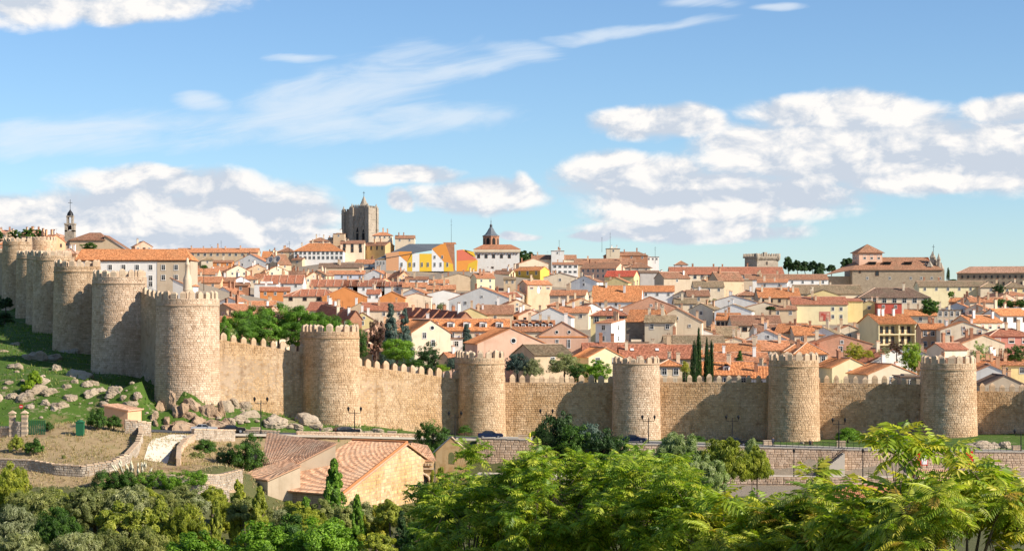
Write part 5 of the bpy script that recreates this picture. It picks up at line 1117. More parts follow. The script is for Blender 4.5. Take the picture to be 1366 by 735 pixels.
# ------------------------------------------------------------------ filler houses on the hill, kept out of the sight of the ones placed above
def fillers():
    rr = random.Random(11); made = 0; cand = []
    Y = 402.0
    while Y < 1180:
        w0 = 7.5+Y/260; xl, xr = -0.265*Y*1.02, 0.28*Y
        x = xl+rr.uniform(0, w0)
        while x < xr: cand.append((x+rr.uniform(-1.5, 1.5), Y+rr.uniform(-4, 4))); x += w0*rr.uniform(.9, 1.25)
        Y += 9.0+Y/110
    GR = 2; zb_ = np.full((380//GR, 1366//GR), 1e9)             # coarse cover map of rows 280..660
    def rect(px0, px1, t, bt): return max(0, int(px0//GR)), min(1366//GR, int(px1//GR)+1), max(0, int((t-280)//GR)), min(380//GR, int((bt-280)//GR)+1)
    for k in KEEP:
        a, c, t, bt = rect(k[0], k[1], k[2]+2, k[3]+25); zb_[t:bt, a:c] = np.minimum(zb_[t:bt, a:c], k[4])
    for (x, y) in sorted(cand, key=lambda q: q[1]):
        if float(wall_side(np.array([x]), np.array([y]))[0]) < 16: continue
        zg = gz(x, y+4); w = rr.uniform(6.5, 12); hgt_ = rr.choice((3.4, 4.6, 5.6, 5.8, 6.2, 6.8)); rise = rr.uniform(1.6, 2.8); d = rr.uniform(9, 13)
        if y < 440: hgt_ = min(hgt_, 5.0)
        px, pe = to_px(x, y, zg+hgt_); _, pt_ = to_px(x, y, zg+hgt_+rise); hw = w/2*F/y
        if px < -10 or px > 1376: continue
        if (px > 880 and y > 960) or y > 1110 or (px > 1100 and y > 900): continue
        if px < 292 and y < 560: continue
        if px < 500 and y < 470: continue
        if px < 245 and y < 640: continue
        bad = False
        for (k0, k1, kt, kb, ky) in KEEP:
            if k1 < px-hw+2 or k0 > px+hw-2: continue
            if ky > y and pt_ < kb-3 and pe+30 > kt: bad = True; break
        if bad: continue
        if any(math.hypot(x-fx, y+d/2-fy) < fr+2.4 for fx, fy, fr in FOOT): continue
        a, c, t, bt = rect(px-hw, px+hw, pt_, pe+18)
        if c <= a or bt <= t: continue
        if (zb_[t:bt, a:c] > y).mean() < 0.06: continue
        zb_[t:bt, a:c] = np.minimum(zb_[t:bt, a:c], y)
        rot = rr.choice((0, 0, 0, -12, 12, 20, -20, 28, -30)); kind = rr.choice(('side', 'side', 'gable', 'gable', 'hip', 'side'))
        wall = rr.choice(('white', 'cream', 'cream', 'cream', 'cream', 'sand', 'tan', 'peach', 'paleyellow', 'pink', 'brick', 'ochre')); roof = rr.choice(('terra', 'terra', 'terra', 'orange', 'brown', 'brown', 'redbrown', 'olive', 'pale'))
        if kind == 'gable': w = min(w, 10)
        r = house(x, y, zg+hgt_, w, d, rise, math.radians(rot), kind, wall, roof, zg-2.5, (rr.choice((2, 3, 3)), 2 if y < 600 else 1), chim=rr.choice((1, 2, 2, 3)), wstyle=3, seed=made, near=y < 450, swin=(rr.choice((0, 1, 2)), 1))
        FOOT.append((x, y+d/2, 5.5)); HOUSES.append(dict(o=r, px=px, py=pe, Y=y, wall=wall, roof=roof, kind=kind, feat=None, w=2*hw)); made += 1; FOOT[-1] = (x, y+d/2, 3.6)
    return made
def gap_fillers(limit=170):
    """low houses and sheds that close the blank foot of the walls behind them, as the crowded town does"""
    rr = random.Random(23); R = []                                # visible rectangles: px0, px1, top, ground row, allowed bottom, Y
    for k in KEEP: R.append([k[0], k[1], k[2], k[3]+40, k[3], k[4]])
    for h in HOUSES:
        if h['feat'] is None: R.append([h['px']-h['w']/2, h['px']+h['w']/2, h['py']-5, h['py']+6.5*F/h['Y'], h['py']+9, h['Y']])
    made = 0; row = 346
    while row < 478 and made < limit:
        px = 262+rr.uniform(0, 18)
        while px < 1372 and made < limit:
            c = [q for q in R if q[0] <= px <= q[1] and q[2] <= row <= q[3]]
            if c:
                q = min(c, key=lambda z: z[5]); Y = q[5]
                if row > q[4]+2 and Y > 425 and not (px < 500 and Y < 480):
                    y = Y-rr.uniform(10, 14); wp = rr.uniform(20, 40)*(1.0 if Y > 600 else 1.25); pe = row+rr.uniform(4, 7); rise = rr.uniform(3.5, 6.5)*(1 if Y > 650 else 1.5)
                    hid = any(k[4] > y and k[0] < px+wp/2-3 and k[1] > px-wp/2+3 and pe-rise < k[3]-2 for k in KEEP); x = (px-CX)*y/F
                    zg = gz(x, y+4); z = EYE-(pe-HY)*y/F
                    if not hid and z > zg+1.5 and float(wall_side(np.array([x]), np.array([y]))[0]) > 14:
                        kind = rr.choice(('side', 'side', 'gable', 'shed', 'hip', 'side')); wall = rr.choice(('white', 'cream', 'cream', 'tan', 'peach', 'pink', 'sand', 'brick', 'white')); roof = rr.choice(('terra', 'terra', 'orange', 'brown', 'pale', 'terra', 'redbrown'))
                        w = wp*y/F; rot = rr.choice((0, 0, -14, 14, -24, 22)); r = house(x, y, z, w, rr.uniform(7, 9), rise*y/F, math.radians(rot), kind, wall, roof, min(zg, z-4)-1.5, (rr.choice((1, 2, 3)), 1), chim=rr.choice((1, 1, 2)), wstyle=3, seed=500+made, near=y < 450, swin=(0, 0))
                        HOUSES.append(dict(o=r, px=px, py=pe, Y=y, wall=wall, roof=roof, kind=kind, feat=None, w=wp)); R.append([px-wp/2, px+wp/2, pe-rise, pe+40, pe+8, y]); made += 1; px += wp*.8; continue
            px += 7
        row += 4
    return made
nfill, ngap = fillers(), gap_fillers(); print('houses', nfill, ngap, len(HOUSES))
def drop_hidden():
    R = [(k[0], k[1], k[2]+2, k[3]+30, k[4]) for k in KEEP]+[(h['px']-h['w']/2+1, h['px']+h['w']/2-1, h['py']-3, h['py']+6*F/h['Y'], h['Y']) for h in HOUSES if h['feat'] is None]
    for h in list(HOUSES):
        if h['feat'] is not None: continue
        tot = vis = 0
        for i in range(7):
            for j in range(5):
                x = h['px']+h['w']*(i-3)/7; y = h['py']-5+j*3.5; tot += 1
                wy = float(np.interp(x, [-50, 205, 287, 288, 410, 480, 616, 720, 1400], [330, 388, 388, 440, 466, 476, 500, 502, 505]))
                if y < wy and not any(q[4] < h['Y']-1 and q[0] <= x <= q[1] and q[2] <= y <= q[3] for q in R): vis += 1
        if vis/tot < .22:
            for c in list(h['o'].children_recursive): bpy.data.objects.remove(c)
            bpy.data.objects.remove(h['o']); HOUSES.remove(h)
drop_hidden(); print('kept', len(HOUSES))
# ------------------------------------------------------------------ a label of its own for every house
REFS = [(95,'old church'),(178,'long white building'),(250,'round chimney'),(310,'leftmost pines'),(390,'umbrella pines'),(445,'pine-side tower'),(480,'cathedral'),(545,'dark spruce'),(600,'coloured museum'),(655,'domed tower'),
        (700,'dark cedar'),(751,'symmetrical pink gable'),(800,'yellow twin-window gable'),(849,'squat tower'),(900,'white turret'),(935,'cypresses'),(985,'orange dormered roof'),(1024,'castle keep'),(1059,'bush-side tower'),(1100,'mural building'),
        (1140,'yellow tree'),(1195,'balconied block'),(1240,'round green tree'),(1266,'rightmost tower'),(1310,'right-hand white gable'),(1350,'rose red house')]
def band(h):
    Y = h['Y']
    return 'inside the wall' if Y < 440 else 'low on hill' if Y < 520 else 'lower slope' if Y < 610 else 'mid slope' if Y < 720 else 'upper slope' if Y < 860 else 'near skyline' if Y < 1000 else 'on skyline'
seen = {}
for h in sorted(HOUSES, key=lambda q: q['px']):
    if h['feat'] == '': continue
    ref = min(REFS, key=lambda r_: abs(r_[0]-h['px'])); dx = h['px']-ref[0]
    where = ('level with ' if abs(dx) < 8 else 'right of ' if dx > 0 else 'left of ')+ref[1]
    look = '%s %s with %s roof' % (COLN[h['wall']], {'gable': 'gable', 'flat': 'block', 'hip': 'hipped house', 'shed': 'lean-to', 'pyr': 'turret'}.get(h['kind'], 'house'), ROFN[h['roof']])
    if h['feat']: lab = h['feat']
    else: lab = '%s, %s, %s' % (look, band(h), where)
    h['lab'] = lab; seen.setdefault(lab, []).append(h)
for lab, L_ in seen.items():
    if len(L_) > 1:
        L_.sort(key=lambda q: -q['Y'])
        n = len(L_); nm = ['farther', 'nearer'] if n == 2 else ['farthest']+([ 'middle'] if n == 3 else ['%s-farthest' % x_ for x_ in ('second', 'third', 'fourth', 'fifth', 'sixth', 'seventh', 'eighth')][:n-2])+['nearest']
        for n_, h in zip(nm, L_): h['lab'] = n_+' '+lab
for h in HOUSES:
    if h['feat'] == '': tag(h['o'], group='houses of the old town'); continue
    tag(h['o'], h['lab'], 'house', 'houses of the old town')
# ------------------------------------------------------------------ rocks
from mathutils import noise as mnoise
def hit(px, py, y0=262.0, y1=700.0):
    """where the line of sight through a photograph pixel meets the ground"""
    ys_ = np.arange(y0, y1, 0.6); xs_ = (px-CX)*ys_/F; zs_ = EYE-(py-HY)*ys_/F; g = ground(xs_, ys_)
    k = np.argmax(zs_ <= g) if (zs_ <= g).any() else len(ys_)-1
    return float(xs_[k]), float(ys_[k]), float(g[k])
def rock_mesh(seed, angular=0.5, mat='rock', sub=4):
    bm = bmesh.new(); bmesh.ops.create_icosphere(bm, subdivisions=sub, radius=1.0); r = random.Random(seed)
    pl = [(Vector((r.gauss(0, 1), r.gauss(0, 1), r.gauss(0, .8))).normalized(), r.uniform(.55, .85)-.22*max(0, angular-.8)) for _ in range(int(6+8*angular))]
    for v in bm.verts:
        p_ = v.co.copy()
        for n_, d_ in pl:
            t = p_.dot(n_)
            if t > d_: p_ -= n_*(t-d_)*(.7+.3*angular)
        q = p_*1.7+Vector((seed*3.1, 0, 0)); k = mnoise.fractal(q, .9, 2.1, 5); f = abs(mnoise.noise(p_*2.6+Vector((0, seed, 0))))
        p_ *= 1+.16*k-.10*(1-min(1, f*7))
        v.co = p_
    me = bpy.data.meshes.new('rock'); bm.to_mesh(me); bm.free(); me.materials.append(M[mat]); me.polygons.foreach_set('use_smooth', [False]*len(me.polygons)); return me
import bmesh
ROCKS = [rock_mesh(i, .35+.1*(i % 4)) for i in range(7)]; ROCKW = [rock_mesh(20+i, 1.5, 'rockwarm') for i in range(5)]
RL = [(22,492,27,12),(35,478,20,10),(49,480,28,20),(70,480,32,14),(75,494,20,14),(105,503,40,22),(92,470,34,18),(112,468,20,18),(49,525,32,20),(32,536,34,18),(14,532,20,14),(66,525,26,14),(94,532,24,14),(78,543,28,12),(115,516,18,12),(122,513,18,11),
      (122,530,26,16),(154,526,24,18),(148,532,18,10),(174,542,26,14),(56,512,24,14),(71,547,12,9),(5,470,14,6),(-2,535,14,14),(20,460,16,7),(40,545,14,9),(140,541,16,9),(100,512,12,8),(134,522,14,9),(165,532,12,8),(12,512,14,7),(88,518,14,9),(183,530,16,12),(40,510,12,7),(60,540,18,10)]
OUT = [(252,574,96,44),(290,572,64,40),(226,572,50,26),(214,549,30,34),(228,546,30,40),(243,548,30,36),(258,548,30,42),(272,553,34,46),(285,557,32,44),(296,555,26,34),(264,566,42,40),(282,570,34,26),(234,568,30,22),(222,565,28,24),(208,571,18,14),(248,573,26,14),(236,557,30,30),(252,560,28,30),(300,568,22,22),(205,560,20,18)]
SLB = [(301,548,22,22),(313,543,20,20),(326,546,22,16),(333,557,30,18),(319,561,22,14),(343,542,24,14),(354,542,18,12),(366,567,36,20),(357,569,20,12),(407,564,44,20),(384,572,16,8),(306,568,18,12),(470,575,26,12),(491,580,20,10),(501,577,22,10),(395,570,24,10),(420,571,24,9),(435,574,18,7),
       (1312,598,40,16),(1296,599,22,14),(1342,598,22,16),(1325,597,24,12),(1160,586,10,6),(1070,592,8,5)]
def place_rock(lst, meshes, grp, words, squash):
    for i, (px, py, w, h) in enumerate(lst):
        x, y, z = hit(px, py); r = random.Random(i*31+w); s = w*y/F/2
        root = link('rock' if grp else 'outcrop_rock', meshes[i % len(meshes)], None, (x, y+s*.3, z-s*.06))
        root.scale = (s*1.12, s*r.uniform(.8, 1.1), max(.25, h*y/F*.62)); root.rotation_euler = (r.uniform(-.2, .2), r.uniform(-.25, .25), r.uniform(0, 6.28))
        lab = words(i, px, py, w, lst); tag(root, lab, 'rock', grp)
def near_word(px, py):
    refs = [(38,470,'second tower of the row'),(98,470,'overlapping towers'),(50,510,'yellow green bush'),(25,560,'gate posts'),(130,560,'hut'),(105,500,'big pale boulder'),(160,495,'broad stepped-shadow tower'),(200,560,'path top'),(250,530,'largest tower'),(310,545,'wall foot'),(350,560,'white block'),(440,560,'pine-side tower'),(500,575,'road lamp'),(1320,590,'rightmost wall')]
    return min(refs, key=lambda q: math.hypot(q[0]-px, (q[1]-py)*1.5))[2]
def ordn(k): return ['leftmost', 'second from left', 'third from left', 'fourth from left', 'fifth from left', 'sixth from left', 'seventh from left', 'eighth from left'][k] if k < 8 else '%dth from left' % (k+1)
def rock_lab(kind):
    def f(i, px, py, w, lst):
        size = 'huge' if w > 36 else 'large' if w > 27 else 'mid-sized' if w > 20 else 'small' if w > 14 else 'tiny'
        base = '%s %s near %s' % (size, kind, near_word(px, py)); same = sorted([q[0] for q in lst if near_word(q[0], q[1]) == near_word(px, py) and ('huge' if q[2] > 36 else 'large' if q[2] > 27 else 'mid-sized' if q[2] > 20 else 'small' if q[2] > 14 else 'tiny') == size])
        return base if len(same) == 1 else base+', '+ordn(same.index(px))
    return f
place_rock(RL, ROCKS, 'boulders on the grassy slope', rock_lab('grey granite boulder'), 1)
place_rock(OUT, ROCKW, 'rocks of the brown outcrop', rock_lab('brown outcrop rock'), 1)
place_rock(SLB, ROCKS, 'pale slabs at the foot of the wall', rock_lab('pale granite slab'), 1)
# small stones nobody could count
mb = MB(); r = random.Random(3)
for _ in range(120):
    if r.random() < .6: px, py = r.uniform(-10, 205), r.uniform(470, 560)
    else: px, py = r.uniform(290, 470), r.uniform(538, 576)
    x, y, z = hit(px, py); s = r.uniform(.15, .6)
    if float(wall_side(np.array([x]), np.array([y]))[0]) > -2.5: continue
    mb.lathe((x, y, z-.1), [(s, 0), (s*r.uniform(.7, 1), s*.5), (s*.4, s*.8), (.01, s*.85)], 6, smooth=False)
tag(mb.build('scattered_stones', M['rock']), 'scattered small grey stones strewn over the green slope below the towers', 'stones', kind='stuff')

# ------------------------------------------------------------------ dry stone walls
def dry_wall(pts, h, label, name='stone_wall', th=.55, mat='drystone', bw=.55, bh=.28, cap=True):
    """pts: (px, py of the foot); follows the ground"""
    W_ = [Vector(hit(*p_)) if len(p_) == 2 else Vector(p_) for p_ in pts]; o = W_[0].copy(); root = empty(name, o); tag(root, label, 'wall')
    L = [0]
    for a, c in zip(W_[:-1], W_[1:]): L.append(L[-1]+(c-a).xy.length)
    tot = L[-1]
    def at(s):
        s = max(0, min(tot-1e-4, s)); k = max(i for i in range(len(L)) if L[i] <= s); k = min(k, len(L)-2); t = (s-L[k])/(L[k+1]-L[k]); p_ = W_[k].lerp(W_[k+1], t); d = (W_[k+1]-W_[k]).xy.normalized(); return p_, Vector((d.y, -d.x, 0))
    def side(sgn):
        def fn(s, z, off=0):
            p_, n_ = at(s); n_ = n_*sgn; return Vector((p_.x-o.x, p_.y-o.y, p_.z-o.z+z))+n_*(th/2), n_
        return fn
    f1, f2 = side(1), side(-1); mb = MB(); K = max(8, int(tot/1.2))
    for k in range(K):
        a, c = tot*k/K, tot*(k+1)/K
        for f, fl in ((f1, 0), (f2, 1)):
            q = [f(a, -.8)[0], f(c, -.8)[0], f(c, h)[0], f(a, h)[0]]; mb.poly([p_-f(a, 0)[1]*.03 for p_ in q])
        mb.poly([f1(a, h)[0], f1(c, h)[0], f2(c, h)[0], f2(a, h)[0]])
    for s in (0, tot): mb.poly([f1(s, -.8)[0], f2(s, -.8)[0], f2(s, h)[0], f1(s, h)[0]])
    mb.build('core', M['joint'], root)
    for f, sd in ((f1, 1), (f2, 2)): tag(link('stonework', blocks_mesh('stonework', f, 0, tot, lambda s: -.3, lambda s: h, bw, bh, M[mat], int(tot*10)+sd, .06, .03), root), kind='stuff')
    if cap:
        r = random.Random(int(tot)); s = 0
        while s < tot-.3 and tot < 160:
            w = r.uniform(.7, 1.2); p_, n_ = at(s+w/2); c_ = MB(); c_.box((0, 0, .07), (min(w, tot-s)-.05, th+.14, .16+r.uniform(0, .05)))
            c_.build('coping_stone', M['merlon'], root, (p_.x-o.x, p_.y-o.y, p_.z-o.z+h), math.atan2(n_.y, n_.x)+math.pi/2); s += w
    return root
dry_wall([(-70,627),(0,626),(40,628),(75,634),(110,636),(148,630),(170,619),(183,604),(188,590),(187,578)], 1.35, 'curved dry stone wall along the foot of the dry grass mound')
dry_wall([(166,579),(182,580),(200,582)], 2.0, 'short tall dry stone wall between the hut and the path'); dry_wall([(257,588),(275,588),(296,588),(312,588)], 1.7, 'dry stone wall right of the path top, bushes before it')
dry_wall([(238,622),(239,606),(247,595),(258,589)], 1.0, 'low curved pale kerb wall right of the white path', mat='stonepale')
dry_wall([(196,672),(230,673),(262,673),(305,671)], 1.6, 'rough tumbled stone wall below the hedge'); dry_wall([(268,655),(290,655),(322,652)], 2.1, 'plain pale stone wall behind the hedge, left of the hermitage')
dry_wall([(315,578),(345,579),(372,580)], .55, 'low parapet of stone beside the road left of the hermitage roof'); dry_wall([(395,583),(450,584),(520,587),(575,590)], .7, 'low road parapet behind the hermitage roof', mat='stonepale')
# retaining wall below the road
def retaining():
    xs_ = np.linspace(-6, 112, 40); root = empty('retaining_wall', (0, 320, -3)); tag(root, 'long beige retaining wall below the road with a lower promenade at its foot', 'wall')
    def fn(s, z, off=0):
        x = -6+s; return Vector((x, float(bankY(x))-320-.25, z+3)), Vector((0, -1, 0))
    def topz(s): return float(road_z(-6+s))+.45
    mb = MB()
    for a, c in zip(xs_[:-1], xs_[1:]):
        sa, sc = a+6, c+6; ya, yc = float(bankY(a))-320-.2, float(bankY(c))-320-.2; za, zc = topz(sa)+3, topz(sc)+3
        mb.poly([(a, ya, -1), (c, yc, -1), (c, yc, zc), (a, ya, za)]); mb.poly([(a, ya, za), (c, yc, zc), (c, yc+.7, zc), (a, ya+.7, za)]); mb.poly([(c, yc+.7, -1), (a, ya+.7, -1), (a, ya+.7, za), (c, yc+.7, zc)])
    mb.build('core', M['joint'], root); tag(link('stonework', blocks_mesh('stonework', fn, 0, 118, lambda s: -3.2, topz, .8, .4, M['stonepale'], 901, .04), root), kind='stuff')
    for k in range(60):
        x = -5+k*2.1; 
        if x > 110: break
        c_ = MB(); c_.box((0, 0, .08), (2.06, .95, .16)); c_.build('coping_stone', M['pave'], root, (x+1, float(bankY(x+1))-320+.12, topz(x+7)+3), math.atan2(float(bankY(x+2)-bankY(x)), 2.0))
    # promenade at the foot and its low parapet
    tag(ribbon('promenade', [(float(x), float(bankY(x))-4.5, -2.35) for x in xs_], 4.2, 4.0, 0.0, M['pave'], .5), kind='structure')
    dry_wall([(float(x), float(bankY(x))-9.4, -2.8) for x in np.linspace(28, 108, 14)], .9, 'low wall along the outer edge of the lower promenade', mat='stonepale', bw=.8, bh=.35, cap=False)
    # stairs from the road down to the promenade
    st = empty('stairway', (42, 320, -2.5)); tag(st, 'stone stairway with iron handrails climbing from the promenade to the road', 'stairs')
    x0, x1 = P(1085, 0, 324).x-42, P(1124, 0, 324).x-42; y = float(bankY(48))-320-1.7; n = 20; H_ = 3.9; rise = H_/n
    for k in range(n):
        s = MB(); x = x0+(x1-x0)*(k+.5)/n; s.box((x, y, (k+1)*rise/2-.02), ((x1-x0)/n+.02*(k % 2), 2.4, (k+1)*rise+.04)); s.build('step', M['pave'], st)
    for yy in (y-1.15, y+1.0):
        rl = MB()
        for k in range(n+1):
            x = x0+(x1-x0)*k/n; z = k*rise; rl.tube((x, yy, z), (x, yy, z+.95), .03, n=5)
        rl.tube((x0, yy, .95), (x1, yy, H_+.95), .05, n=6); rl.tube((x0, yy, .5), (x1, yy, H_+.5), .03, n=5); rl.build('handrail', M['iron'], st)
    rl = MB(); fence_ = empty('road_railing', (0, 320, 1)); tag(fence_, 'black iron railing along the top of the retaining wall', 'railing')
    for k in range(76):
        x = 36+k*1.0; yy = float(bankY(x))-320+.1; z = float(road_z(x))+.45-1+.16; rl.tube((x, yy, z), (x, yy, z+1.0), .03, n=5)
        if k:
            for hh_ in (1.0, .55, .2): rl.tube((pv[0], pv[1], pv[2]+hh_), (x, yy, z+hh_), .025, n=4, cap=False)
        pv = (x, yy, z)
    rl.build('rails', M['iron'], fence_)
retaining()
# ------------------------------------------------------------------ gate, fence, hut on the left
def gate_posts():
    for px, lab in ((16.5,'left stone gate post at the green fence'),(33,'right stone gate post at the green fence')):
        x, y, z = hit(px, 582); r = empty('gate_post', (x, y, z)); tag(r, lab, 'gate post', 'stone gate posts')
        for k in range(9): m_ = MB(); m_.box((0, 0, 0), (.78+.05*((k*7) % 3), .78, .34)); m_.build('block', M['drystone' if k % 2 else 'merlon'], r, ((k % 3-1)*.015, 0, k*.36+.1), .02*(k % 3))
        m_ = MB(); m_.box((0, 0, 3.45), (1.0, 1.0, .18)); m_.faces([(-.45, -.45, 3.54), (.45, -.45, 3.54), (.45, .45, 3.54), (-.45, .45, 3.54), (0, 0, 3.9)], [(0, 1, 4), (1, 2, 4), (2, 3, 4), (3, 0, 4)]); m_.build('cap', M['merlon'], r)
    x, y, z = hit(25, 581); dry_wall([(18,582),(25,582),(32,582)], 2.2, 'stone wall panel between the two gate posts', cap=False)
    x0, y0, z0 = hit(-40, 583); dry_wall([(-60,585),(-20,584),(0,583),(15,582)], 1.2, 'low white wall left of the gate posts at the left edge', mat='stonepale')
    M['greenpaint'] = mat_plain('green_painted_mesh', (.02,.12,.055), .5)
    x, y, z = hit(37, 581); x1, y1, z1 = hit(60, 581); r = empty('green_fence', (x, y, z)); tag(r, 'green see-through metal fence right of the gate posts', 'fence'); n = 9
    for k in range(n+1):
        m_ = MB(); t = k/n; m_.tube((0, 0, -.2), (0, 0, 2.3), .05, n=6); m_.build('fence_post', M['greenpaint'], r, ((x1-x)*t, (y1-y)*t, (z1-z)*t))
    m_ = MB()
    for k in range(46): t = k/45; m_.tube(((x1-x)*t, (y1-y)*t, (z1-z)*t), ((x1-x)*t, (y1-y)*t, (z1-z)*t+2.1), .02, n=4, cap=False)
    for h_ in (.2, .8, 1.4, 2.1): m_.tube((0, 0, h_), (x1-x, y1-y, z1-z+h_), .03, n=4)
    m_.build('mesh_panel', M['greenpaint'], r)
    x, y, z = hit(107, 582); r = empty('waste_bin', (x, y, z)); tag(r, 'dark green upright container on the path edge left of the hut', 'container')
    m_ = MB(); m_.box((0, 0, .95), (1.1, .9, 1.9), taper=1.06); m_.build('bin_body', M['greenpaint'], r); m_ = MB(); m_.box((0, 0, 2.0), (1.25, 1.05, .16)); m_.lathe((0, 0, 2.05), [(.5, 0), (.4, .2), (.02, .28)], 10); m_.build('bin_lid', M['greenpaint'], r)
    x, y, z = hit(26, 575); r = empty('road_sign', (x, y+1, z)); tag(r, 'small round red road sign above the gate posts', 'sign')
    m_ = MB(); m_.tube((0, 0, 0), (0, 0, 3.4), .04, n=6); m_.build('post', M['iron'], r); M['signred'] = mat_plain('sign_red', (.6,.02,.02), .4, var=0)
    m_ = MB(); n = 20; ring = [(.32*math.cos(2*math.pi*k/n), .32*math.sin(2*math.pi*k/n)) for k in range(n)]; m_.poly([(a, -.06, 4.0-.3+e) for a, e in ring], 0)
    m_.poly([(a, -.02, 3.7+e) for a, e in reversed(ring)], 0); m_.box((0, -.075, 3.7), (.42, .02, .11), 1); m_.build('sign_plate', [M['signred'], M['whitepaint']], r)
gate_posts()
def hut():
    Y = 306; a = P(131, 541, Y); c = P(168, 578, Y); x = (a.x+c.x)/2; zb = min(gz(x-2, Y), gz(x+2, Y+2), gz(x+2, Y))-.5; r = empty('hut', (x+.4, Y+1, zb), math.radians(-18)); tag(r, 'small peach coloured hut with a sloping tiled roof behind a round bush', 'hut')
    w, d = 4.2, 4.4; h0, h1 = a.z-zb-.1, P(0, 548, Y).z-zb; mb = MB()
    mb.poly([(-w/2, 0, 0), (w/2, 0, 0), (w/2, 0, h1), (-w/2, 0, h0)]); mb.poly([(w/2, 0, 0), (w/2, d, 0), (w/2, d, h1), (w/2, 0, h1)]); mb.poly([(w/2, d, 0), (-w/2, d, 0), (-w/2, d, h0), (w/2, d, h1)]); mb.poly([(-w/2, d, 0), (-w/2, 0, 0), (-w/2, 0, h0), (-w/2, d, h0)]); mb.build('wall', M['peach'], r)
    rb = MB(); e = .25; k = (h0-h1)/w; slab(rb, (w/2+e, -.3, h1-e*k), (w/2+e, d+.3, h1-e*k), (-w/2-e, d+.3, h0+e*k), (-w/2-e, -.3, h0+e*k), corr=1); rb.build('roof', M['r_pale'], r)
    mb = MB(); mb.box((-.6, -.04, 1.5), (.9, .08, 2.0)); mb.build('door', M['framebrown'], r)
hut()
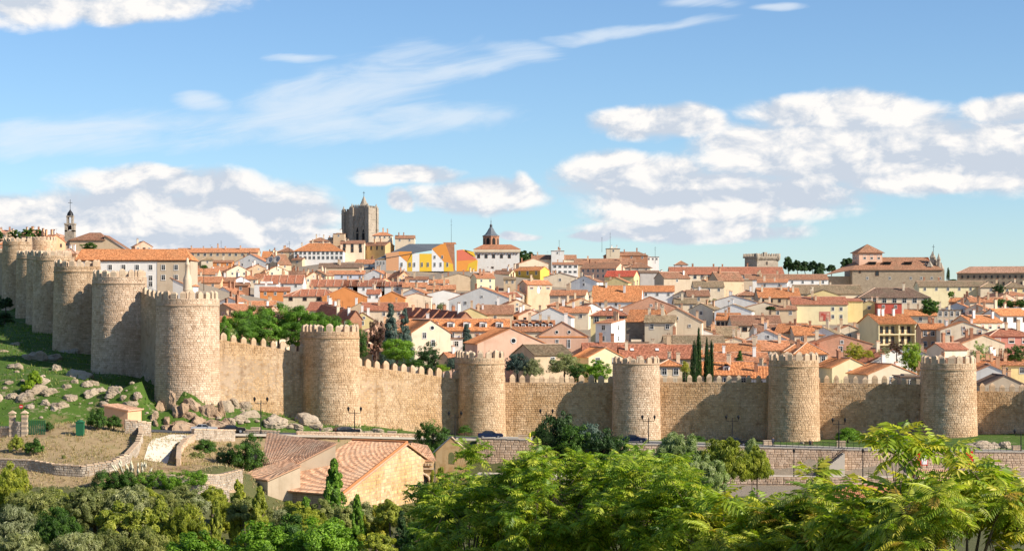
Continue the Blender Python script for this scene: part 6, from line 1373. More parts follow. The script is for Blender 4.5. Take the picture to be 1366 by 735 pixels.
# ------------------------------------------------------------------ hermitage
def poly_wall(mb, pts, zb, mi=0): 
    mb.poly([(p_[0], p_[1], zb) for p_ in (pts[0], pts[-1])][:1]+[(pts[-1][0], pts[-1][1], zb)]+[tuple(p_) for p_ in reversed(pts)], mi)
def hermitage():
    zb = -8; o = Vector((-22, 285, 0)); root = empty('hermitage', (o.x, o.y, zb)); tag(root, 'old stone hermitage with large faded terracotta roofs and a golden ashlar side wall', 'church')
    D = lambda v: Vector(v)-Vector((o.x, o.y, zb))
    def pz(px, py, z): Y = (EYE-z)*F/(py-HY); return Vector(((px-CX)*Y/F, Y, z))
    ze = -.6; E = pz(356, 654, ze); Fp = pz(455, 662, ze); K = pz(579, 618, 1.5)
    def on_line(px, py):
        c_ = (px-CX)/F; t = (Fp.x-c_*Fp.y)/(c_*(K.y-Fp.y)-(K.x-Fp.x)); q = Fp.lerp(K, t); return Vector((q.x, q.y, EYE-(py-HY)*q.y/F)), t
    Hh, tH = on_line(543, 592); G = pz(470, 589, Hh.z)
    rb = MB(); slab(rb, D(E), D(Fp), D(Hh), D(G), th=.22, corr=2)
    H2 = K; G2 = G+(K-Hh)+Vector((0, 2, 0)); slab(rb, D(H2), D(G2), D(G), D(Hh), th=.22)
    rb.tube(D(G)+Vector((0, 0, .3)), D(Hh)+Vector((0, 0, .3)), .2, n=6, mi=1); rb.tube(D(Fp)+Vector((0, 0, .3)), D(Hh)+Vector((0, 0, .3)), .2, n=6, mi=1)
    M['r_herm'] = mat_tiles('hermitage_tiles', (.55,.30,.17), .7, (.56,.41,.28)); rb.build('nave_roof', [M['r_herm'], M['r_orange']], root)
    mb = MB(); dn = Vector((0, 0, -.12))
    uin = (K-Fp).xy.normalized(); ins = Vector((-uin.y, uin.x, 0))*.35
    A0, A1, A2 = D(Fp)+dn+ins+Vector((uin.x, uin.y, 0))*.3, D(Hh)+dn+ins, D(K)+dn+ins-Vector((uin.x, uin.y, 0))*.3
    mb.poly([(A0.x, A0.y, 0), (A2.x, A2.y, 0), A2, A1, A0], 0)
    m2 = MB(); B0 = D(E)+dn+Vector((.5, .6, 0)); m2.poly([(B0.x, B0.y, 0), (A0.x, A0.y, 0), A0, B0]); m2.poly([(D(G2).x, D(G2).y, 0), (B0.x, B0.y, 0), B0, D(G)+dn, D(G2)+dn]); m2.poly([(A2.x, A2.y, 0), (D(G2).x, D(G2).y, 0), D(G2)+dn, A2])
    mb.build('side_wall', M['joint'], root); m2.build('wall', M['stonewall'], root)
    # ashlar of the golden side
    dvec = (A2-A0); Lh = dvec.xy.length; u = Vector((dvec.x, dvec.y, 0)).normalized(); n_ = Vector((u.y, -u.x, 0))
    def fn(s, z, off=0): p_ = Vector((A0.x, A0.y, 0))+u*s; return Vector((p_.x, p_.y, z-zb)), n_
    M['gold'] = mat_stone('golden_ashlar', (.66,.44,.20), (.72,.55,.32), (.48,.28,.11))
    tag(link('stonework', blocks_mesh('stonework', fn, 0, Lh, lambda s: zb, lambda s: zb+float(np.interp(s, [0, (A1-A0).xy.length, Lh], [A0.z, A1.z, A2.z]))-.05, .95, .5, M['gold'], 555, .05), root), kind='stuff')
    # verge
    vb = MB(); vb.tube(A0+n_*.25+Vector((0, 0, .05)), A1+n_*.25+Vector((0, 0, .05)), .22, n=5); vb.build('verge', M['r_pale'], root)
    for t in (.12, .42, .62): p_ = B0.lerp(A0, t); a_ = math.atan2((A0-B0).y, (A0-B0).x); add_window(root, p_.x, p_.y, p_.z-2.3, a_, .8, 1.6, 2)
    for t in (.42, .62): p_ = B0.lerp(A0, t); a_ = math.atan2((A0-B0).y, (A0-B0).x); add_window(root, p_.x, p_.y, p_.z-5.2, a_, .9, 1.2, 2)
    # higher chapel behind, low wing at left, porch roof at right
    def wing(nm, pts, z_front, z_back, zroof_th, wallm, roofm, base=0):
        a, c, d_, e = [Vector(p_) for p_ in pts]; rb2 = MB(); slab(rb2, D(a), D(c), D(d_), D(e), th=.2, corr=2); w_ = MB()
        q = [D(p_)+Vector((0, 0, -.12)) for p_ in (a, c, d_, e)]; ctr = sum(q, Vector())/4; q = [ctr+(p_-ctr)*.965 for p_ in q]
        for i in range(4): x0, x1 = q[i], q[(i+1) % 4]; w_.poly([(x0.x, x0.y, base), (x1.x, x1.y, base), x1, x0])
        w_.build(nm+'_wall', M[wallm], root); rb2.build(nm+'_roof', M[roofm], root)
    wing('chapel', (pz(349, 619, 2.6), pz(400, 620, 2.6)+Vector((-.5, 0, 0)), pz(450, 592, 5.6), pz(356, 578, 5.6)), 0, 0, 0, 'sand', 'r_herm')
    wing('annex', (pz(321, 637, 1.0), pz(357, 642, 1.0), pz(402, 622, 3.0), pz(368, 612, 3.0)), 0, 0, 0, 'sand', 'r_herm')
    q = D(pz(405, 612, 3.2)); add_window(root, q.x, q.y-1.6, q.z, 0, .7, 1.0, 2)
    P1 = pz(541, 616, 2.0); P2 = pz(582, 615, 2.0); rb3 = MB(); slab(rb3, D(P1), D(P2), D(P2)+Vector((-1.6, 5.5, 1.9)), D(P1)+Vector((.6, 6, 2.4)), th=.2, corr=2); po = rb3.build('porch_roof', M['r_herm'], root)
    w_ = MB(); a, c = D(P1)+Vector((.3, .5, -.15)), D(P2)+Vector((-.5, .5, -.15)); w_.box(((a.x+c.x)/2, a.y+1.5, a.z/2), ((c.x-a.x), 3.0, a.z)); w_.build('porch_wall', M['gold'], root)
    cb = MB(); cb.box(((a.x+c.x)/2, a.y-.1, a.z-.9), (c.x-a.x+.3, .5, .25)); cb.build('cornice', M['merlon'], root)
    for k in range(9): m_ = MB(); m_.box((0, 0, 0), (.25, .5, .35)); m_.build('corbel', M['merlon'], root, (a.x+(c.x-a.x)*(k+.5)/9, a.y-.15, a.z-.25))
    ar = MB(); xc, yc, z0 = (a.x+c.x)/2+.3, a.y-.03, a.z-5.2
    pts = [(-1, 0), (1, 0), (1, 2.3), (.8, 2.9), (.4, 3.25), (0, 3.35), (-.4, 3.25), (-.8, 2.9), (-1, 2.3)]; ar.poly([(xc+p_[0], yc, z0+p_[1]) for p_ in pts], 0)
    for i in range(2, 8): p0, p1 = pts[i], pts[i+1]; ar.tube((xc+p0[0]*1.2, yc-.05, z0+p0[1]*1.05), (xc+p1[0]*1.2, yc-.05, z0+p1[1]*1.05), .2, n=6, mi=1)
    ar.build('doorway_arch', [M['dark'], M['merlon']], root)
    # bell wall
    r2 = empty('bell_gable', (P(602, 0, 303).x, 303, -2)); tag(r2, 'stone bell gable with an arched opening and slate-edged roof right of the hermitage', 'bell tower')
    zt = P(0, 583, 303).z+2; ze2 = P(0, 603, 303).z+2; w = 2.45; pts = [(-w, 0), (w, 0), (w, ze2), (0, zt), (-w, ze2)]; mb = MB(); t = 1.4
    hole = [(-.5, ze2-1.9), (.5, ze2-1.9), (.5, ze2-.5), (.3, ze2-.1), (0, ze2+.05), (-.3, ze2-.1), (-.5, ze2-.5)]
    for y, fl in ((0, 0), (t, 1)):
        mb.poly([(-w, y, 0), (w, y, 0), (w, y, ze2-1.9), (-w, y, ze2-1.9)]); mb.poly([(-w, y, ze2-1.9), (-.5, y, ze2-1.9), (-.5, y, ze2-.5), (-w, y, ze2)]); mb.poly([(.5, y, ze2-1.9), (w, y, ze2-1.9), (w, y, ze2), (.5, y, ze2-.5)])
        mb.poly([(-w, y, ze2), (-.5, y, ze2-.5), (-.3, y, ze2-.1), (0, y, ze2+.05), (0, y, zt)]); mb.poly([(w, y, ze2), (0, y, zt), (0, y, ze2+.05), (.3, y, ze2-.1), (.5, y, ze2-.5)])
    for i in range(len(hole)): a_, c_ = hole[i], hole[(i+1) % len(hole)]; mb.poly([(a_[0], 0, a_[1]), (c_[0], 0, c_[1]), (c_[0], t, c_[1]), (a_[0], t, a_[1])])
    for s in (-1, 1): mb.poly([(s*w, 0, 0), (s*w, t, 0), (s*w, t, ze2), (s*w, 0, ze2)])
    mb.build('gable_wall', M['gold'], r2); rb = MB(); slab(rb, (-w-.3, t+.4, ze2-.1), (-w-.3, -.3, ze2-.1), (0, -.3, zt), (0, t+.4, zt), th=.15); rb.build('roof', M['slate'], r2)
    rb = MB(); slab(rb, (w+.2, -.1, ze2-.05), (w+.2, t+.1, ze2-.05), (0, t+.1, zt), (0, -.1, zt), th=.1); rb.build('coping', M['merlon'], r2)
hermitage()
# low roofs glimpsed between the leaves at lower right
def low_house(px, py, wpx, Y, roof, wall, lab, rise=1.6):
    p_ = P(px, py, Y); zb = gz(p_.x, Y)-1; r = house(p_.x, Y, p_.z, wpx*Y/F, 8, rise, 0, 'side', wall, roof, zb, (2, 1), chim=0, near=True, seed=px); tag(r, lab, 'house', 'low houses below the promenade')
low_house(1155, 664, 110, 298, 'terra', 'cream', 'low house with a long terracotta roof below the promenade'); low_house(1250, 652, 40, 300, 'pale', 'cream', 'small house with pinkish roof behind the leaves at right', 2.6)
# ------------------------------------------------------------------ street furniture, cars, people
def lamp(px, pbase, ptop, lab, Y=None, dbl=True):
    x, y, z = hit(px, pbase) if Y is None else (P(px, 0, Y).x, Y, gz(P(px, 0, Y).x, Y)); h = max(3.2, P(px, ptop, y).z-z); r = empty('street_lamp', (x, y, z)); tag(r, lab, 'street lamp', 'street lamps along the road')
    mb = MB(); mb.lathe((0, 0, 0), [(.22, 0), (.2, .3), (.11, .5), (.09, 1.4), (.07, h-.5), (.05, h-.1)], 8); mb.build('pole', M['iron'], r)
    if dbl:
        mb = MB(); mb.tube((-.95, 0, h-.75), (.95, 0, h-.75), .045, n=6); mb.tube((-.95, 0, h-.75), (-1.05, 0, h-.35), .04, n=6); mb.tube((.95, 0, h-.75), (1.05, 0, h-.35), .04, n=6); mb.build('arm', M['iron'], r)
    for sx in ((-1.05, 1.05) if dbl else (0,)):
        m_ = MB(); m_.lathe((sx, 0, h-.4), [(.10, 0), (.22, .4), (.25, .45), (.15, .62), (.04, .72), (.02, .85)], 6, 0, smooth=False); m_.build('lantern', M['iron'], r)
        m_ = MB(); m_.lathe((sx, 0, h-.38), [(.09, .02), (.19, .37)], 6, 0, False); m_.build('lamp_glass', M['frame'], r)
for a in ((473,583,545,'double-armed street lamp in front of the tower beside the pines'),(348,580,532,'street lamp beside the white block below the town wall'),(607,588,551,'double-armed street lamp in wall shade, left of the slender tower'),(729,590,548,'double-armed street lamp behind the dark bush'),
          (865,594,556,'double-armed street lamp in front of the squat tower'),(977,597,556,'double-armed street lamp in wall shadow right of the squat tower'),(1119,602,560,'double-armed street lamp just left of the round bush'),(1222,604,562,'street lamp partly behind the long leaves at right'),(1362,604,575,'street lamp at the right edge of the picture')): lamp(*a[:3], a[3])
for px, lab in ((1059,'single lamp post on the promenade, left of the stairs'),(1151,'single lamp post on the promenade, right of the stairs')): lamp(px, 0, 601, lab, Y=318.5 if px < 1100 else 316.5, dbl=False)
M['carblack'] = mat_plain('dark_car_paint', (.015,.016,.02), .22, 0.3, 0, 1, .6); M['carblue'] = mat_plain('dark_blue_car_paint', (.012,.025,.07), .22, 0.3, 0, 1, .6); M['carsilver'] = mat_plain('silver_car_paint', (.55,.56,.58), .25, .4, 0, 1, .6); M['tyre'] = mat_plain('tyre_rubber', (.02,.02,.02), .9); M['rim'] = mat_plain('wheel_rim', (.5,.5,.52), .3, .8, 0); M['lampred'] = mat_plain('rear_lamp', (.4,.01,.01), .3, 0, 0); M['headl'] = mat_plain('headlight_glass', (.7,.7,.7), .15, 0, 0)
def car(x, y, z, rz, paint, lab, hatch=True):
    r = empty('parked_car', (x, y, z), rz); tag(r, lab, 'car', 'cars on the road below the wall')
    L = 4.4; W_ = 1.78; prof = [(-2.15,.35),(-2.2,.75),(-2.05,.95),(-1.0,1.0),(-.35,1.42),(.9,1.46),(1.75,1.3),(2.1,.95),(2.18,.5),(2.05,.3)] if hatch else [(-2.15,.35),(-2.2,.7),(-2.0,.9),(-.95,.98),(-.3,1.38),(.8,1.4),(1.45,1.02),(2.1,.95),(2.18,.5),(2.05,.3)]
    def width(zz): return W_/2*(1 if zz < .95 else 1-.22*(zz-.95)/.5)
    mb = MB(); n = len(prof)
    for i in range(n):
        a, c = prof[i], prof[(i+1) % n]; mb.poly([(a[0], -width(a[1]), a[1]), (a[0], width(a[1]), a[1]), (c[0], width(c[1]), c[1]), (c[0], -width(c[1]), c[1])], smooth=True)
    low = [p_ for p_ in prof if p_[1] < 1.0]; up_ = [p_ for p_ in prof if p_[1] >= .95 ]
    for s in (-1, 1): mb.poly([(p_[0], s*width(p_[1]), p_[1]) for p_ in prof])
    mb.build('body', M[paint], r)
    gl = MB(); b_ = [prof[3], prof[4], prof[5], prof[6]]
    for s in (-1, 1):
        q = [(-.85, 1.0), (-.35, 1.34), (.25, 1.37), (.25, 1.0)]; gl.poly([(a, s*(width(e)+.012), e) for a, e in q]); q = [(.33, 1.0), (.33, 1.37), (.9, 1.38), (1.35, 1.25) if hatch else (1.1, 1.2), (1.5, 1.0) if hatch else (1.25, 1.0)]; gl.poly([(a, s*(width(e)+.012), e) for a, e in q])
    a, c = prof[3], prof[4]; gl.poly([(a[0]+.1, -.68, a[1]+.08), (a[0]+.1, .68, a[1]+.08), (c[0]-.05, .62, c[1]), (c[0]-.05, -.62, c[1])]); gl.build('windows', M['glass'], r)
    for sx in (-1.35, 1.35):
        for s in (-1, 1):
            w_ = MB(); w_.tube((sx, s*(W_/2-.2), .33), (sx, s*(W_/2+.02), .33), .33, n=16); wo_ = w_.build('wheel', M['tyre'], r); m_ = MB(); m_.tube((sx, s*(W_/2+.0), .33), (sx, s*(W_/2+.035), .33), .21, n=12); m_.build('rim', M['rim'], wo_)
    for s in (-1, 1):
        m_ = MB(); m_.box((-2.12, s*.62, .72), (.14, .34, .16)); m_.build('headlight', M['headl'], r); m_ = MB(); m_.box((2.12, s*.68, .85), (.12, .24, .22)); m_.build('tail_light', M['lampred'], r); m_ = MB(); m_.box((-.75, s*(W_/2+.08), 1.02), (.12, .18, .12)); m_.build('wing_mirror', M[paint], r)
for px, off, pnt, fl, lab, ht in ((462,.6,'carblack',1,'black hatchback parked on the road left of the double lamp',True),(654,.5,'carblue',1,'dark blue saloon on the road below the slender tower',False),(846,.3,'carblue',1,'dark car half hidden by the bush, below the squat tower',False),
                              (982,.6,'carblack',1,'black car on the road behind the pale windblown poplars',True),(1226,.5,'carsilver',1,'silver car glimpsed behind the long leaves at right',True),(272,.9,'carsilver',1,'silver car behind the dry stone wall near the path top',False),(309,.9,'carblack',1,'dark car behind the wall left of the hermitage trees',False)):
    for Yy in np.arange(310, 350, .25):
        x = (px-CX)*Yy/F
        if Yy >= roadY(x)-off: break
    dy = float(roadY(x+1)-roadY(x-1))/2; car(x, float(Yy), float(road_z(x))+.01, math.atan(dy)+(math.pi if fl else 0), pnt, lab, ht)
def mat_person(name, legs, top, skin=(.45,.26,.17), hair=(.04,.025,.02)):
    m, q, p, o = new_mat(name); s = q.n('ShaderNodeSeparateXYZ'); q.put(s.inputs[0], q.n('ShaderNodeTexCoord').outputs['Generated'])
    r = q.n('ShaderNodeValToRGB'); q.put(r.inputs[0], s.outputs[2]); r.color_ramp.interpolation = 'CONSTANT'; e = r.color_ramp.elements; e[0].position = 0; e[0].color = (.03,.03,.03,1); e[1].position = .05; e[1].color = c4(legs)
    for pos, c in ((.50, top), (.83, skin), (.945, hair)): k = e.new(pos); k.color = c4(c)
    q.put(p.inputs['Base Color'], r.outputs[0]); p.inputs['Roughness'].default_value = .8; return m
def person(px, py, legs, top, lab, rz=0, stride=.22, xyz=None, sit=False):
    x, y, z = hit(px, py) if xyz is None else xyz
    if sit: J = {'pel': (0, 0, .5), 'che': (.02, .02, .85), 'nck': (0, -.03, 1.12), 'hd': (0, -.05, 1.28), 'top': (0, -.04, 1.37), 'hL': (-.1, -.02, .48), 'kL': (-.12, -.45, .5), 'aL': (-.12, -.48, .08), 'tL': (-.12, -.62, .04), 'hR': (.1, -.02, .48), 'kR': (.12, -.45, .5), 'aR': (.12, -.48, .08), 'tR': (.12, -.62, .04), 'sL': (-.19, 0, 1.02), 'eL': (-.24, -.1, .78), 'wL': (-.14, -.34, .62), 'fL': (-.12, -.42, .6), 'sR': (.19, 0, 1.02), 'eR': (.24, -.1, .78), 'wR': (.14, -.34, .62), 'fR': (.12, -.42, .6)}
    else: J = {'pel': (0, 0, .95), 'che': (0, -.01, 1.28), 'nck': (0, -.02, 1.5), 'hd': (0, -.04, 1.62), 'top': (0, -.03, 1.73), 'hL': (-.1, 0, .9), 'kL': (-.11, -stride*.6, .5), 'aL': (-.11, -stride, .09), 'tL': (-.12, -stride-.15, .04), 'hR': (.1, 0, .9), 'kR': (.11, stride*.25, .5), 'aR': (.11, stride, .1), 'tR': (.12, stride-.14, .05), 'sL': (-.2, 0, 1.42), 'eL': (-.26, stride*.3, 1.14), 'wL': (-.25, stride*.1-.08, .9), 'fL': (-.25, stride*.1-.12, .8), 'sR': (.2, 0, 1.42), 'eR': (.26, -stride*.3, 1.14), 'wR': (.25, -stride*.5-.08, .92), 'fR': (.25, -stride*.5-.12, .82)}
    R_ = dict(pel=.15, che=.16, nck=.062, hd=.098, top=.07, hL=.10, kL=.068, aL=.048, tL=.04, sL=.072, eL=.048, wL=.034, fL=.036)
    for k in list(R_): 
        if k.endswith('L'): R_[k[:-1]+'R'] = R_[k]
    ks = list(J); Ed = [('pel', 'che'), ('che', 'nck'), ('nck', 'hd'), ('hd', 'top')]+[(a+s, c+s) for s in 'LR' for a, c in (('h', 'k'), ('k', 'a'), ('a', 't'), ('s', 'e'), ('e', 'w'), ('w', 'f'))]+[('pel', 'hL'), ('pel', 'hR'), ('che', 'sL'), ('che', 'sR')]
    me = bpy.data.meshes.new('person'); me.from_pydata([J[k] for k in ks], [(ks.index(a), ks.index(c)) for a, c in Ed], []); me.materials.append(mat_person('clothes', legs, top)); o = link('person', me, None, (x, y, z), rz); tag(o, lab, 'person')
    sk = o.modifiers.new('skin', 'SKIN'); me.skin_vertices[0].data[0].use_root = True
    for i, k in enumerate(ks): me.skin_vertices[0].data[i].radius = (R_[k], R_[k]*.85)
    o.modifiers.new('sub', 'SUBSURF').levels = 1; o.modifiers['sub'].render_levels = 1
person(427, 582, (.02,.02,.03), (.05,.04,.05), 'person in dark clothes walking beside the road, left of the black hatchback', 1.3)
person(707, 588, (.7,.6,.05), (.85,.75,.08), 'person in bright yellow clothes walking below the wall', -1.4)
person(1031, 596, (.03,.03,.05), (.04,.05,.08), 'person in dark clothes standing beside a pale stone block on the lawn', .4, .1)
def cyc_bench():
    x, y, z = hit(1079, 596); r = empty('park_bench', (x, y, z)); tag(r, 'dark park bench on the lawn left of the round bush', 'bench')
    for k in range(4): m_ = MB(); m_.box((0, -.2+.13*k, .45), (1.6, .1, .04)); m_.build('seat_slat', M['framebrown'], r)
    for k in range(3): m_ = MB(); m_.box((0, .28, .6+.14*k), (1.6, .04, .1)); m_.build('back_slat', M['framebrown'], r)
    for sx in (-.7, .7): m_ = MB(); m_.box((sx, 0, .22), (.06, .5, .44)); m_.box((sx, .3, .5), (.06, .05, .95)); m_.build('leg', M['iron'], r)
    person(1079, 596, (.03,.03,.05), (.05,.05,.05), 'person in dark clothes sitting on the park bench on the lawn', 0, sit=True, xyz=(x+.2, y-.02, z))
cyc_bench()
for px, py, lab in ((341,578,'pale stone block below the wall, left of the street lamp'),(523,583,'pale stone block on the grass right of the black hatchback'),(1024,595,'pale stone block beside the standing person'),(1122,596,'pale stone block in front of the round bush'),(697,588,'pale stone block near the person in yellow'),(1356,602,'pale stone block at the right edge of the lawn')):
    x, y, z = hit(px, py); mb = MB(); mb.box((0, 0, .45), (1.5, .9, .9), taper=.97); mb.box((0, 0, .95), (1.56, .96, .14)); o_ = mb.build('stone_block', M['merlon'], None, (x, y, z), RNG.uniform(-.1, .1)); tag(o_, lab, 'stone block', 'pale blocks on the grass')
# red and white banner boards seen through leaves
for px, lab, two in ((1237,'red and white notice board by the retaining wall behind leaves',True),(1297,'orange red notice board at the wall behind leaves',False)):
    x = (px-CX)*318/F; y = float(bankY(x))-1.2; r = empty('notice_board', (x, y, -2.5)); tag(r, lab, 'notice board')
    m_ = MB(); m_.box((0, 0, 3.2), (1.7, .08, 2.4)); m_.build('board', M['signred'], r)
    if two: m_ = MB(); m_.box((.3, -.05, 3.2), (.9, .03, 2.1)); m_.build('poster', M['whitepaint'], r)
    for sx in (-.75, .75): m_ = MB(); m_.tube((sx, .06, 0), (sx, .06, 4.4), .05, n=6); m_.build('post', M['iron'], r)
# ------------------------------------------------------------------ vegetation
NR = np.random.default_rng(42)
def unit(v): return v/np.maximum(1e-9, np.linalg.norm(v, axis=-1, keepdims=True))
def leaf_quads(pos, nrm, size, asp, up=None, upk=0.0, rng=NR):
    n = len(pos); t = rng.normal(size=(n, 3))
    if up is not None: t = t*(1-upk)+np.asarray(up)*upk*2
    t = unit(t-nrm*(t*nrm).sum(1, keepdims=True)); b_ = np.cross(nrm, t); s = size[:, None]
    v = np.stack([pos-t*s*.5, pos+b_*s*.5/asp+nrm*s*.08, pos+t*s*.6, pos-b_*s*.5/asp+nrm*s*.08], 1).reshape(-1, 3)
    return v, np.arange(n*4).reshape(n, 4)
def crown_mesh(kind, seed, cols, nleaf=7000, leaf=.06, mat='leaf'):
    """crown of unit radius about the origin: leaf clumps with gaps between them"""
    g = np.random.default_rng(seed); asp = 1.7; up = None; upk = 0
    if kind == 'round': nc = 120; d = unit(g.normal(size=(nc, 3))); rad = g.uniform(.35, .98, (nc, 1)); C = d*rad; rc = g.uniform(.10, .26, nc)
    elif kind == 'lumpy': nc = 46; d = unit(g.normal(size=(nc, 3))); C = d*g.uniform(.5, .8, (nc, 1)); rc = g.uniform(.20, .30, nc)
    elif kind == 'open': nc = 60; d = unit(g.normal(size=(nc, 3))); C = d*g.uniform(.3, .95, (nc, 1)); rc = g.uniform(.10, .2, nc)
    elif kind == 'shrub': nc = 60; d = unit(g.normal(size=(nc, 3))); d[:, 2] = np.abs(d[:, 2])*1.3-.25; C = d*g.uniform(.45, .85, (nc, 1)); rc = g.uniform(.14, .26, nc)
    elif kind == 'cone':
        nc = 110; h = g.uniform(0, 1, nc)**1.25; a = g.uniform(0, 6.283, nc); r = (1-h)*g.uniform(.35, .9, nc)+.03; C = np.stack([r*np.cos(a), r*np.sin(a), h*2-1-.10*r], 1); rc = .11+.16*(1-h); asp = 2.4
    elif kind == 'column':
        nc = 90; h = g.uniform(0, 1, nc); a = g.uniform(0, 6.283, nc); w = np.sin(np.clip(h*.93+.10, 0, 1)**.75*math.pi)**.6; r = w*g.uniform(.3, .85, nc); C = np.stack([r*np.cos(a), r*np.sin(a), h*2-1], 1); rc = .12+.30*w*.6; asp = 2.6; up = (0, 0, 1); upk = .6
    elif kind == 'poplar':
        nc = 150; h = g.uniform(0, 1, nc); a = g.uniform(0, 6.283, nc); w = (1-h)**.7*.95+.08; r = w*g.uniform(.2, .9, nc); C = np.stack([r*np.cos(a), r*np.sin(a), h*2-1], 1); rc = .05+.13*w; asp = 1.5
    elif kind == 'wind':
        nc = 70; h = g.uniform(0, 1, nc); a = g.uniform(0, 6.283, nc); w = np.sin(np.clip(h, .10, .95)*math.pi)**.6; r = w*g.uniform(.2, .95, nc); C = np.stack([r*np.cos(a)-.8*h**2+.3, r*np.sin(a), h*2-1], 1); rc = .12+.16*w; asp = 3.0; up = (-.6, 0, 1); upk = .5
    elif kind == 'willow':
        nc = 170; d = unit(g.normal(size=(nc, 3))); d[:, 2] = np.abs(d[:, 2])*1.2-.35; C = d*g.uniform(.35, 1.0, (nc, 1)); rc = g.uniform(.08, .22, nc); asp = 4.6; up = (.1, 0, 1); upk = .4
    cid = g.integers(0, len(C), nleaf); u = unit(g.normal(size=(nleaf, 3))); sq = np.array([1, 1, .8]); rr_ = g.uniform(.5, 1.05, (nleaf, 1))
    if kind in ('column', 'wind'): sq = np.array([.7, .7, 1.8])
    if kind == 'cone': sq = np.array([1.2, 1.2, .45])
    pos = C[cid]+u*rc[cid][:, None]*rr_*sq; out = unit(pos+np.array([0, 0, .25])); nrm = unit(u*.8+out*.6+g.normal(size=(nleaf, 3))*.45)
    v, q_ = leaf_quads(pos, nrm, leaf*g.uniform(.6, 1.35, nleaf), asp, up, upk, g)
    A = np.array(cols); ci = g.uniform(0, 1, len(C)); mixk = np.clip(ci[cid]*.75+g.normal(0, .18, nleaf), 0, .999)*(len(A)-1); i0 = mixk.astype(int); f = (mixk-i0)[:, None]; c = A[i0]*(1-f)+A[np.minimum(i0+1, len(A)-1)]*f; c = c*g.uniform(.75, 1.25, (nleaf, 1))
    return np_mesh('crown', v, q_, M[mat], np.repeat(c, 4, 0))
def trunk_mesh(seed):
    """unit trunk from the ground (z=-1) to the middle of the crown (z=0)"""
    r = random.Random(seed); mb = MB(); ps = [Vector((0, 0, -1.06)), Vector((r.uniform(-.06, .06), r.uniform(-.06, .06), -.6)), Vector((r.uniform(-.08, .08), .03, -.3)), Vector((0, 0, .05))]
    for i in range(3): mb.tube(ps[i], ps[i+1], (.10, .075, .06)[i], (.075, .06, .05)[i], 7)
    return mb.mesh('trunk', M['bark'])
def limb_mesh(seed):
    r = random.Random(seed); mb = MB(); mb.tube((0, 0, -.02), (.03, 0, .5), .05, .015, 6)
    for k in range(8):
        a = 6.283*k/8+r.uniform(-.4, .4); s = Vector((0, 0, r.uniform(-.1, .4))); m_ = s+Vector((math.cos(a)*.3, math.sin(a)*.3, r.uniform(-.1, .2))); e = m_+Vector((math.cos(a)*.3, math.sin(a)*.3, r.uniform(.0, .2)))
        mb.tube(s, m_, .035, .02, 5); mb.tube(m_, e, .02, .006, 5)
    return mb.mesh('limbs', M['bark'])
TR = [trunk_mesh(i) for i in range(3)]; LB = [limb_mesh(i+5) for i in range(3)]
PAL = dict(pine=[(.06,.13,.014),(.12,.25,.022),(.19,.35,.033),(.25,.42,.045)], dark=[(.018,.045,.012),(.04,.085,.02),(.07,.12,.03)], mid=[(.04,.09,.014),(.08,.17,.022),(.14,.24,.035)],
           bright=[(.10,.20,.015),(.17,.31,.022),(.25,.40,.035)], lime=[(.18,.29,.016),(.30,.43,.025),(.45,.52,.05)], yellow=[(.22,.25,.03),(.42,.40,.04),(.60,.50,.05)], olive=[(.18,.20,.08),(.33,.35,.17),(.50,.50,.30)],
           blue=[(.05,.09,.07),(.10,.15,.12),(.17,.22,.18)], ygreen=[(.20,.24,.025),(.36,.39,.045),(.52,.50,.08)], drygreen=[(.15,.18,.05),(.28,.30,.09),(.42,.41,.16)], silver=[(.20,.27,.08),(.36,.42,.18),(.52,.55,.34)], cyp=[(.015,.045,.010),(.035,.085,.016),(.07,.13,.025)], plum=[(.10,.05,.04),(.18,.09,.07),(.10,.11,.04)])
CR = {}
def crown(kind, pal, var, nleaf, leaf):
    nleaf = int(nleaf*1.25); leaf = leaf*1.4
    k = (kind, pal, var, nleaf, leaf)
    if k not in CR: CR[k] = crown_mesh(kind, hash((kind, pal)) % 1000*0+sum(map(ord, kind+pal))+var*17, PAL[pal], nleaf, leaf, 'leafdark' if pal in ('dark', 'cyp', 'blue') else 'leaf')
    return CR[k]
def tree(name, kind, pal, px, ptop, wpx, hpx, Y, lab, cat='tree', group=None, var=0, nleaf=6000, leaf=.06, xy=None):
    """crown wpx wide, hpx high, its top at (px, ptop) in the photograph, standing at distance Y"""
    c = P(px, ptop+hpx/2, Y); rx, rz = wpx*Y/F/2, hpx*Y/F/2; g = gz(c.x, Y); root = empty(name, (c.x, Y, min(g, c.z-rz*.8)))
    tag(root, lab, cat, group); zc = c.z-root.location.z; o = link('crown', crown(kind, pal, var, nleaf, leaf), root, (0, 0, zc), (var*1.3+px*.7) % 6.28 if kind not in ('wind',) else 0); o.scale = (rx, rx*.9, rz)
    t = link('trunk', TR[var % 3], root, (0, 0, zc), px % 6.28); t.scale = (min(rx, 4)*.9, min(rx, 4)*.9, max(.3, zc)); l = link('limbs', LB[var % 3], root, (0, 0, zc), px % 6.28); l.scale = (rx*.85, rx*.85, rz*.8)
    return root
T = tree
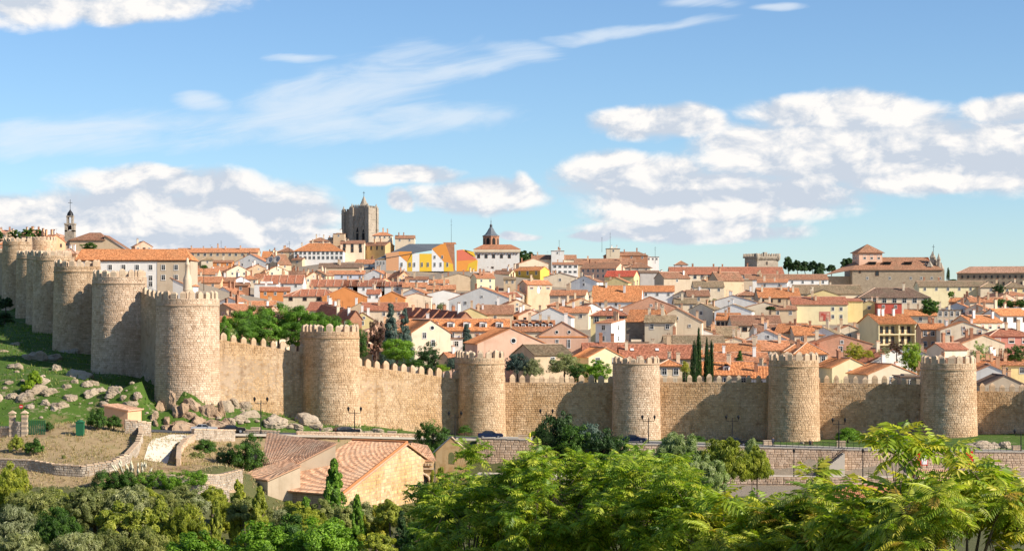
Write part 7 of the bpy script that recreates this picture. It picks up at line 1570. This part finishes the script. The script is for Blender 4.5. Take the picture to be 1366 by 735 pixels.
def tufts(name, n, region, cols, size, lab):
    """blades of grass standing up from the ground, far too many to count"""
    g = np.random.default_rng(len(name)); px, py, y0, y1 = region; x = g.uniform(px, py, n); y = g.uniform(y0, y1, n); k = (wall_side(x, y) < -1.5) & (np.abs(y-roadY(x)) > 4.9) & ((y > roadY(x)) | (x < -26))
    cl = np.sin(x*1.3+np.sin(y*.9)*2)*np.cos(y*1.1+x*.3) > g.uniform(-1.2, .6, n); k &= cl; x, y = x[k], y[k]; z = ground(x, y); m_ = len(x)
    out = []; Cc = []
    for b_ in range(4):
        a = g.uniform(0, 6.283, m_); s = size*g.uniform(.5, 1.4, m_); w = s*.16; dx, dy = np.cos(a), np.sin(a); bx, by = x+g.normal(0, size*.35, m_), y+g.normal(0, size*.35, m_); lx, ly = g.normal(0, .35, m_)*s, g.normal(0, .35, m_)*s
        out.append(np.stack([np.stack([bx-dx*w, by-dy*w, z-.03], 1), np.stack([bx+dx*w, by+dy*w, z-.03], 1), np.stack([bx+lx+dx*w*.3, by+ly+dy*w*.3, z+s], 1), np.stack([bx+lx-dx*w*.3, by+ly-dy*w*.3, z+s], 1)], 1).reshape(-1, 3))
        Cc.append(np.repeat(np.array(cols)[g.integers(0, len(cols), m_)]*g.uniform(.7, 1.25, (m_, 1)), 4, 0))
    v = np.concatenate(out); o = link(name, np_mesh(name, v, np.arange(len(v)).reshape(-1, 4), M['leaf'], np.concatenate(Cc))); tag(o, lab, 'grass', kind='stuff')
tufts('dry_grass', 9000, (-95, -27, 262, 312), [(.50,.38,.20), (.42,.30,.14), (.56,.45,.26), (.30,.28,.10)], .30, 'dry straw-coloured grass tufts on the mound and beside the white path')
tufts('green_grass', 16000, (-170, -20, 322, 520), [(.08,.17,.02), (.14,.24,.03), (.30,.30,.08), (.10,.20,.02)], .42, 'green grass tufts on the rocky slope below the towers')
# umbrella pines behind the wall
G1 = 'umbrella pines inside the wall'
for i, (px, pt_, w, h, Y) in enumerate([(299,418,24,52,350),(322,410,46,40,372),(345,404,52,44,380),(372,401,56,46,384),(398,405,54,46,382),(420,412,50,42,380),(440,417,46,46,376),(462,424,44,40,378),(352,424,60,40,366),(392,426,60,38,368),(325,428,44,34,362),(425,432,44,32,366),(462,440,36,36,370)]):
    T('umbrella_pine', 'lumpy', 'pine', px, pt_, w, h, Y, '', var=i % 4, nleaf=9000, leaf=.05, group=G1)
pines = [o for o in bpy.data.objects if o.get('group') == G1]
for row, nm in ((lambda o: o.location.y > 373, 'rear row'), (lambda o: o.location.y <= 373, 'front row')):
    for k, o in enumerate(sorted([p_ for p_ in pines if row(p_)], key=lambda q: q.location.x/q.location.y)): o['label'] = 'bright green umbrella pine behind the wall, %s, %s' % (nm, ordn(k)); o['category'] = 'tree'
T('silver_shrub','open','silver',302,430,26,38,352,'silvery twiggy shrub at the wall just right of the largest tower',nleaf=2500); 
T('spruce','cone','blue',521,401,40,80,398,'tall dark blue-green spruce left of the cream round-window gable',nleaf=9000,leaf=.07,var=1); T('plum_tree','open','plum',502,420,30,62,392,'reddish brown open tree beside the tall spruce',nleaf=4500); T('spruce','cone','blue',540,412,34,70,402,'shorter blue-green spruce right of the tall one',nleaf=8000,leaf=.07,var=2)
T('round_tree','lumpy','bright',530,449,56,36,384,'bright green dome-shaped tree over the sloping wall',nleaf=9000,leaf=.05); T('round_tree','round','mid',482,436,26,44,372,'dark green tree touching the right side of the tower beside the pines',nleaf=5000); T('dark_tree','round','dark',572,455,38,48,388,'dark tree in front of the cream round-window gable',nleaf=7000)
T('blue_cedar','cone','blue',622,433,34,40,470,'blue-green cedar below the dormer roof',nleaf=7000,leaf=.08); T('blue_cedar','willow','blue',604,474,28,30,386,'blue-grey bushy conifer just left of the slender tower',nleaf=5000,leaf=.09); T('hedge_bush','shrub','lime',590,484,26,18,382,'yellow-green bush above the sloping wall',cat='bush',nleaf=3000); T('hedge_bush','shrub','mid',550,478,50,18,379,'low dark hedge along the sloping wall top',cat='bush',nleaf=4000)
T('olive_tree','willow','blue',690,466,42,46,388,'blue-grey tree just right of the slender tower',nleaf=8000,leaf=.08); T('olive_tree','willow','olive',712,474,30,40,386,'pale olive tree right of the blue-grey one',nleaf=5000,leaf=.08,var=1); T('olive_tree','willow','olive',754,468,48,44,388,'wide pale olive tree in front of the mossy barn',nleaf=9000,leaf=.08,var=2); T('round_tree','round','bright',795,479,46,30,386,'dense green tree above the level wall left of the squat tower',nleaf=8000,leaf=.055,var=1)
T('round_tree','round','mid',770,482,30,28,383,'small dark green tree between the pale olive and the dense green one',nleaf=5000)
for px, pt_, h, w, Y, lab in ((926,458,54,13,392,'cypress, leftmost and broadest of the four'),(932,442,68,11,396,'cypress, tallest of the four'),(943,454,54,12,397,'cypress, third from left of the four'),(949,457,50,9,399,'cypress, rightmost and slimmest of the four')): T('cypress','column','cyp',px,pt_,w,h,Y,lab+' behind the wall',group='four cypresses',nleaf=5000,leaf=.10,var=px % 3)
T('yellow_shrub','shrub','yellow',914,480,18,26,391,'yellow-green shrub left of the cypresses',cat='bush',nleaf=2500); T('small_conifer','cone','mid',987,468,20,24,410,'small dark conifer above the orange dormered roof',nleaf=4000,leaf=.1); T('bush','shrub','dark',1028,408,18,9,640,'small dark bush between roofs left of the mural building',cat='bush',nleaf=1500,leaf=.12)
T('yellow_tree','round','yellow',1140,456,32,26,448,'yellow autumn tree in front of the pink brick gable',nleaf=5000); T('yellow_shrub','shrub','yellow',1158,466,20,18,446,'small yellow shrub at the chimney right of the yellow tree',cat='bush',nleaf=2500); T('lime_tree','round','lime',1216,456,34,44,440,'bright lime green tree below the balconied block',nleaf=7000); T('dark_tree','open','plum',1196,452,30,22,446,'dark reddish tree under the balconies',nleaf=3500); T('olive_tree','open','olive',1180,462,20,16,444,'pale twiggy shrub at the foot of the balconied block',cat='bush',nleaf=2000)
T('round_tree','round','mid',1240,397,32,24,625,'round green tree between the dark hipped roof and grey apartments',nleaf=6000,leaf=.08); T('dark_cedar','open','dark',700,334,30,22,1165,'dark cedar on the skyline right of the white arcaded building',nleaf=3500,leaf=.16); T('dark_cedar','open','dark',708,346,26,12,1160,'lower spreading boughed dark cedar on the skyline',nleaf=2500,leaf=.16,var=1)
for k, (px, pt_, w, h, Y) in enumerate([(1052,341,12,16,1165),(1064,346,11,12,1160),(1074,347,10,11,1160),(1084,347,11,11,1160),(1094,350,11,9,1158),(1109,352,10,8,1150),(1131,343,14,12,985),(1093,356,10,8,1100)]): T('skyline_pine','shrub','dark',px,pt_,w*1.7,h*2.0,Y,'dark pine on the skyline between keep and palace, '+ordn(k),group='skyline pines right of the keep',nleaf=2500,leaf=.12,var=k % 3)
for k, (px, pt_, w, h, Y) in enumerate([(1,308,9,14,800),(20,306,22,14,800),(40,304,26,16,790),(54,306,14,12,792),(119,323,24,11,812)]): T('skyline_pine','open','mid',px,pt_,w,h,Y,'dark tree on the far left skyline, '+ordn(k),group='trees on the far left skyline',nleaf=3000,leaf=.12,var=k % 3)
T('cypress','column','dark',1265,358,6,16,950,'tiny dark cypress at the right end of the palace',nleaf=1500,leaf=.16); T('bush','shrub','dark',1271,372,16,8,925,'dark bush between palace and long stone building',cat='bush',nleaf=1500,leaf=.14)
for k, (px, pt_, w, h, Y) in enumerate([(1334,398,22,12,640),(1348,400,20,11,638),(1362,398,20,13,636)]): T('garden_tree','round','mid',px,pt_,w,h,Y,'green garden tree among roofs near the right edge, '+ordn(k),group='garden trees near the right edge',nleaf=2500,leaf=.1,var=k)
T('garden_tree','round','mid',1354,458,34,28,442,'dark green tree in front of the rose red house',nleaf=5000); T('bare_tree','open','silver',1306,452,34,42,455,'pale silvery thin tree right of the rightmost tower',nleaf=3000,leaf=.05); T('palm_like_tree','open','bright',1269,388,10,10,720,'small palm-like tree below the long pale yellow wall',nleaf=800,leaf=.2)
T('dark_tree','round','dark',1332,378,20,14,760,'dark tree left of the yellow house at the upper right edge',nleaf=2500,leaf=.1); T('bush','shrub','mid',272,353,14,8,790,'small green bush among upper roofs left of the white gable',cat='bush',nleaf=1500,leaf=.12)
r_ = random.Random(5); k = 0
for _ in range(60):                                            # gardens between the houses
    px, Y = r_.uniform(300, 1360), r_.uniform(430, 820); x = (px-CX)*Y/F
    if any(math.hypot(x-fx, Y-fy) < fr+1.0 for fx, fy, fr in FOOT): continue
    pt_, w = to_px(x, Y, gz(x, Y)+r_.uniform(4.5, 7))[1], r_.uniform(3, 5)*F/Y; ref = min(REFS, key=lambda q: abs(q[0]-px))[1]
    if any(ky > Y and k0 < px+w/2 and k1 > px-w/2 and pt_ < kb-2 for k0, k1, kt, kb, ky in KEEP): continue
    T('garden_tree','round',r_.choice(('mid','dark','olive','bright')),px,pt_,w,w*1.0,Y,'small garden tree between houses, near %s, %s' % (ref, 'low on the hill' if Y < 560 else 'mid slope' if Y < 690 else 'high up'),group='garden trees between the houses',nleaf=2500,leaf=.1,var=k % 3); k += 1
# slope and road side
for px, pt_, w, h, pal, lab in ((46,493,24,22,'lime','upper yellow-green bush among the boulders'),(39,505,26,20,'lime','lower yellow-green bush among the boulders'),(22,579,26,24,'ygreen','left rounded bush on the dry mound'),(46,583,34,24,'mid','right rounded bush on the dry mound'),(65,562,16,13,'mid','small bush by the green fence'),
                               (129,543,34,30,'mid','large rounded bush in front of the hut'),(152,553,26,20,'mid','lower bush at the hut corner'),(85,606,8,6,'drygreen','tiny dry tuft on the mound')):
    x, y, z = hit(px, pt_+h); T('bush','shrub',pal,px,pt_,w,h*1.35,y,lab,cat='bush',nleaf=4500,leaf=.075,var=px % 3)
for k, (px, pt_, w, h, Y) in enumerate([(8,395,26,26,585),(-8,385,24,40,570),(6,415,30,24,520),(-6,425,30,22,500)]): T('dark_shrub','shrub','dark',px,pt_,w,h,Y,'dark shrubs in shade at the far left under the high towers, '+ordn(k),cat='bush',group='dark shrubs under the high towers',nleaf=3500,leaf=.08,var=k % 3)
T('round_bush','shrub','bright',1131,569,42,30,352,'round clipped green bush on the lawn in front of the wall',cat='bush',nleaf=9000,leaf=.045); T('bush','shrub','mid',1178,573,34,22,352,'second dark bush on the lawn behind the long leaves',cat='bush',nleaf=4500); T('bush','shrub','lime',712,573,18,15,350,'small bright bush behind the person in yellow',cat='bush',nleaf=3000); T('bush','shrub','mid',620,566,26,18,350,'low bush at the foot of the slender tower',cat='bush',nleaf=3000)
T('bush','shrub','mid',930,580,34,12,352,'low hedge at the wall foot right of the squat tower',cat='bush',nleaf=3000)
T('roadside_tree','round','mid',578,557,52,62,316,'rounded green tree at the road between hermitage and slender tower',nleaf=9000,leaf=.05); T('roadside_tree','round','dark',745,545,62,78,318,'dark tree hiding the road, left one of the dark group',nleaf=9000,leaf=.055,var=1); T('roadside_tree','round','mid',766,562,62,60,313,'dense dark green tree filling the middle of the dark group',nleaf=9000,leaf=.055,var=2); T('roadside_tree','round','dark',806,570,56,54,311,'dark green tree behind the squat tower car, in the dark group',nleaf=9000,leaf=.055)
T('roadside_tree','willow','dark',725,562,36,50,314,'dark feathery bush at the left foot of the dark group',nleaf=5000,leaf=.08); T('roadside_tree','round','blue',788,562,56,62,314,'grey-green tree in the middle of the dark group',nleaf=9000,leaf=.05,var=2); T('roadside_tree','round','mid',826,578,42,46,312,'lower dark green tree, right one of the dark group',nleaf=7000,leaf=.055)
T('hermitage_tree','round','mid',331,577,54,62,284,'dark green tree left of the hermitage roofs',nleaf=9000,leaf=.05,var=1); T('hermitage_tree','round','dark',304,590,36,44,286,'dark tree behind the low wall left of the hermitage',nleaf=6000,leaf=.06); T('bush','shrub','mid',275,584,44,34,292,'spreading bush behind the wall right of the path',cat='bush',nleaf=6000,leaf=.06); T('bush','shrub','drygreen',262,600,30,24,288,'dry green bush right of the white path',cat='bush',nleaf=4000)
for k in range(8): T('hedge','lumpy','bright' if k > 2 else 'mid',136+k*18.5,624+(k % 2)*2-(2 if k > 4 else 0),34,34,hit(136+k*18.5, 657)[1],'clipped green hedge section above the rough wall, '+ordn(k),cat='hedge',group='sections of the green hedge',nleaf=4500,leaf=.06,var=k % 4)
pg = empty('pampas_grass', hit(178, 650)); tag(pg, 'pampas grass clump with tall cream plumes in front of the hedge', 'grass'); r = random.Random(8)
for k in range(34):
    a, l = r.uniform(-.5, .9), r.uniform(2.2, 3.6); x0 = r.uniform(-2.6, 2.2); mb = MB(); e = Vector((x0-a*1.2, r.uniform(-.8, .4), l)); b0 = Vector((x0*.6, e.y*.4, 0)); mb.tube(b0, e, .03, n=4, mi=0, cap=False)
    m_ = e-(e-b0).normalized()*.9; mb.tube(m_, m_.lerp(e, .5), .05, .16, 6, 1); mb.tube(m_.lerp(e, .5), e, .16, .03, 6, 1)
    if 'plume' not in M: M['plume'] = mat_plain('plume', (.62,.56,.40), .9)
    mb.build('plume', [M['bark'], M['plume']], pg)
# band of willows, poplars and bushes along the bottom left
LEFT = [('willow_tree','willow','ygreen',14,612,62,90,250,'yellow-green willow at the left edge above the olive bushes'),('willow_tree','willow','drygreen',62,640,104,110,240,'grey-green rounded willow mass left of centre of the lower left'),('willow_tree','willow','olive',20,668,90,100,232,'pale grey olive willow near the left edge'),
 ('dark_tree','willow','mid',76,672,70,80,226,'dark green tree wrapped by grey willows'),('willow_tree','willow','drygreen',128,640,90,100,242,'grey-green willow behind the dark one'),('willow_tree','willow','olive',176,642,84,90,240,'pale willow below the pampas grass'),('willow_tree','open','ygreen',166,660,90,100,230,'yellowish thin-leaved tree in the lower left'),
 ('poplar','poplar','ygreen',214,662,66,110,234,'olive yellow poplar, lower left of the hedge'),('willow_tree','willow','ygreen',250,668,76,100,232,'yellow-green willow below the rough stone wall'),('willow_tree','willow','olive',30,704,110,90,208,'pale grey foliage at the bottom left corner'),('willow_tree','willow','olive',104,702,100,90,206,'pale grey foliage, second along the bottom edge'),('dark_tree','willow','drygreen',150,700,70,80,208,'dark green tree at the bottom edge between pale willows'),
 ('willow_tree','willow','drygreen',196,698,80,90,208,'dry green willow at the bottom edge'),('poplar','poplar','ygreen',288,664,40,110,236,'slim yellow-green poplar left of the hermitage corner'),('poplar','poplar','ygreen',318,642,54,120,242,'yellow-green poplar in front of the low annex, left'),('poplar','poplar','ygreen',346,650,50,110,238,'yellow-green poplar in front of the low annex, right'),
 ('robinia','round','bright',262,706,100,80,200,'bright green crown at the bottom, left of three'),('robinia','round','bright',350,696,96,80,204,'bright green crown at the bottom, middle of three'),('robinia','round','bright',428,690,110,90,202,'bright green crown at the bottom, right of three'),('robinia','round','mid',386,684,70,70,214,'darker green crown under the hermitage eave'),
 ('poplar','poplar','bright',446,614,62,120,246,'tall pointed bright green poplar in front of the hermitage roof'),('poplar','poplar','bright',408,664,50,80,240,'smaller green poplar left of the tall pointed one'),('poplar','poplar','bright',476,660,40,80,240,'smaller green poplar right of the tall pointed one'),('yellow_tree','open','yellow',504,676,54,70,244,'yellowing tree below the golden side wall'),
 ('dark_conifer','cone','dark',536,682,50,90,236,'dark conifer below the golden side wall'),('willow_tree','open','ygreen',502,700,70,60,212,'loose yellow-green tree at the bottom, right of the robinias'),('round_tree','round','mid',560,690,70,80,216,'dark green tree at the bottom left of the sumac leaves'),('yellow_tree','open','yellow',586,618,34,70,262,'thin yellow tree under the bell gable'),('round_tree','round','mid',610,640,60,90,236,'green tree between the bell gable and the sumacs')]
for k in range(26):
    px = 4+k*21.5; LEFT.append(('bank_bush', ('shrub', 'willow', 'round')[k % 3], ('drygreen', 'olive', 'ygreen', 'drygreen', 'ygreen')[(k*3) % 5], px, (644 if px < 290 else 660)+(k*7) % 15, 46+(k*5) % 20, 52, 252-(k*11) % 14, 'low bank bush between the larger crowns, %s' % (ordn(k))))
for i, (nm, kd, pal, px, pt_, w, h, Y, lab) in enumerate(LEFT): T(nm, kd, pal, px, pt_, w, h, Y, lab, nleaf=15000, leaf=.055 if kd != 'willow' else .085, var=i % 3, group='trees and willows of the river bank')
for i, (px, pt_, w, h, Y, lab) in enumerate([(906,571,66,84,178,'windblown silvery poplar bending left, right of the squat tower'),(966,576,78,90,176,'second windblown silvery poplar, beside the black car'),(938,600,70,80,170,'lower windblown poplar between the two taller ones'),(1010,592,46,70,180,'third windblown poplar left of the stairs'),(1003,580,24,60,184,'slim windblown tip behind the standing person')]): T('windblown_poplar','willow','silver' if i % 2 == 0 else 'ygreen',px,pt_,w,h,Y,lab,group='windblown poplars',nleaf=14000,leaf=.11,var=i % 3)
T('windblown_poplar','wind','ygreen',1100,616,22,50,160,'small leafy tip rising before the promenade',nleaf=4000,leaf=.14)
# ---- sumac: compound leaves
def frond(seed, npair=9, L=.62, ll=.17, detail=True, pal=None):
    g = np.random.default_rng(seed); V_ = []; Q = []; Cc = []; droop = g.uniform(.4, 1.0); base = np.array(pal[g.integers(len(pal))])
    def R(t): return np.array([L*t*(1-.12*droop*t), 0, .10*t-droop*.42*L*t*t*1.4])
    def add(p0, d, n_, l, w, c):
        k = len(V_); s = np.cross(n_, d); s /= np.linalg.norm(s)+1e-9; dr = np.array([0, 0, -l*.22])
        if detail:
            V_.extend([p0, p0+d*l*.35+s*w*.5+n_*w*.18, p0+d*l*.75+s*w*.32+dr*.5, p0+d*l+dr, p0+d*l*.75-s*w*.32+dr*.5, p0+d*l*.35-s*w*.5+n_*w*.18, p0+d*l*.5+dr*.2-n_*w*.05]); Q.extend([(k, k+1, k+2, k+6), (k+6, k+2, k+3, k+3), (k, k+6, k+4, k+5), (k+6, k+3, k+4, k+4)]); Cc.extend([c]*7)
        else: V_.extend([p0, p0+d*l*.45+s*w*.5, p0+d*l+dr, p0+d*l*.45-s*w*.5]); Q.append((k, k+1, k+2, k+3)); Cc.extend([c]*4)
    for i in range(npair):
        t = .16+.80*i/(npair-1); p_ = R(t); tg = R(t+.03)-p_; tg /= np.linalg.norm(tg)
        for s in (-1, 1):
            d = np.array([tg[0]*.45, s*.85, tg[2]*.4-.22+g.normal()*.08]); d /= np.linalg.norm(d); n_ = unit(np.array([.0+g.normal()*.15, -s*.15, 1.0]))
            l = ll*(.65+.5*math.sin(math.pi*min(1, t*.9+.08)))*g.uniform(.85, 1.1); add(p_, d, n_, l, l*(.25 if detail else .40), base*g.uniform(.75, 1.3))
    p_ = R(.97); add(p_, unit(np.array([1, 0, -.5*droop])), np.array([0, 0, 1.]), ll*.8, ll*.26, base)
    if detail:
        for i in range(4):
            a, c = R(i/4), R((i+1)/4); k = len(V_); w = .006; V_.extend([a+[0, w, 0], c+[0, w, 0], c-[0, w, 0], a-[0, w, 0]]); Q.append((k, k+1, k+2, k+3)); Cc.extend([np.array([.20,.16,.05])]*4)
    return np.array(V_), Q, np.array(Cc)
SUM = [(.12,.19,.015),(.18,.27,.02),(.26,.35,.025),(.34,.41,.035),(.43,.47,.05),(.50,.50,.07)]; SUMY = SUM+[(.60,.50,.05),(.52,.46,.05),(.45,.30,.05)]
SUMM = [(.10,.18,.014),(.15,.25,.018),(.22,.33,.022),(.31,.41,.03),(.41,.48,.045),(.50,.52,.06)]
def frond_mesh(seed, detail, pal):
    V_, Q, Cc = frond(seed, 9, .66, .19, detail, pal)
    me = bpy.data.meshes.new('leaf'); me.from_pydata([tuple(v) for v in V_], [], [tuple(dict.fromkeys(f)) for f in Q]); me.materials.append(M['leafnear'])
    a = me.color_attributes.new('Col', 'FLOAT_COLOR', 'POINT'); c = np.ones((len(V_), 4), np.float32); c[:, :3] = Cc; a.data.foreach_set('color', c.ravel()); return me
FM = [frond_mesh(i, True, SUMY if i % 4 == 0 else SUM) for i in range(14)]
def frame_from(d, roll, g):
    """rotation taking +x to d with z roughly up"""
    d = Vector(d).normalized(); z = Vector((0, 0, 1))-d*d.z; z = z.normalized() if z.length > .05 else d.orthogonal(); y = z.cross(d).normalized(); m = Matrix((d, y, z)).transposed(); return m @ Matrix.Rotation(roll, 3, 'X')
def sumac(px0, px1, outline, Yc, dY, ntip, lab, seed, nobj=0, per=8, bottom=760, extra=(), scale=1.0, trunkpx=None):
    g = random.Random(seed); xs_o = [q[0] for q in outline]; ys_o = [q[1] for q in outline]; tpx = trunkpx or (px0+px1)/2; base = P(tpx, 0, Yc); gz0 = gz(base.x, Yc); root = empty('sumac_tree', (base.x, Yc, gz0)); tag(root, lab, 'tree', 'sumac trees in the foreground')
    tips = []
    ncl = max(8, ntip//9); wc = (px1-px0)*.075
    for _ in range(ncl):
        px = g.uniform(px0, px1); u = g.random(); top = float(np.interp(px, xs_o, ys_o)); dd = g.uniform(-1, 1); py = top+16+abs(dd)*14+(u**1.15)*(bottom-top)
        for _ in range(ntip//ncl): tips.append(P(px+g.gauss(0, wc), max(py+g.gauss(0, 13), float(np.interp(px, xs_o, ys_o))+4+g.uniform(0, 8)), Yc+dY*(dd+g.gauss(0, .12))))
    for (px, py, dd) in extra: tips.append(P(px, py, Yc+dY*dd))
    mb = MB(); hub = Vector((base.x, Yc, P(0, bottom, Yc).z-.6)); mb.tube((base.x, Yc, gz0-.3), hub, .16*scale, .11*scale, 9)
    limbs = []
    for k in range(9):
        px = px0+(px1-px0)*(k+.5)/9; e = P(px, float(np.interp(px, xs_o, ys_o))+60+g.uniform(-10, 40)*1.0, Yc+g.uniform(-.6, .6)*dY); m_ = hub.lerp(e, .5)+Vector((0, 0, .15*(e-hub).length*g.uniform(-.2, .6))); limbs.append((hub, m_, e)); mb.tube(hub, m_, .075*scale, .045*scale, 7); mb.tube(m_, e, .045*scale, .018*scale, 6)
    V_, Q, Cc, n0 = [], [], [], 0; objs = []; tint = {}; cent = Vector((base.x, Yc, hub.z))
    protos = [frond(900+i, 5, .70, .30, False, (SUMM if Yc > 60 else SUMY) if i % 5 else SUM) for i in range(12)]
    for t in tips:
        best = None
        for h_, m_, e in limbs:
            for a in (.35, .6, .85, 1.0):
                q = m_.lerp(e, a) if a < 1 else e; dd = (q-t).length
                if best is None or dd < best[0]: best = (dd, q)
        s = best[1]; mid = s.lerp(t, .5)+Vector((g.uniform(-.1, .1), g.uniform(-.1, .1), -.05)); mb.tube(s, mid, .017*scale, .011*scale, 4, cap=False); mb.tube(mid, t, .011*scale, .006*scale, 4, cap=False)
        bd = (t-s).normalized()
        for k in range(per):
            az = 6.283*k/per+g.uniform(-.3, .3); el = g.uniform(-.55, .7); d = Vector((math.cos(az)*math.cos(el), math.sin(az)*math.cos(el), math.sin(el)))+bd*.35; sc = g.uniform(.75, 1.2)*scale; R_ = frame_from(d, g.uniform(-.35, .35), g); objs.append((t-bd*g.uniform(0, .2), R_, sc))
    mb.build('trunk', M['bark'], root).location = -root.location
    objs.sort(key=lambda o: (o[0].y, -o[0].z) if nobj else 0)
    vis = [o for o in objs if 530 < to_px(*o[0])[1] < 745 and -20 < to_px(*o[0])[0] < 1386]; chosen = set(id(o) for o in sorted(vis, key=lambda o: o[0].y)[:nobj])
    for o in objs:
        if id(o) in chosen:
            ob = link('leaf', FM[g.randrange(len(FM))], root); ob.matrix_local = Matrix.Translation(o[0]-root.location) @ o[1].to_4x4() @ Matrix.Scale(o[2], 4)
        else:
            Pv, Pq, Pc = protos[g.randrange(12)]; A = np.array(o[1])*o[2]; v = Pv@A.T+np.array(o[0]-root.location); V_.append(v); Q.append(np.array(Pq)+n0); Cc.append(Pc); n0 += len(v)
    if V_: tag(link('foliage', np_mesh('foliage', np.concatenate(V_), np.concatenate(Q), M['leafnear'], np.concatenate(Cc)), root), kind='stuff')
    return root
OM = [(540,690),(565,640),(590,604),(630,582),(680,580),(720,586),(750,600),(790,596),(840,592),(880,596),(915,612),(950,640),(1010,670)]
sumac(562, 690, OM, 92, 6, 380, 'leftmost foreground sumac, its leaves below the bell gable', 1, 0, 9, scale=.8); sumac(670, 800, OM, 88, 6, 390, 'second foreground sumac, below the dark roadside trees', 2, 0, 9, scale=.8); sumac(780, 900, OM, 84, 6, 380, 'third foreground sumac, below the squat tower', 3, 0, 9, scale=.8); sumac(880, 1010, OM, 80, 6, 350, 'fourth foreground sumac, below the windblown poplars', 4, 0, 9, scale=.8)
OR_ = [(900,700),(940,668),(985,655),(1030,658),(1060,664),(1085,640),(1110,656),(1150,656),(1185,648),(1215,640),(1245,622),(1290,612),(1330,612),(1380,614)]
sumac(940, 1090, OR_, 40, 2.4, 210, 'near sumac with long drooping leaves, left of the near three', 5, 300, 8, scale=.72, extra=[(1085,628,0),(962,660,-.3)], trunkpx=1010); sumac(1070, 1230, OR_, 37, 2.2, 180, 'near sumac in the middle of the near three, gap above showing the stairs', 6, 300, 8, scale=.72, extra=[(1108,650,0),(1150,645,.2)], trunkpx=1150)
sumac(1190, 1390, OR_, 36, 2.2, 190, 'near sumac at the right, one long branch reaching up across the wall', 7, 300, 8, scale=.70, extra=[(1172,588,0),(1185,578,0),(1200,572,.1),(1215,590,0),(1198,600,0),(1228,596,0),(1240,590,.1),(1262,592,0)], trunkpx=1290)

by = {}
for o in bpy.data.objects:
    if o.parent is None and o.get('label'): by.setdefault(o['label'], []).append(o)
for lab, L_ in by.items():
    if len(L_) > 1:
        L_.sort(key=lambda o: o.location.y)
        for k, o in enumerate(L_): o['label'] = lab+(', nearer' if k == 0 else ', farther' if k == len(L_)-1 else ', in between')
